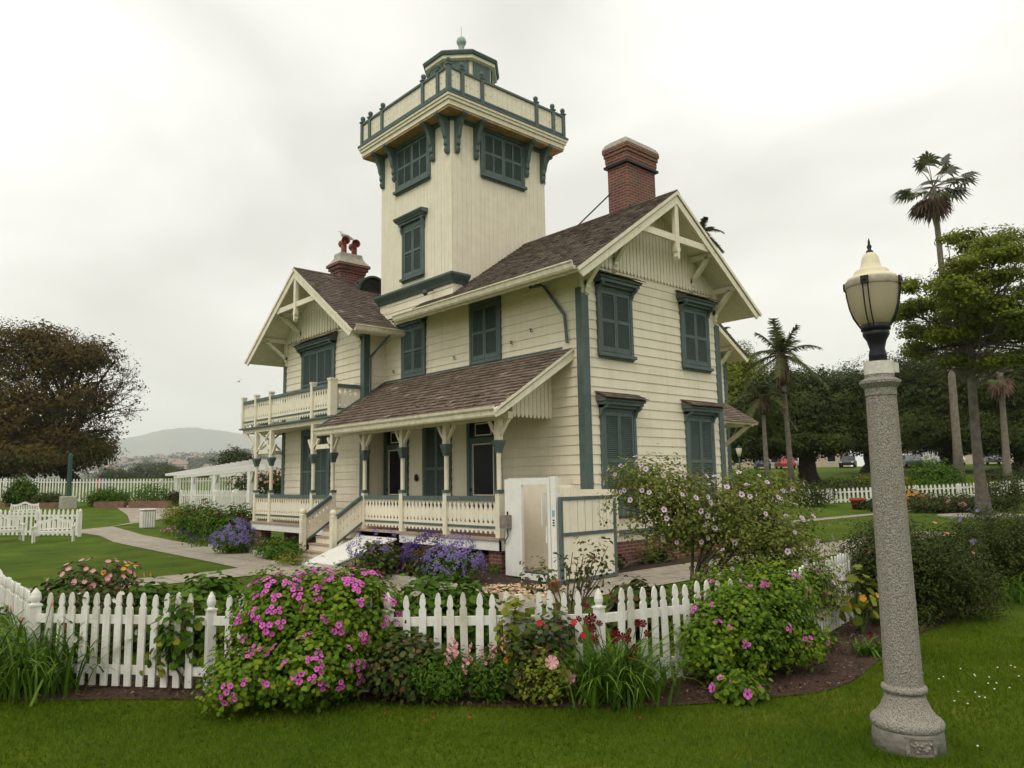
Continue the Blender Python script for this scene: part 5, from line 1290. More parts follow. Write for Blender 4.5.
pts, dd = surface_pts(hl, 95, 1.06, tocam(mb_), .5, -.5, mind=.06); blooms(t, pts, dd, 'lil', r=.031, petal='lilac', eye='eye', er=.34, s=(.8, 1.2))
# dark shrubs on the right
dk = [([(-1.35, -6.15, 0.60, 0.45, 0.45, 0.54), (-1.19, -6.18, 0.76, 0.55, 0.55, 0.5), (-1.22, -6.55, 0.74, 0.6, 0.6, 0.52), (-0.87, -6.70, 0.54, 0.6, 0.6, 0.56), (-0.43, -6.79, 0.31, 0.45, 0.5, 0.5), (-1.39, -6.46, 0.27, 0.55, 0.5, 0.4), (-1.63, -6.48, 0.06, 0.4, 0.35, 0.25)], 'large dark green shrub behind the lamp post by the lawn edge'),
      ([(1.98, -6.73, 0.71, 0.9, 0.8, 0.62), (2.21, -7.05, 0.56, 0.8, 0.8, 0.66), (2.25, -6.27, 0.62, 0.7, 0.6, 0.55)], 'dark green shrub with blue flowers at the right picture edge')]
for lu, lab in dk:
    c0 = lu[2 if len(lu) > 3 else 0]; t = bush('evergreen_shrub', (c0[0], c0[1], 0), lab, lu, 2600 if len(lu) > 3 else 2000, 16, .055, .018, .55, 'dark', 4, cat='shrub', twig=20)
    if len(lu) == 3:
        pts, dd = surface_pts(lu, 12, 1.05, tocam(c0), .7, .1); blooms(t, pts, dd, 'vio', r=.05, petal='purple', np_=6)
    else:
        pts, dd = surface_pts(lu, 10, 1.04, tocam(c0), .6, .1); blooms(t, pts, dd, 'sal', r=.022, petal='salmon', np_=5)
# yellow-orange leafed sprig in front of it
p = (-2.42, -6.36, 0.38)
t = bush('nasturtium', (p[0], p[1], 0), 'yellow leafed sprig with orange flowers at the foot of the dark shrub', [(p[0], p[1], .38, .28, .25, .30)], 22, 3, .05, .05, .9, 'yellow', 6, twig=14, stem='stem')
pts, dd = surface_pts([(p[0], p[1], .38, .24, .22, .26)], 3, 1.0, tocam(p), .2); blooms(t, pts, dd, 'ora', r=.04, petal='orange')
# strap leaved daylilies
def lily(x, y, label, n, L_, petal, nf, stems_h=(.35, .6), sp=.16, key='lr', r=.05):
    t = thing('daylily_clump', (x, y, 0), label, 'daylily'); straps('leaves', (x, y, .0), n, L_, .0115, t, spread=sp)
    b = MB(); P_ = []; D_ = []
    for i in range(nf):
        a = random.uniform(0, 6.28); h = random.uniform(*stems_h); q = Vector((x + math.cos(a) * random.uniform(.05, .34), y + math.sin(a) * random.uniform(.05, .34), h))
        s_ = Vector((x + random.gauss(0, .06), y + random.gauss(0, .06), 0)); b.tube([s_, s_.lerp(q, .5) + Vector((0, 0, .05)), q], [.004, .0035, .003], 5); P_.append(q); D_.append(Vector((*tocam(q), random.uniform(.1, .9))) + Vector((random.gauss(0, .7), random.gauss(0, .7), 0)))
    b.build('flower_stalk', 'stem', t); blooms(t, P_, D_, key, name='flower', r=r, petal=petal, np_=6, cup=.45)
    return t
lily((-6.36, -6.01)[0], (-6.36, -6.01)[1], 'arching daylily clump with dark red flowers before the fence centre', 360, .80, 'redp', 17, (.35, .75), .17, 'lred', .036)
lily((-9.73, -2.06)[0], (-9.73, -2.06)[1], 'dense daylily clump with salmon buds at the left corner post', 420, 1.0, 'salmon', 7, (.5, .75), .26, 'lsal', .03)
lily(-10.15, -1.55, 'daylily clump cut by the left picture edge', 320, .95, 'salmon', 3, (.45, .6), .2, 'lsal', .03)
lily((-5.85, -6.11)[0] , (-5.85, -6.11)[1] + .25, 'green daylily clump without open flowers beside the dark red one', 110, .45, 'redp', 4, (.3, .6), .12, 'lred', .042)
lily((-3.54, -6.35)[0], (-3.54, -6.35)[1], 'small dark strap leaved clump right of the geranium', 90, .4, 'redp', 1, (.2, .3), .1, 'lred', .03)
lily((-3.37, -6.85)[0], (-3.37, -6.85)[1], 'small strap leaved tuft on the mulch beside the lamp post', 60, .3, 'redp', 1, (.1, .2), .07, 'lred', .02)
lily((1.25, -6.86)[0], (1.25, -6.86)[1], 'pale strap leaved clump at the foot of the right hand shrub', 160, .7, 'redp', 1, (.1, .2), .22, 'lred', .02)
# snapdragons, roses and fillers along the fence
def spikes(x, y, label, petal, n, h, leaf='fresh', rad=.2, nl=160, key='sn', name='snapdragon_plant', fr=.016, perspike=8, size=.022):
    t = bush(name, (x, y, 0), label, [(x, y, h * .45, rad, rad, h * .42)], nl, 9, .035, size, .35, leaf, 4, cat='flower plant', twig=18, stem='stem')
    P_ = []; D_ = []
    for i in range(n):
        a = random.uniform(0, 6.28); r_ = rad * math.sqrt(random.random()) * 1.1; top = h * random.uniform(.75, 1.15)
        for k in range(perspike // (1 if i % 2 else 1)):
            if len(P_) < 98: P_.append((x + math.cos(a) * r_ + random.gauss(0, .010), y + math.sin(a) * r_ + random.gauss(0, .010), top - k * .017)); D_.append(Vector((random.gauss(0, 1), random.gauss(0, 1), .4)))
    blooms(t, P_, D_, key, r=fr, petal=petal, np_=5, cup=.5)
    return t
p = (-7.38, -5.02); spikes(p[0], p[1], 'feathery plant with pale pink flower spikes right of the big geranium', 'pink', 12, .46, rad=.28, nl=360)
p = (-7.08, -5.33); spikes(p[0], p[1], 'loose pink snapdragon with a few orange daisies near the fence middle', 'pink', 8, .46, rad=.22, nl=260); t = bpy.data.objects['snapdragon_plant.001']
blooms(t, [(p[0] + .1, p[1] - .12, .38), (p[0] + .13, p[1] - .1, .42), (p[0] + .06, p[1] - .13, .34), (p[0] + .3, p[1] - .2, .2)], [(-.7, -.7, .4)] * 4, 'orf', name='orange_flower', r=.03, petal='orange', np_=8)
p = (-7.54, -4.78); bush('rose_bush', (p[0], p[1], 0), 'dull green rose stems between the big geranium and the pickets', [(p[0], p[1], .26, .34, .24, .25)], 260, 8, .05, .024, .7, 'rose', 6, twig=14)
p = (-6.83, -5.70); t = bush('yellow_shrub', (p[0], p[1], 0), 'low lime yellow shrub with two pink flowers before the fence', [(p[0], p[1], .2, .24, .22, .19)], 120, 9, .045, .016, .7, 'yellow', 6)
blooms(t, [(p[0] - .05, p[1] - .14, .36), (p[0] + .12, p[1] - .16, .22)], [(-.7, -.7, .4)] * 2, 'pk1', r=.05, petal='pink', np_=7)
p = (-6.60, -5.65); t = bush('rose_bush', (p[0], p[1], 0), 'rose bush with scarlet buds climbing the pickets at the fence middle', [(p[0], p[1] + .05, .40, .26, .14, .30), (p[0] - .35, p[1] + .1, .35, .2, .12, .22)], 95, 7, .05, .030, .75, 'rose', 6, twig=18)
blooms(t, [(p[0] - .32, p[1] - .1, .66), (p[0] + .05, p[1] - .13, .62), (p[0] + .15, p[1] - .14, .5)], [(-.6, -.7, .5)] * 3, 'rd2', r=.028, petal='red2', np_=6)
p = (-6.84, -5.44); bush('rose_bush', (p[0], p[1], 0), 'yellow green leafed rose shoots on the pickets left of the daylily', [(p[0], p[1] + .05, .42, .16, .1, .36)], 50, 6, .05, .034, .8, 'yellow', 6, twig=8)
p = (-8.89, -3.00); t = bush('vine', (p[0], p[1], 0), 'young grape vine with yellowing leaves climbing the left pickets', [(p[0] + .05, p[1] + .02, .35, .16, .1, .38), (p[0] + .2, p[1] - .1, .55, .18, .1, .25)], 48, 5, .06, .034, .85, 'yellow', 6, twig=10)
p = (-8.78, -3.12); bush('vine', (p[0], p[1], 0), 'darker green vine shoot beside the yellowing one on the left pickets', [(p[0], p[1] + .02, .5, .2, .12, .36)], 60, 6, .055, .033, .85, 'fresh', 6, twig=10)
p = (-9.26, -2.25); t = bush('rose_bush', (p[0], p[1], 0), 'thin rose bush with cream blooms threading the left pickets', [(p[0], p[1] + .1, .45, .35, .16, .38)], 90, 6, .05, .020, .7, 'rose', 6, twig=22)
pts, dd = surface_pts([(p[0], p[1] + .05, .5, .36, .2, .38)], 12, 1.0, tocam(p), .2, -.4); blooms(t, pts, dd, 'cream', r=.026, petal='whitep', np_=7, cup=.4)
p = (-9.70, -0.55); t = bush('columbine', (p[0], p[1], 0), 'yellow green plant with orange blooms at the left corner post', [(p[0], p[1], .36, .42, .4, .16)], 110, 8, .05, .028, .8, 'yellow', 6, twig=16, stem='stem')
pts, dd = surface_pts([(p[0], p[1], .36, .42, .4, .16)], 7, 1.0, tocam(p), .3); blooms(t, pts, dd, 'sal2', r=.028, petal='salmon')
p = (-9.24, -1.53, 0.27); t = bush('rose_bush', (p[0], p[1], 0), 'pink rose bush behind the fence at the left corner', [(p[0] + .25, p[1] + .75, .72, .45, .4, .24), (p[0] + .05, p[1] + .45, .55, .35, .35, .3)], 260, 9, .05, .024, .7, 'rose', 6, twig=22)
pts, dd = surface_pts([(p[0] + .25, p[1] + .75, .76, .48, .43, .26)], 26, 1.02, tocam(p), .5, .0); blooms(t, pts, dd, 'pk3', r=.028, petal='pink', np_=7, cup=.4)
pts, dd = surface_pts([(p[0] + .5, p[1] + .6, .76, .35, .35, .22)], 6, 1.02, tocam(p), .5, .0); blooms(t, pts, dd, 'or3', name='orange_flower', r=.026, petal='orange', np_=6)
# leafy fringe just inside the fence
fringe = [((-9.30, -0.69, 0.46), 'broad leafed green plants inside the fence beside the pink roses', .75, .32, 'fresh'), ((-8.44, -0.91, 0.38), 'leafy border clump inside the fence seen above the left pickets', .6, .16, 'fresh'), ((-7.98, -1.35, 0.50), 'bright green border clump inside the fence left of the big geranium', .7, .28, 'fresh'),
          ((-6.19, -3.23, 0.44), 'leafy border clump inside the fence right of the big geranium', .7, .22, 'fresh'), ((-5.98, -3.68, 0.39), 'low green clump inside the fence before the wood chips', .45, .16, 'fresh'), ((-4.27, -4.65, 0.17), 'low green clump inside the fence under the mallow stems', .5, .1, 'rose')]
for i, (q, lab, w_, h_, lf) in enumerate(fringe):
    bush('border_plant', (q[0], q[1], 0), lab, [(q[0], q[1], .28 + h_ * .35, w_ * .6, w_ * .6, .25 + h_ * .4)], 190, 8, .06, .040, .8, lf, 6, twig=8, stem='stem')
p = (-5.91, -3.60, 0.30); 
p = (-6.02, -3.94, 0.54); t = bush('rose_bush', (p[0] + .75, p[1] - .55, 0), 'reddish rose shoots rising over the pickets before the white lift', [(p[0] + .6, p[1] - .5, .75, .6, .25, .28), (p[0] + 1.0, p[1] - .7, .85, .3, .25, .38)], 95, 4, .05, .026, .6, 'rose', 6, twig=18)
p = (-6.37, -2.80, 0.47); t = bush('marigold', (p[0], p[1], 0), 'small orange and yellow flowers inside the fence right of the big geranium', [(p[0], p[1], .35, .3, .25, .2)], 60, 8, .04, .022, .6, 'fresh', 4)
pts, dd = surface_pts([(p[0], p[1], .40, .3, .25, .22)], 9, 1.05, tocam(p), .35, .1); blooms(t, pts, dd, 'or4', r=.03, petal='orange', np_=7)
# white flower bloom and litter on the lawn
b = MB()
for i in range(26):
    a = random.uniform(0, 6.28); q = Vector(((-4.06, -7.95)[0] + random.gauss(0, .6), (-4.06, -7.95)[1] + random.gauss(0, .35), .035)); b.lathe(tuple(q), [(.002, 0), (.008, .003), (.006, .008), (.001, .010)], 6)
tag(b.build('clover_flowers', 'clover'), kind='stuff')
b = MB()
for px_, py_ in ((-7.76, -5.44), (-7.55, -5.62), (-7.95, -5.08), (-6.65, -6.53), (-1.39, -7.30), (-7.83, -5.44)):
    n_ = 7; vs = [(px_ + .016 * math.cos(k * .9) * random.uniform(.5, 1), py_ + .016 * math.sin(k * .9) * random.uniform(.5, 1), .036 + random.uniform(0, .008)) for k in range(n_)]; b.add(vs, [tuple(range(n_))])
tag(b.build('fallen_petals', 'petal'), kind='stuff')

# ================================================================ GARDEN BY THE PORCH
def stat(x, y, label, r_, h, n, dark=False, nb=98):
    lu = [(x, y, h * .42, r_, r_, h * .42), (x + .18, y + .1, h * .72, r_ * .55, r_ * .55, h * .3), (x - .25, y - .2, h * .4, r_ * .6, r_ * .6, h * .33)]
    t = bush('sea_lavender', (x, y, 0), label, [(x, y, h * .3, r_ * .9, r_ * .9, h * .3)], 90, 9, .07, .05, .6, 'rose' if dark else 'fresh', 6)
    pts, dd = surface_pts(lu, nb, 1.0, tocam((x, y)), h * .25, -.3); blooms(t, pts, dd, 'st' + str(dark), r=.05, s=(.6, 1.2), petal='violet' if dark else 'purple', np_=7, cup=.5)
    return t
p = (-2.98, 0.32); stat(p[0], p[1] + .2, 'bright purple sea lavender before the right part of the porch', .55, .85, 90)
p = (-2.92, 1.45); stat(p[0] + .2, p[1] + .3, 'dark violet flowered shrub before the middle of the porch', .5, .85, 80, True)
p = (-3.10, 0.84); t = bush('red_valerian', (p[0], p[1], 0), 'dull red flowered plant between the two purple shrubs by the porch', [(p[0], p[1] + .1, .32, .38, .32, .28)], 100, 8, .06, .035, .6, 'rose', 6)
pts, dd = surface_pts([(p[0], p[1] + .1, .38, .4, .32, .28)], 26, 1.0, tocam(p), .2); blooms(t, pts, dd, 'rp', r=.035, petal='redp')
p = (-3.40, 2.24); t = bush('sea_lavender', (p[0], p[1], 0), 'leafy plant with drooping pale violet sprays in front of the ramp', [(p[0], p[1], .36, .52, .45, .3)], 190, 9, .06, .032, .7, 'rose', 6)
pts, dd = surface_pts([(p[0], p[1], .58, .62, .5, .32)], 42, 1.0, tocam(p), .4); blooms(t, pts, dd, 'stFalse', r=.05, s=(.5, 1), petal='purple')
p = (-2.76, 2.17); t = bush('red_valerian', (p[0], p[1], 0), 'small crimson flowered plant right of the ramp', [(p[0], p[1], .28, .25, .25, .22)], 50, 8, .05, .03, .6, 'fresh', 6); pts, dd = surface_pts([(p[0], p[1], .3, .27, .25, .25)], 22, 1.0, tocam(p), .2); blooms(t, pts, dd, 'rd2', r=.03, petal='red2')
p = (-3.14, 9.64); stat(p[0], p[1] + .2, 'rounded purple sea lavender at the left porch end by the walk', .62, .85, 95)
p = (-3.26, 7.08); bush('iris_clump', (p[0] + .3, p[1] + .1, 0), 'low green plants before the left porch brickwork', [(p[0] + .3, p[1] + .5, .2, .5, .9, .22)], 160, 8, .07, .04, .5, 'fresh', 6)
p = (-3.49, 5.72); t = bush('iris_clump', (p[0], p[1], 0), 'short grassy clump beside the porch steps', [(p[0], p[1] + .1, .14, .35, .5, .14)], 60, 8, .05, .03, .5, 'yellow', 4)
p = (-1.36, 0.98); bush('border_plant', (p[0], p[1], 0), 'small green plants at the corner pier of the porch', [(p[0], p[1] + .1, .12, .3, .25, .12)], 45, 8, .05, .03, .6, 'fresh', 4)
p = (0.69, -0.72); bush('fern_clump', (p[0], p[1] + .45, 0), 'dark leafed plants along the brick foundation behind the mallow', [(p[0] - .3, p[1] + .45, .13, .5, .15, .14), (p[0] + 1.2, p[1] + .5, .13, .6, .2, .14)], 90, 8, .07, .04, .6, 'dark', 6)
# rose and perennial bed left of the house
for px_, pt_, lab in (((-0.38, 22.32), (.95, 1.0), 'rounded yellow green shrub behind the white bin'), ((-0.66, 18.75), (.8, .85), 'dark green round shrub in the left flower bed before the pergola')):
    bush('round_shrub', (px_[0], px_[1], 0), lab, [(px_[0], px_[1], pt_[1] * .5, pt_[0] * .75, pt_[0] * .75, pt_[1] * .55)], 260, 14, .10, .045, .5, 'yellow' if 'yellow' in lab else 'fresh', 4, cat='shrub')
for i, (q, lab) in enumerate((((-1.92, 16.48), 'leftmost red rose bush in the bed before the pergola'), ((-2.07, 14.60), 'tall red rose bush in the middle of the left bed'), ((-2.05, 13.32), 'red rose bush right of the tall one in the left bed'), ((-1.40, 13.68), 'red rose bush closest to the house in the left bed'))):
    x, y = q; hh_ = (1.15, 1.3, 1.1, 1.15)[i]; lu = [(x, y, hh_ * .5, .55, .55, hh_ * .45)]
    t = bush('rose_bush', (x, y, 0), lab, lu, 170, 8, .09, .04, .7, 'fresh', 6, twig=22); pts, dd = surface_pts([(x, y, hh_ * .62, .55, .55, hh_ * .42)], 10, 1.03, tocam(q), hh_ * .55, .1); blooms(t, pts, dd, 'rr', r=.05, petal='redp', np_=7, cup=.5)
p = (-2.83, 13.20); 
for q, lab, pt_ in (((-1.85, 18.73), 'low pink flower patch at the front of the left bed', 'pink'), ((-2.52, 15.22), 'low blue purple flower patch at the front of the left bed', 'violet'), ((-2.90, 12.74), 'second low violet flower patch nearer the house', 'violet')):
    t = bush('bedding_flowers', (q[0], q[1], 0), lab, [(q[0], q[1], .12, .5, .5, .15)], 50, 7, .07, .03, .6, 'fresh', 4, twig=0); pts, dd = surface_pts([(q[0], q[1], .16, .4, .4, .16)], 22, 1.0, tocam(q), .08, 0); blooms(t, pts, dd, 'bf' + pt_, r=.035, petal='magenta' if pt_ == 'pink' else 'purple', np_=6)
# climbing roses on the pergola fence and shrubs by the far fence
for q, h0, h1, w_, lab in (((2.47, 24.04), 1.45, 2.3, 1.8, 'pink rambler roses topping the fence under the pergola'), ((1.71, 20.25), 1.45, 2.3, 1.3, 'pink rambler roses behind the pergola post nearest the house')):
    lu = [(q[0] + 2.5, q[1] + 2, (h0 + h1) / 2 * 1.0, w_, w_, (h1 - h0) * .6)]
    t = bush('rambler_rose', (q[0] + 2.5, q[1] + 2, 0), lab, lu, 200, 9, .14, .06, .7, 'dark', 6, twig=14); pts, dd = surface_pts(lu, 48, 1.03, tocam(q), h0, -.2); blooms(t, pts, dd, 'ram', r=.06, petal='pink', np_=7)
for px_, sz, lab in (((-2.12, 48.22), (.6, 1.1), 'dark green shrub at the left edge before the far fence'), ((-1.82, 47.97), (.75, 1.9), 'loose green shrub against the far fence behind the small bench'), ((-0.66, 46.93), (1.1, .7), 'grey green low plants left of the dark green pole'), ((2.35, 44.23), (1.3, 1.1), 'wide rounded green shrub before the far fence right of the pole'), ((4.38, 42.38), (1.3, 1.5), 'sparse tall green plants against the far fence beyond the forecourt'), ((5.62, 41.23), (.45, .8), 'small dark shrub at the foot of the first pergola post')):
    x, y = px_; z_ = ghf(x, y); bush('border_shrub', (x, y, z_), lab, [(x, y, z_ + sz[1] * .45, sz[0], sz[0] * .6, sz[1] * .5)], 320 if 'sparse' not in lab else 130, 12, .16, .075, .6, 'fresh' if 'dark' not in lab else 'dark', 4, cat='shrub')
M['bankbrick'] = mat('brick_edging', (.22, .12, .085), .9, noise=.4, nscale=3)
b = MB()
for q0, q1 in (((-1.44, 45.61), (-0.13, 44.43)), ((-4.54, 48.40), (-2.80, 46.84)), ((1.33, 43.11), (2.73, 41.84)), ((2.96, 41.62), (4.84, 39.93))): b.bar((q0[0], q0[1], .55), (q1[0], q1[1], .55), .4, .6)
tag(b.build('brick_edging', 'bankbrick'), kind='structure')

# ================================================================ RIGHT LAWN SHRUBS
for (q, sz, leaf, lab) in (((29.18, 9.76), (2.1, 1.35), 'dark', 'wide low dark rounded shrub before the low fence left of the lamp post'), ((28.78, 4.52), (1.3, .95), 'dark', 'shrub covered in orange flowers before the low fence'), ((26.28, 2.41), (1.7, .8), 'rose', 'grey leafed low shrubs beside the orange one'), ((26.78, 1.42), (1.4, .8), 'rose', 'rose coloured low shrub left of the thick tree trunk'),
                           ((26.36, 4.53), (.8, .45), 'dark', 'low dark shrub right behind the lamp post'), ((28.07, 6.07), (.5, .4), 'dark', 'low shrub beside the red planter'), ((35.41, 1.81), (2.4, 1.6), 'dark', 'wide dark shrub at the right edge behind the thick tree trunk'), ((29.28, 0.85), (1.3, .7), 'dark', 'small dark shrub right behind the thick tree trunk')):
    x, y = q; z_ = ghf(x, y); lu = [(x, y, z_ + sz[1] * .45, sz[0] * .62, sz[0] * .62, sz[1] * .55), (x - .3, y + .5, z_ + sz[1] * .4, sz[0] * .55, sz[0] * .55, sz[1] * .45)]
    t = bush('lawn_shrub', (x, y, z_), lab, lu, 220, 13, .12, .06, .55, leaf, 4, cat='shrub')
    if 'orange' in lab and 'covered' in lab: pts, dd = surface_pts(lu, 90, 1.03, tocam(q), .2, -.3); blooms(t, pts, dd, 'or9', r=.09, petal='orange', np_=6)
    if 'rose coloured' in lab: pts, dd = surface_pts(lu, 14, 1.03, tocam(q), .2, -.1); blooms(t, pts, dd, 'pk9', r=.08, petal='pink', np_=6)
for (p, sz, leaf, lab) in (((43.10, 8.50, 1.67), (1.55, 1.1), 'fresh', 'big rounded light green shrub beyond the low fence'), ((41.42, 10.14, 0.99), (1.0, .7), 'yellow', 'yellow green shrub beyond the low fence left of the rounded one'), ((42.33, 8.02, 0.64), (1.6, .5), 'fresh', 'shrub line just beyond the low fence below the rounded one'), ((42.76, 11.66, 0.90), (1.3, 1.0), 'yellow', 'arching light green fern beyond the low fence by the lamp post'),
                           ((33.99, 16.80, 1.35), (2.4, 1.0), 'fresh', 'green shrubs beyond the low fence near the house'), ((37.36, 16.50, 1.16), (1.8, .8), 'yellow', 'light green shrubs beyond the low fence under the two palms'), ((38.97, 12.39, 0.78), (2.4, .7), 'dark', 'dark hedge beyond the low fence behind the big fig trunk'), ((56.73, 7.19, 0.77), (2.4, .8), 'dark', 'dark hedge beyond the low fence at the right edge')):
    x, y = p[0], p[1]; z_ = ghf(x, y); zc_ = max(p[2], z_ + .3); lu = [(x, y, zc_, sz[0], sz[0], sz[1]), (x + .6, y - .8, z_ + (zc_ - z_) * .7, sz[0] * .7, sz[0] * .7, (zc_ - z_) * .7)]
    bush('lawn_shrub', (x, y, z_), lab, lu, 260, 13, .16, .09, .55, leaf, 4, cat='shrub', r0=.06)

# ================================================================ TREES
def limb_tree(name, base, label, lumps, leaf, trunk_m, r0, fork, nl, nclump, nper, spread, size, flat=.6, shell=.3, cat='tree', ntw=0, asp=.55, inner=0, zmin=0):
    t = thing(name, base, label, cat); L_ = np.array(lumps, float)
    b = MB(); B_ = Vector(base); Fk = Vector(fork); ends = []
    b.tube([B_ - Vector((0, 0, .3)), B_ + Vector((0, 0, .25)), B_.lerp(Fk, .35) + Vector((random.gauss(0, r0 * .3), random.gauss(0, r0 * .3), 0)), B_.lerp(Fk, .7), Fk], [r0 * 1.7, r0 * 1.2, r0, r0 * .9, r0 * .8], 12)
    for l in L_:
        for q in range(nl):
            e = Vector(l[:3] + rnd(1)[0] * l[3:6] * .75); mid = Fk.lerp(e, .45) + Vector((0, 0, (e - Fk).length * .10)); mid += Vector(rnd(1)[0]) * (e - Fk).length * .06
            b.tube([Fk, Fk.lerp(mid, .5), mid, mid.lerp(e, .55) + Vector(rnd(1)[0]) * .1 * l[3], e], [r0 * .55, r0 * .4, r0 * .28, r0 * .16, r0 * .06], 7, caps=False); ends.append((mid, e))
    b.build('trunk', trunk_m, t, smooth=True)
    c, d = foliage('crown', lumps, nclump, nper, spread, size, asp, leaf, t, 4, zmin=zmin, shell=shell, flat=flat)
    if inner:
        P_, nn, _, _ = cloudpts([(l[0], l[1], l[2], l[3] * .82, l[4] * .82, l[5] * .82) for l in lumps], inner, 6, spread, zmin, .33)
        V, F_ = leafmesh(P_, nn, size * 1.7, .8); fromnp('inner_foliage', V, F_, LEAF[leaf], t)
    if ntw:
        b = MB()
        for e in random.sample(list(map(tuple, c)), min(ntw, len(c))):
            e = Vector(e); m_ = min((a.lerp(z, k_) for a, z in ends for k_ in (.1, .5, .9)), key=lambda q: (q - e).length)
            b.tube([m_, m_.lerp(e, .5) + Vector(rnd(1)[0]) * .25, e], [r0 * .1, r0 * .06, r0 * .02], 4, caps=False)
        b.build('twigs', trunk_m, t)
    return t
# rusty spreading tree at the left
lt = [(3.21, 83.80, 11.04, 6.5, 6.5, 5), (6.07, 80.51, 15.19, 5, 5, 2.6), (8.15, 77.21, 15.49, 3.4, 3.4, 1.9), (-0.06, 88.51, 16.76, 7, 7, 3.2), (2.66, 87.71, 6.97, 8, 8, 3.2), (7.23, 79.55, 6.66, 4.2, 4.2, 2.6), (8.10, 78.05, 10.81, 3.4, 3.4, 2.6), (4.82, 80.69, 4.80, 6, 6, 1.6), (1.76, 83.51, 4.46, 6, 6, 1.6), (-0.33, 87.98, 5.32, 7, 7, 3), (3.90, 82.01, 17.88, 4, 4, 1.2), (9.63, 77.52, 5.78, 1.8, 2, 1.6), (-1.14, 90.77, 9.21, 6, 6, 6)]
t = limb_tree('spreading_tree', (*(7.93, 80.99), 2.2), 'broad rusty brown and green spreading tree at the left edge beyond the far fence', lt, 'brown', 'trunkd', .7, (6.84, 81.64, 4.42), 3, 5200, 17, .50, .13, flat=.45, shell=.5, ntw=600, inner=1500)
foliage('lower_crown', [(8.99, 78.05, 6.10, 2.4, 2.4, 2), (6.36, 79.30, 4.77, 5, 4, 1.5), (2.92, 82.47, 4.43, 6, 5, 1.6), (-0.16, 85.25, 4.50, 6, 5, 2), (4.41, 81.82, 16.28, 3, 3, 1.2)], 1600, 16, .42, .12, .55, 'ficus', t, 4, shell=.4, flat=.5)
# bare twiggy right side of that tree
b = MB()
rs = random.Random(5)
fk = Vector((6.60, 81.29, 7.80))
def spray(b, s, d, l, r_, dep):
    e = s + d * l; mid = s.lerp(e, .5) + Vector((rs.gauss(0, .06), rs.gauss(0, .06), rs.gauss(0, .06))) * l; b.tube([s, mid, e], [r_, r_ * .8, r_ * .6], 4 if dep < 3 else 6, caps=False)
    if dep <= 0: tips.append(e); return
    for k in range(3 if dep > 1 else 4):
        q = (d + Vector((rs.gauss(0, .38), rs.gauss(0, .38), rs.gauss(0, .34) + .03))).normalized(); spray(b, s.lerp(e, rs.uniform(.55, 1)), q, l * rs.uniform(.55, .8), r_ * .55, dep - 1)
tips = []
for tgt, st_ in (((10.57, 75.57, 12.31), (6.52, 81.17, 8.85)), ((10.94, 74.16, 10.62), (7.75, 80.16, 8.30)), ((10.06, 77.00, 14.57), (6.76, 80.60, 10.96)), ((10.12, 75.33, 8.07), (7.82, 80.27, 7.24)), ((8.72, 77.85, 16.71), (6.29, 80.84, 12.02)), ((5.87, 80.23, 17.83), (4.71, 82.27, 12.06)), ((11.21, 73.65, 12.16), (8.06, 79.69, 9.35)), ((9.10, 74.39, 11.05), (6.22, 79.92, 9.81))):
    s_ = Vector(st_); e_ = Vector(tgt); spray(b, s_, (e_ - s_).normalized(), (e_ - s_).length * .52, .16, 4)
b.build('bare_branches', 'trunkd', t)
P_ = np.array([tuple(v) for v in rs.sample(tips, min(len(tips), 420))]); P_ = np.repeat(P_, 2, 0) + RNG.normal(size=(len(P_) * 2, 3)) * .18
V, F_ = leafmesh(P_, rnd(len(P_)), .15, .5); fromnp('sparse_leaves', V, F_, LEAF['brown'], t)
# fig trees behind the right lawn
figs = [((*(48.79, 19.78), 1.2), (48.44, 19.69, 3.37), [(48.12, 19.38, 6.89, 5.2, 5, 3), (45.75, 21.70, 5.88, 3.2, 3.2, 2.6), (50.59, 17.20, 6.59, 3.6, 3.5, 3), (48.02, 20.51, 8.82, 3.5, 3.5, 1.8), (50.81, 17.96, 8.92, 3.4, 3.4, 1.6), (47.63, 18.87, 4.54, 5, 4.6, 1.2), (45.25, 22.42, 4.26, 3, 3, 1.2)], .75, 'broad dark fig tree with short thick trunk between the palms and the lamp post'),
        ((*(67.02, 22.19), 2.0), (66.69, 22.08, 4.11), [(66.71, 21.21, 9.12, 5, 5, 4), (69.60, 18.34, 10.55, 4.8, 4.8, 3.6), (66.70, 19.04, 5.95, 7, 6, 2.2), (69.55, 16.30, 6.86, 4, 4, 3.4), (64.78, 22.11, 6.07, 4, 4, 2.4)], .8, 'dark fig tree directly behind the lamp post with flat low crown'),
        ((*(70.63, 16.16), 2.0), (70.49, 15.95, 3.91), [(70.33, 14.85, 11.23, 5.4, 5.4, 2.8), (71.50, 12.71, 9.61, 5, 5, 3.6), (68.32, 15.74, 8.72, 4.5, 4.5, 3.5), (69.93, 13.44, 5.72, 6.5, 6, 2.2)], .8, 'tallest dark fig tree left of the thick trunk on the right'),
        ((*(71.19, 10.24), 2.0), (71.05, 10.04, 3.69), [(70.48, 9.54, 9.70, 5, 5, 4), (72.73, 7.91, 7.34, 6, 6, 4), (69.30, 10.04, 5.04, 5, 5, 2)], .75, 'dark fig tree at the right picture edge'),
        ((*(46.96, 26.78), 1.8), (48.54, 27.64, 4.09), [(48.22, 27.16, 8.58, 3.6, 3.6, 3.2), (51.46, 26.69, 10.13, 3, 3, 3), (49.62, 26.36, 5.86, 4.4, 4.4, 2.2), (47.24, 28.43, 6.36, 5, 5, 4), (52.38, 28.15, 12.57, 2.2, 2.2, 1.8)], .5, 'loose green tree right behind the house corner')]
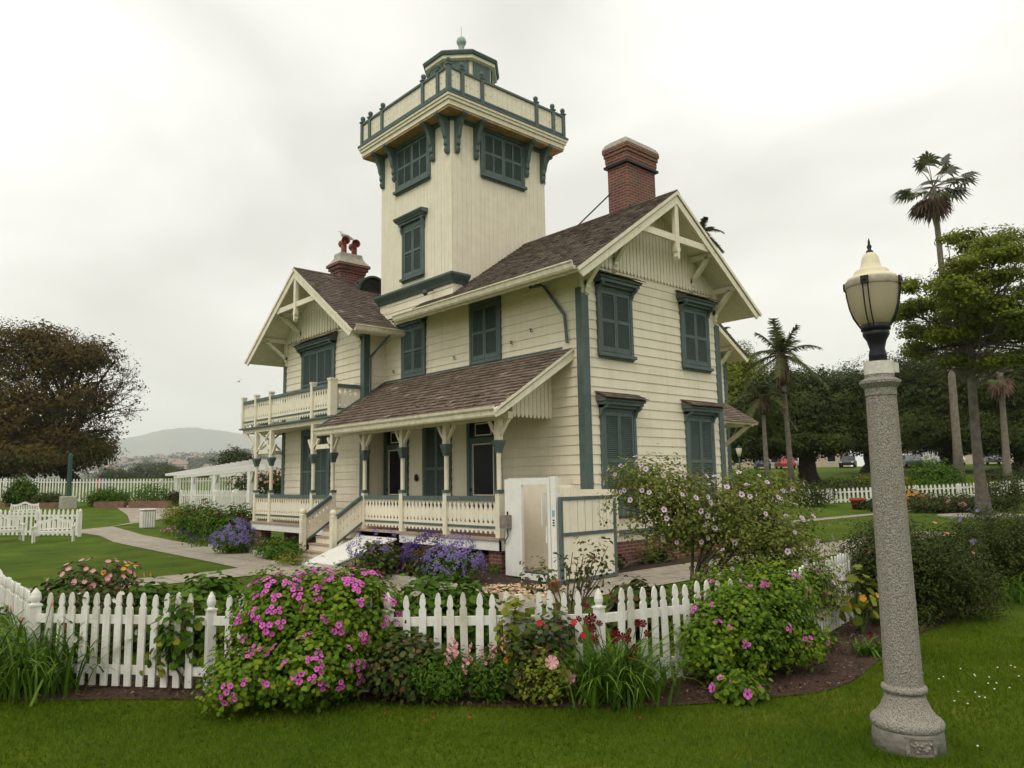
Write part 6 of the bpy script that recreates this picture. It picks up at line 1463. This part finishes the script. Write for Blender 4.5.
for i, (bs_, fk_, lu, r_, lab) in enumerate(figs):
    limb_tree('fig_tree' if i < 4 else 'green_tree', bs_, lab, lu, 'ficus' if i < 4 else 'coral', 'trunkd', r_, fk_, 2, 4300 if i < 4 else 2600, 17, .30, .105, flat=.5, shell=.22, inner=1100)
# coral tree with thick pale trunk
rs = random.Random(24); ct = []
cc_ = np.array((23.61, -0.90, 8.81))
while len(ct) < 104:
    v_ = np.array([rs.uniform(-1, 1) for _ in range(3)]); n_ = np.linalg.norm(v_)
    if not .3 < n_ < 1 or (v_[2] < -.3 and rs.random() < .3): continue
    p_ = cc_ + v_ * np.array([3.6, 3.6, 3.0]); q_ = rs.uniform(.45, 1.05); ct.append((p_[0], p_[1], p_[2], q_, q_ * rs.uniform(.7, 1.2), q_ * rs.uniform(.16, .34)))
M['trunkc'] = mat('coral_tree_bark', (.15, .13, .11), .9, col2=(.08, .065, .055), nscale=4, bump=.8, bscale=14)
t = thing('coral_tree', (24.0, .05, 0), 'tall tree with thick pale flared trunk and layered crown at the right', 'tree')
b = MB(); T0 = [Vector((24.22, 0.06, -0.07)), Vector((24.15, 0.03, 0.42)), Vector((23.99, 0.01, 1.45)), Vector((23.75, -0.05, 3.09)), Vector((23.48, -0.16, 5.14)), Vector((23.24, -0.29, 7.18)), Vector((23.09, -0.43, 8.82))]; T0[0].z = -.05
b.tube(T0, [.44, .30, .21, .185, .165, .14, .11], 14)
for l in ct:
    for q in range(1):
        e = Vector(np.array(l[:3]) + rnd(1)[0] * np.array(l[3:]) * .8); s_ = T0[5].lerp(T0[6], random.uniform(-.3, 1)) if l[2] > 8 else T0[4].lerp(T0[5], random.uniform(0, 1))
        mid = s_.lerp(e, .5) + Vector((0, 0, -.25)) + Vector(rnd(1)[0]) * .25; b.tube([s_, s_.lerp(mid, .5), mid, mid.lerp(e, .5) + Vector((0, 0, .1)), e], [.06, .045, .034, .022, .008], 6, caps=False)
b.build('trunk', 'trunkc', t, smooth=True)
foliage('crown', ct, 4200, 14, .16, .065, .65, 'coral', t, 4, shell=.6, flat=.55)
b = MB(); tips = []
for tgt, st_ in (((21.30, 1.52, 6.82), (23.22, -0.24, 6.98)), ((21.55, 1.16, 7.63), (23.18, -0.31, 7.59)), ((21.28, 1.27, 8.45), (22.93, -0.08, 7.60)), ((21.99, 1.08, 5.78), (23.25, -0.20, 6.57)), ((24.53, -1.73, 8.79), (23.30, -0.42, 7.59)), ((24.90, -2.28, 10.01), (23.61, -0.90, 8.81))):
    s_ = Vector(st_); e_ = Vector(tgt); spray(b, s_, (e_ - s_).normalized(), (e_ - s_).length * .5, .05, 3)
b.build('bare_branches', 'trunkd', t)

# palms
def fan_palm(base, top, label, crown=2.6, nleaf=34, r0=.28, skirt=True, bend=0.0):
    t = thing('fan_palm', base, label, 'palm tree'); B_ = Vector(base); T_ = Vector(top)
    pts = [B_.lerp(T_, k / 6) + Vector((bend * math.sin(math.pi * k / 6), 0, 0)) for k in range(7)]; b = MB(); b.tube(pts, [r0 * 1.5, r0, r0 * .9, r0 * .8, r0 * .72, r0 * .68, r0 * .7], 10); b.build('trunk', 'palmtrunk', t, smooth=True)
    V = []; F_ = []; Vd = []; Fd = []; st = MB()
    for i in range(nleaf):
        dead = skirt and i >= nleaf * .68; az = i * 2.399 + random.uniform(-.2, .2)
        el = R(random.uniform(-40, 75)) if not dead else R(random.uniform(-86, -50)); l = crown * random.uniform(.40, .66) if not dead else crown * random.uniform(.25, .45)
        d = Vector((math.cos(az) * math.cos(el), math.sin(az) * math.cos(el), math.sin(el))); s_ = T_; e_ = T_ + d * l + Vector((0, 0, -.12 * l))
        st.tube([s_, s_.lerp(e_, .5) + Vector((0, 0, .06 * l)), e_], [.03, .02, .015], 4, caps=False)
        side = d.cross(Vector((0, 0, 1))); side = side.normalized() if side.length > .1 else Vector((1, 0, 0)); up = side.cross(d).normalized()
        nb = 13; vv, ff = (Vd, Fd) if dead else (V, F_)
        for k in range(nb):
            a = -1.9 + 3.8 * k / (nb - 1); bl = crown * .40 * (1 - .25 * abs(a) / 1.9) * random.uniform(.85, 1.1); dd_ = (d * math.cos(a) + side * math.sin(a) + up * .15).normalized(); w_ = bl * .085
            p1 = e_ + dd_ * bl * .6; p2 = e_ + dd_ * bl + Vector((0, 0, -bl * (.28 + .1 * random.random()))); sw = dd_.cross(up).normalized() * w_; o = len(vv)
            vv += [tuple(e_), tuple(p1 - sw), tuple(p2), tuple(p1 + sw)]; ff.append((o, o + 1, o + 2, o + 3))
    fromnp('fronds', np.array(V), np.array(F_), LEAF['palm'], t)
    if Vd: fromnp('dead_fronds', np.array(Vd), np.array(Fd), LEAF['dead'], t)
    st.build('stalks', 'skirt', t)
    return t
def feather_palm(base, top, label, crown=3.0, nleaf=16, r0=.2, skirt=1.4, els=(-35, 75)):
    t = thing('feather_palm', base, label, 'palm tree'); B_ = Vector(base); T_ = Vector(top); b = MB()
    b.tube([B_, B_.lerp(T_, .3), B_.lerp(T_, .7), T_], [r0 * 1.3, r0, r0 * .9, r0 * .85], 10); b.build('trunk', 'palmtrunk', t, smooth=True)
    if skirt:
        b = MB(); b.tube([T_ - Vector((0, 0, skirt)), T_ - Vector((0, 0, skirt * .6)), T_ - Vector((0, 0, .1)), T_ + Vector((0, 0, .5))], [r0 * 1.1, r0 * 2.2, r0 * 1.7, r0 * .7], 10); b.build('fibre_skirt', 'skirt', t, smooth=True)
        V = []; F_ = []
        for i in range(60):
            a = random.uniform(0, 6.28); s_ = T_ + Vector((math.cos(a), math.sin(a), 0)) * r0 * 1.5 + Vector((0, 0, random.uniform(-.3, .2))); e_ = s_ + Vector((math.cos(a) * random.uniform(.1, .4), math.sin(a) * random.uniform(.1, .4), -random.uniform(.5, 1.0) * skirt)); w_ = Vector((-math.sin(a), math.cos(a), 0)) * .05; o = len(V)
            V += [tuple(s_ - w_), tuple(s_ + w_), tuple(e_ + w_ * .3), tuple(e_ - w_ * .3)]; F_.append((o, o + 1, o + 2, o + 3))
        fromnp('dead_fronds', np.array(V), np.array(F_), LEAF['dead'], t)
    V = []; F_ = []; st = MB()
    for i in range(nleaf):
        az = i * 2.399 + random.uniform(-.25, .25); el = R(els[0] + (els[1] - els[0]) * ((i + .5) / nleaf)); d = Vector((math.cos(az) * math.cos(el), math.sin(az) * math.cos(el), math.sin(el))); l = crown * random.uniform(.85, 1.1)
        pts = [T_ + d * l * s_ + Vector((0, 0, -.55 * l * s_ ** 2.2 * max(.25, math.cos(el)))) for s_ in np.linspace(0, 1, 9)]; st.tube(pts, [.04, .035, .03, .027, .024, .02, .015, .01, .006], 4, caps=False)
        side = d.cross(Vector((0, 0, 1))); side = side.normalized() if side.length > .05 else Vector((1, 0, 0))
        for k in range(44):
            s_ = .12 + .88 * k / 43; f = s_ * 8; a_ = int(min(f, 7)); p = pts[a_].lerp(pts[a_ + 1], f - a_); tg_ = (pts[a_ + 1] - pts[a_]).normalized()
            for sg in (-1, 1):
                ll = crown * .24 * (1 - .75 * abs(s_ - .45)) * random.uniform(.8, 1.1); dd_ = (side * sg + tg_ * .55 + Vector((0, 0, random.uniform(-.75, -.1)))).normalized(); w_ = tg_ * .045; o = len(V); e_ = p + dd_ * ll
                V += [tuple(p - w_), tuple(p + w_), tuple(e_ + w_ * .2), tuple(e_ - w_ * .2)]; F_.append((o, o + 1, o + 2, o + 3))
    fromnp('fronds', np.array(V), np.array(F_), LEAF['palm'], t); st.build('stalks', 'skirt', t)
    return t
fan_palm((*(46.89, 7.96), .5), (44.00, 7.03, 21.43), 'very tall slender fan palm rising above the layered tree at the right', 3.0, 44, .27, bend=.3)
fan_palm((*(52.83, 6.63), .7), (51.81, 6.17, 8.98), 'shorter fan palm with brown dead fronds right of the thick trunk', 2.4, 34, .27)
feather_palm((*(36.33, 14.72), .6), (35.17, 14.31, 9.70), 'feather palm with shaggy brown skirt standing before the fig trees', 2.9, 18, .17, 2.0, (-30, 80))
feather_palm((*(35.05, 15.78), .6), (34.43, 15.44, 7.01), 'shorter palm with rusty skirt left of the taller feather palm', 2.3, 15, .15, 1.2, (-45, 60))
feather_palm((*(29.32, 16.92), .4), (28.02, 15.47, 16.94), 'palm whose top shows above the main roof ridge at the right', 1.5, 16, .2, .6, (-45, 60))
feather_palm((*(34.31, 19.21), .6), (33.40, 18.37, 11.26), 'palm hidden behind the house corner with drooping frond tips beside the eave', 1.7, 16, .2, .6, (-55, 50))

# ================================================================ CARS, BUILDING, PEOPLE, BIRDS
def car(x, y, rz, col, label, kind=0):
    t = thing('parked_car', (0, 0, 0), label, 'car', 'cars parked beyond the park trees'); M[col[0]] = M.get(col[0]) or mat(col[0], col[1], .25, spec=.6)
    Ls = 4.4; W_ = .88; h1, h2 = (.85, 1.42) if kind == 0 else (1.0, 1.85)
    side = [(-2.2, .3), (2.15, .3), (2.2, .62), (2.05, .78), (1.15, h1), (-1.75, h1 + .03), (-2.15, h1 - .05), (-2.22, .6)] if kind == 0 else [(-2.3, .35), (2.2, .35), (2.25, .8), (1.8, h1), (-2.25, h1 + .02), (-2.3, .7)]
    b = MB(); b.extr([(a, -W_, c) for a, c in side], (0, 2 * W_, 0)); b.build('body', col[0], t, bevel=.05)
    cab = [(1.05, h1 - .02), (.35, h2), (-1.1, h2), (-1.8, h1)] if kind == 0 else [(1.75, h1 - .02), (1.15, h2), (-2.15, h2), (-2.25, h1)]
    b = MB(); b.extr([(a, -W_ + .1, c) for a, c in cab], (0, 2 * W_ - .2, 0)); cb2 = b.build('cabin', col[0], t)
    win = [(a * .93 - .0, (c - h1) * .82 + h1 + .03) for a, c in cab]
    b = MB(); b.extr([(a, -W_ + .09, c) for a, c in win], (0, 2 * W_ - .18, 0)); b.build('windows', 'glassd', cb2)
    for sx_ in (-1.35, 1.4):
        for sy_ in (-W_ + .1, W_ - .1):
            b = MB(); b.tube([(sx_, sy_ - .11, .32), (sx_, sy_ + .11, .32)], .32, 16); w_ = b.build('wheel', 'iron', t); b = MB(); b.tube([(sx_, sy_ - .12, .32), (sx_, sy_ + .12, .32)], .18, 12); b.build('rim', 'cement', w_)
    for sy_ in (-.65, .65): b = MB(); b.box(2.12, 2.21, sy_ - .14, sy_ + .14, .58, .7); b.build('headlight', 'white', t)
    t.location = (x, y, ghf(x, y)); t.rotation_euler = (0, 0, rz); return t
WH = ('white_car_paint', (.7, .7, .7)); GR = ('grey_car_paint', (.15, .16, .18)); RD = ('red_car_paint', (.35, .03, .03)); DKc = ('dark_car_paint', (.03, .035, .05))
for q, a, col, lab, k in (((77.42, 37.09), 40, RD, 'small red car parked far off between the palm trunks', 0), ((77.13, 40.07), 35, DKc, 'dark car parked behind the shorter palm trunk', 0), ((81.89, 37.14), 40, WH, 'white car parked right of the red car', 0), ((81.26, 30.91), 200, DKc, 'dark car parked left behind the lamp post', 0),
                          ((84.02, 25.65), 30, WH, 'white car parked right behind the lamp post', 0), ((80.57, 23.38), 30, GR, 'grey silver car just in front of the white car by the lamp post', 0), ((84.07, 22.88), 30, WH, 'white van parked above the rounded light green shrub', 1), ((84.22, 20.08), 25, WH, 'white car parked beside the slender palm trunk', 0), ((85.22, 16.43), 25, GR, 'grey car parked right of the thick trunk', 0)):
    car(q[0], q[1], R(a), col, lab, k)
M['stucco'] = mat('sand_stucco', (.48, .40, .30), .9, noise=.15, nscale=1); M['tile'] = mat('dull_roof_tile', (.16, .10, .08), .9, noise=.3, nscale=2)
for q0, q1, hh_, lab in (((97.39, 64.92), (117.61, 46.64), 4.6, 'low pale building far behind the palms'), ((118.94, 41.44), (132.68, 22.23), 5.2, 'sand coloured low building far behind the parked cars')):
    a = Vector((*q0, 0)); c = Vector((*q1, 0)); zb_0 = ghf(a.x, a.y); t = thing('distant_building', (a.x, a.y, zb_0), lab, 'building'); u = (c - a).normalized(); nrm_ = Vector((u.y, -u.x, 0)); Lb = (c - a).length
    if nrm_.dot(Vector((CAMP[0], CAMP[1], 0)) - a) < 0: nrm_ = -nrm_
    fr = Fr((a.x, a.y, zb_0), u, nrm_); b = MB(); fr.box(b, 0, Lb, 0, hh_, -8, 0); b.build('wall', 'stucco', t)
    b = MB(); fr.spoly(b, [(.6, hh_ - .1), (.6, hh_ + .1), (-4, hh_ + 1.4), (-8.6, hh_ + .1), (-8.6, hh_ - .1)], -.6, Lb + .6); b.build('roof', 'tile', t)
    for i in range(int(Lb / 3.2)):
        b = MB(); fr.box(b, 1 + i * 3.2, 2.3 + i * 3.2, 1.2, 2.6, .01, .05); w_ = b.build('window', 'glassd', t); b = MB(); fr.box(b, .9 + i * 3.2, 2.4 + i * 3.2, 1.08, 1.2, .01, .12); b.build('sill', 'white', w_)
def person(x, y, z, rz, top, label):
    t = thing('person', (0, 0, 0), label, 'person'); me = bpy.data.meshes.new('body')
    v = [(0, 0, .95), (0, 0, 1.2), (0, .0, 1.42), (0, 0, 1.52), (0, .01, 1.66), (.19, 0, 1.40), (.25, .02, 1.12), (.24, .10, .88), (-.19, 0, 1.40), (-.25, .02, 1.12), (-.24, .08, .88), (.10, 0, .90), (.11, .04, .50), (.11, -.02, .08), (.11, .12, .04), (-.10, 0, .90), (-.12, .0, .50), (-.12, -.08, .08), (-.12, .06, .04)]
    e = [(0, 1), (1, 2), (2, 3), (3, 4), (2, 5), (5, 6), (6, 7), (2, 8), (8, 9), (9, 10), (0, 11), (11, 12), (12, 13), (13, 14), (0, 15), (15, 16), (16, 17), (17, 18)]
    rd = [.15, .14, .15, .06, .105, .065, .045, .035, .065, .045, .035, .09, .06, .045, .04, .09, .06, .045, .04]
    me.from_pydata(v, e, []); o = bpy.data.objects.new('body', me); COL.objects.link(o); o.parent = t; md = o.modifiers.new('s', 'SKIN'); sv = me.skin_vertices[0].data
    for i, r_ in enumerate(rd): sv[i].radius = (r_, r_ * .8)
    sv[0].use_root = True; o.modifiers.new('ss', 'SUBSURF').levels = 1; me.materials.append(M[top])
    b = MB(); b.lathe((0, 0, 1.58), [(.03, .14), (.095, .11), (.11, .04), (.105, .02), (.10, .15), (.06, .19), (.01, .205)], 12); b.build('hair', 'trunkd', t)
    t.location = (x, y, z); t.rotation_euler = (0, 0, rz); t.scale = (.95,) * 3; return t
M['shirt_dark'] = mat('dark_shirt', (.03, .03, .04), .9); M['shirt_red'] = mat('red_shirt', (.5, .12, .06), .9); M['shirt_blue'] = mat('blue_shirt', (.10, .20, .42), .9)
for q, m_, lab in (((-0.76, 57.57), 'shirt_dark', 'person in dark clothes walking beyond the far fence at the left edge'), ((3.97, 53.31), 'shirt_red', 'person in red top standing beyond the far fence'), ((4.20, 53.11), 'shirt_blue', 'person in blue top beside the one in red beyond the far fence')):
    person(q[0], q[1], ghf(*q), random.uniform(0, 6), m_, lab)
M['gullw'] = mat('gull_white', (.75, .75, .73), .7); M['gullg'] = mat('gull_grey', (.30, .31, .33), .7)
def gull_body(me_name, v, rd, e, mat_, parent):
    me = bpy.data.meshes.new(me_name); me.from_pydata(v, e, []); o = bpy.data.objects.new(me_name, me); COL.objects.link(o); o.parent = parent; o.modifiers.new('s', 'SKIN'); sv = me.skin_vertices[0].data
    for i, r_ in enumerate(rd): sv[i].radius = (r_, r_ * .9)
    sv[0].use_root = True; o.modifiers.new('ss', 'SUBSURF').levels = 2; me.materials.append(M[mat_]); return o
gp = (.03, YM, 9.22)
t = thing('seagull', gp, 'white seagull standing on the left chimney pot', 'seagull')
gull_body('body', [(0, 0, .15), (0, .06, .21), (0, .09, .26), (0, .11, .30), (0, .15, .295), (0, -.10, .10), (0, -.20, .06)], [.07, .062, .05, .044, .012, .05, .018], [(0, 1), (1, 2), (2, 3), (3, 4), (0, 5), (5, 6)], 'gullw', t)
b = MB()
for s_ in (-1, 1): b.extr([(s_ * .062, .10, .20), (s_ * .068, .0, .10), (s_ * .03, -.30, .07), (s_ * .055, -.1, .19)], (s_ * .012, 0, 0))
b.build('wing', 'gullg', t)
b = MB()
for s_ in (-.025, .025): b.tube([(s_, 0, .10), (s_, .01, .0)], .007, 5)
b.tube([(0, .14, .295), (0, .195, .285)], [.012, .004], 6); b.build('legs_and_bill', 'orange', t)
for ch_ in t.children: ch_.location = (0, 0, 0)
for ch_ in t.children:
    if ch_.name.startswith(('wing', 'legs')):
        for v_ in ch_.data.vertices: v_.co = v_.co + Vector(gp)
t.rotation_euler = (0, 0, R(70))
fp = (12.46, 48.42, 9.94)
t = thing('seagull', fp, 'seagull flying in the sky left of the balcony', 'seagull')
gull_body('body', [(0, 0, 0), (0, .16, .02), (0, .26, .03), (0, -.2, 0), (.25, .05, .10), (.55, .0, .06), (-.25, .05, .10), (-.55, .0, .06)], [.06, .05, .02, .02, .022, .008, .022, .008], [(0, 1), (1, 2), (0, 3), (0, 4), (4, 5), (0, 6), (6, 7)], 'gullw', t); t.rotation_euler = (R(10), R(25), R(150)); t.scale = (.8,) * 3

# ================================================================ HILLS, FAR TOWN, HAZE
def ridge(name, prof, depth_pts, m_, back, seed):
    """hill: list of crest points (x,y,z); body falls to the plain before and behind"""
    rg = np.random.default_rng(seed); nx, ny = 150, 26; P0 = np.array(prof); sN = np.linspace(0, 1, len(P0)); s = np.linspace(0, 1, nx); cr = np.stack([np.interp(s, sN, P0[:, i]) for i in range(3)], 1)
    V = []
    ph = rg.uniform(0, 6.28, 8); fq = np.array([5, 9, 14, 23, 37, 53, 71, 97])
    for j in range(ny):
        tj = j / (ny - 1) * 2 - 1; prof_ = math.cos(tj * math.pi / 2) ** 1.3
        for i in range(nx):
            c = cr[i]; dirr = (c[:2] - CAMP) / np.linalg.norm(c[:2] - CAMP); p = c[:2] + dirr * tj * back
            nz = sum(math.sin(fq[k] * s[i] * 2 + ph[k] + tj * (3 + k)) / (k + 2) for k in range(8)) * .035
            V.append((p[0], p[1], -3 + (c[2] + 3) * max(0, prof_ * (1 + nz * (1.2 - prof_)) + nz * .25)))
    F_ = [(j * nx + i, j * nx + i + 1, (j + 1) * nx + i + 1, (j + 1) * nx + i) for j in range(ny - 1) for i in range(nx - 1)]
    o = fromnp(name, np.array(V), F_, m_); tag(o, kind='structure'); return o, cr
M['hillm'] = mat('far_hillside', (.11, .12, .07), .95, col2=(.06, .08, .04), nscale=.004); M['mountm'] = mat('mountain_scrub', (.10, .12, .08), .95, col2=(.05, .07, .05), nscale=.004)
ridge('mountain', [(254.69, 11944.55, 239.81), (1673.70, 10655.45, 266.83), (2283.55, 10075.46, 430.88), (2584.62, 9779.84, 566.37), (2889.97, 9490.47, 642.45), (3153.41, 9244.93, 683.90), (3377.52, 9046.99, 655.08), (3693.99, 8773.86, 576.71), (4408.20, 8136.18, 524.87), (5312.31, 7355.64, 302.65)], None, 'mountm', 1500, 1)
ridge('town_hillside', [(34.48, 1984.27, 21.68), (330.71, 1716.60, 18.89), (418.52, 1634.75, 32.71), (477.26, 1580.47, 39.28), (558.23, 1506.14, 45.35), (624.66, 1445.59, 47.79), (774.06, 1313.62, 28.58)], None, 'hillm', 300, 2)
ridge('town_hillside', [(61.93, 3181.01, 33.60), (534.53, 2750.72, 48.15), (651.09, 2640.82, 73.97), (745.06, 2553.96, 84.48), (862.98, 2446.06, 91.29), (1004.40, 2316.44, 100.72), (1243.89, 2105.96, 63.64)], None, 'hillm', 520, 3)
bpy.context.view_layer.update()
dg = bpy.context.evaluated_depsgraph_get()
def drop(x, y):
    hit, loc, *_ = S.ray_cast(dg, Vector((x, y, 1500)), Vector((0, 0, -1))); return loc.z if hit else 0
M['hw1'] = mat('far_house_white', (.72, .70, .66), .9); M['hw2'] = mat('far_house_tan', (.5, .40, .32), .9); M['hr1'] = mat('far_roof_red', (.26, .19, .15), .9); M['hr2'] = mat('far_roof_grey', (.22, .21, .20), .9)
def far_house(wm, rm):
    t = thing('hillside_house', (0, 0, 0), 'x', 'house', 'small pale houses on the hazy hillside at the left')
    b = MB(); b.box(-6, 6, -5, 5, -4, 6); b.build('wall', wm, t); b = MB(); b.extr([(-6.6, -5.6, 6), (-6.6, 5.6, 6), (-6.6, 0, 8.8)], (13.2, 0, 0)); b.build('roof', rm, t)
    b = MB()
    for k in (-4, -1, 2): b.box(k, k + 1.6, -5.06, -5.0, 1, 3.5)
    b.build('window', 'glassd', t); return t
hp = [far_house('hw1', 'hr1'), far_house('hw1', 'hr2'), far_house('hw2', 'hr1')]
hv = [(0.2618, 1.1190), (0.2688, 1.1126), (0.2758, 1.1063), (0.2828, 1.1000), (0.2898, 1.0937), (0.2968, 1.0874), (0.3039, 1.0811), (0.3109, 1.0748), (0.3179, 1.0685), (0.3249, 1.0621), (0.3319, 1.0558), (0.3389, 1.0495), (0.3459, 1.0432), (0.3529, 1.0369), (0.3599, 1.0306), (0.3669, 1.0243), (0.3739, 1.0179), (0.3809, 1.0116), (0.3879, 1.0053), (0.3949, 0.9990), (0.4019, 0.9927), (0.4089, 0.9864), (0.4159, 0.9801), (0.4229, 0.9737)]
LAB = 'small pale house among many on the hazy far hillside left of the lighthouse'
cnt = 0; rs = random.Random(11); far_trees = []
for k in range(600):
    if cnt >= 130: break
    i = rs.randrange(len(hv)); dx, dy = hv[i]; dep = rs.choice([rs.uniform(1300, 1500), rs.uniform(1980, 2400), rs.uniform(1850, 2400)])
    x, y = CAMP[0] + dx * dep, CAMP[1] + dy * dep; z = drop(x, y)
    if z < 6 + dep * .004 or rs.random() < .25: continue
    sc_ = rs.uniform(1.1, 2.0)
    if cnt < 3: o = hp[cnt]; o['label'] = LAB; o.location = (x, y, z); o.rotation_euler = (0, 0, rs.uniform(0, 3.1)); o.scale = (sc_,) * 3
    else: o = dup(hp[cnt % 3], (x, y, z), rs.uniform(0, 3.1), LAB, scale=sc_)
    cnt += 1
C = []
for k in range(1500):
    dx, dy = hv[rs.randrange(len(hv))]; dep = rs.choice([rs.uniform(1150, 1500), rs.uniform(1800, 2400)]); x, y = CAMP[0] + dx * dep, CAMP[1] + dy * dep; z = drop(x, y)
    if z > 1: C.append((x, y, z + 3))
C = np.array(C); C = np.repeat(C, 26, 0) + RNG.normal(size=(len(C) * 26, 3)) * np.array([7, 7, 4.2]); nn = rnd(len(C)); nn[:, 2] = abs(nn[:, 2])
V, F_ = leafmesh(C, nn, 2.8, .8); tag(fromnp('hillside_woods', V, F_, LEAF['hill']), kind='stuff')
# nearer dark trees at the foot of the hillside
for q, r_, h_, lab in (((73.61, 319.96), 6, 3.5, 'dark round tree nearest the big rusty tree in the far valley'), ((86.86, 335.14), 5, 5, 'pale grey green tree in the far valley behind the fence'), ((86.66, 308.20), 6, 5, 'grey green tree right of the pale one in the far valley'), ((76.73, 263.03), 5, 3, 'low dark tree in the far valley left of the pergola'), ((32.64, 99.18), 2.6, 2.6, 'dark green bushy tree top above the pergola'), ((36.34, 123.15), 3, .8, 'hedge top above the far fence left of the pergola'), ((35.77, 126.38), 3, .8, 'hedge top at the left end of the pergola')):
    z_ = ghf(*q); limb_tree('valley_tree', (q[0], q[1], z_), lab, [(q[0], q[1], z_ + h_ * .9, r_, r_, h_ * .8), (q[0] + r_ * .6, q[1] - r_ * .3, z_ + h_ * .7, r_ * .7, r_ * .7, h_ * .6)], 'dark' if 'dark' in lab else 'hill', 'trunkd', .25, (q[0], q[1], z_ + h_ * .4), 2, 300, 12, r_ * .12, r_ * .06, inner=100)
# haze
hz = MB(); hz.box(-11400, 11400, -11400, 11400, -95, 820)
hm = bpy.data.materials.new('haze'); hm.use_nodes = True; ht = hm.node_tree; ht.nodes.clear()
pv = N(ht, "ShaderNodeVolumePrincipled"); pv.inputs['Color'].default_value = (.97, .98, 1, 1); pv.inputs['Density'].default_value = HAZE; pv.inputs['Anisotropy'].default_value = .2
oo = N(ht, "ShaderNodeOutputMaterial"); ht.links.new(pv.outputs[0], oo.inputs['Volume'])
if HAZE > 0: tag(hz.build('haze', hm), 'thin pale sea haze over the whole place', 'haze', kind='stuff')
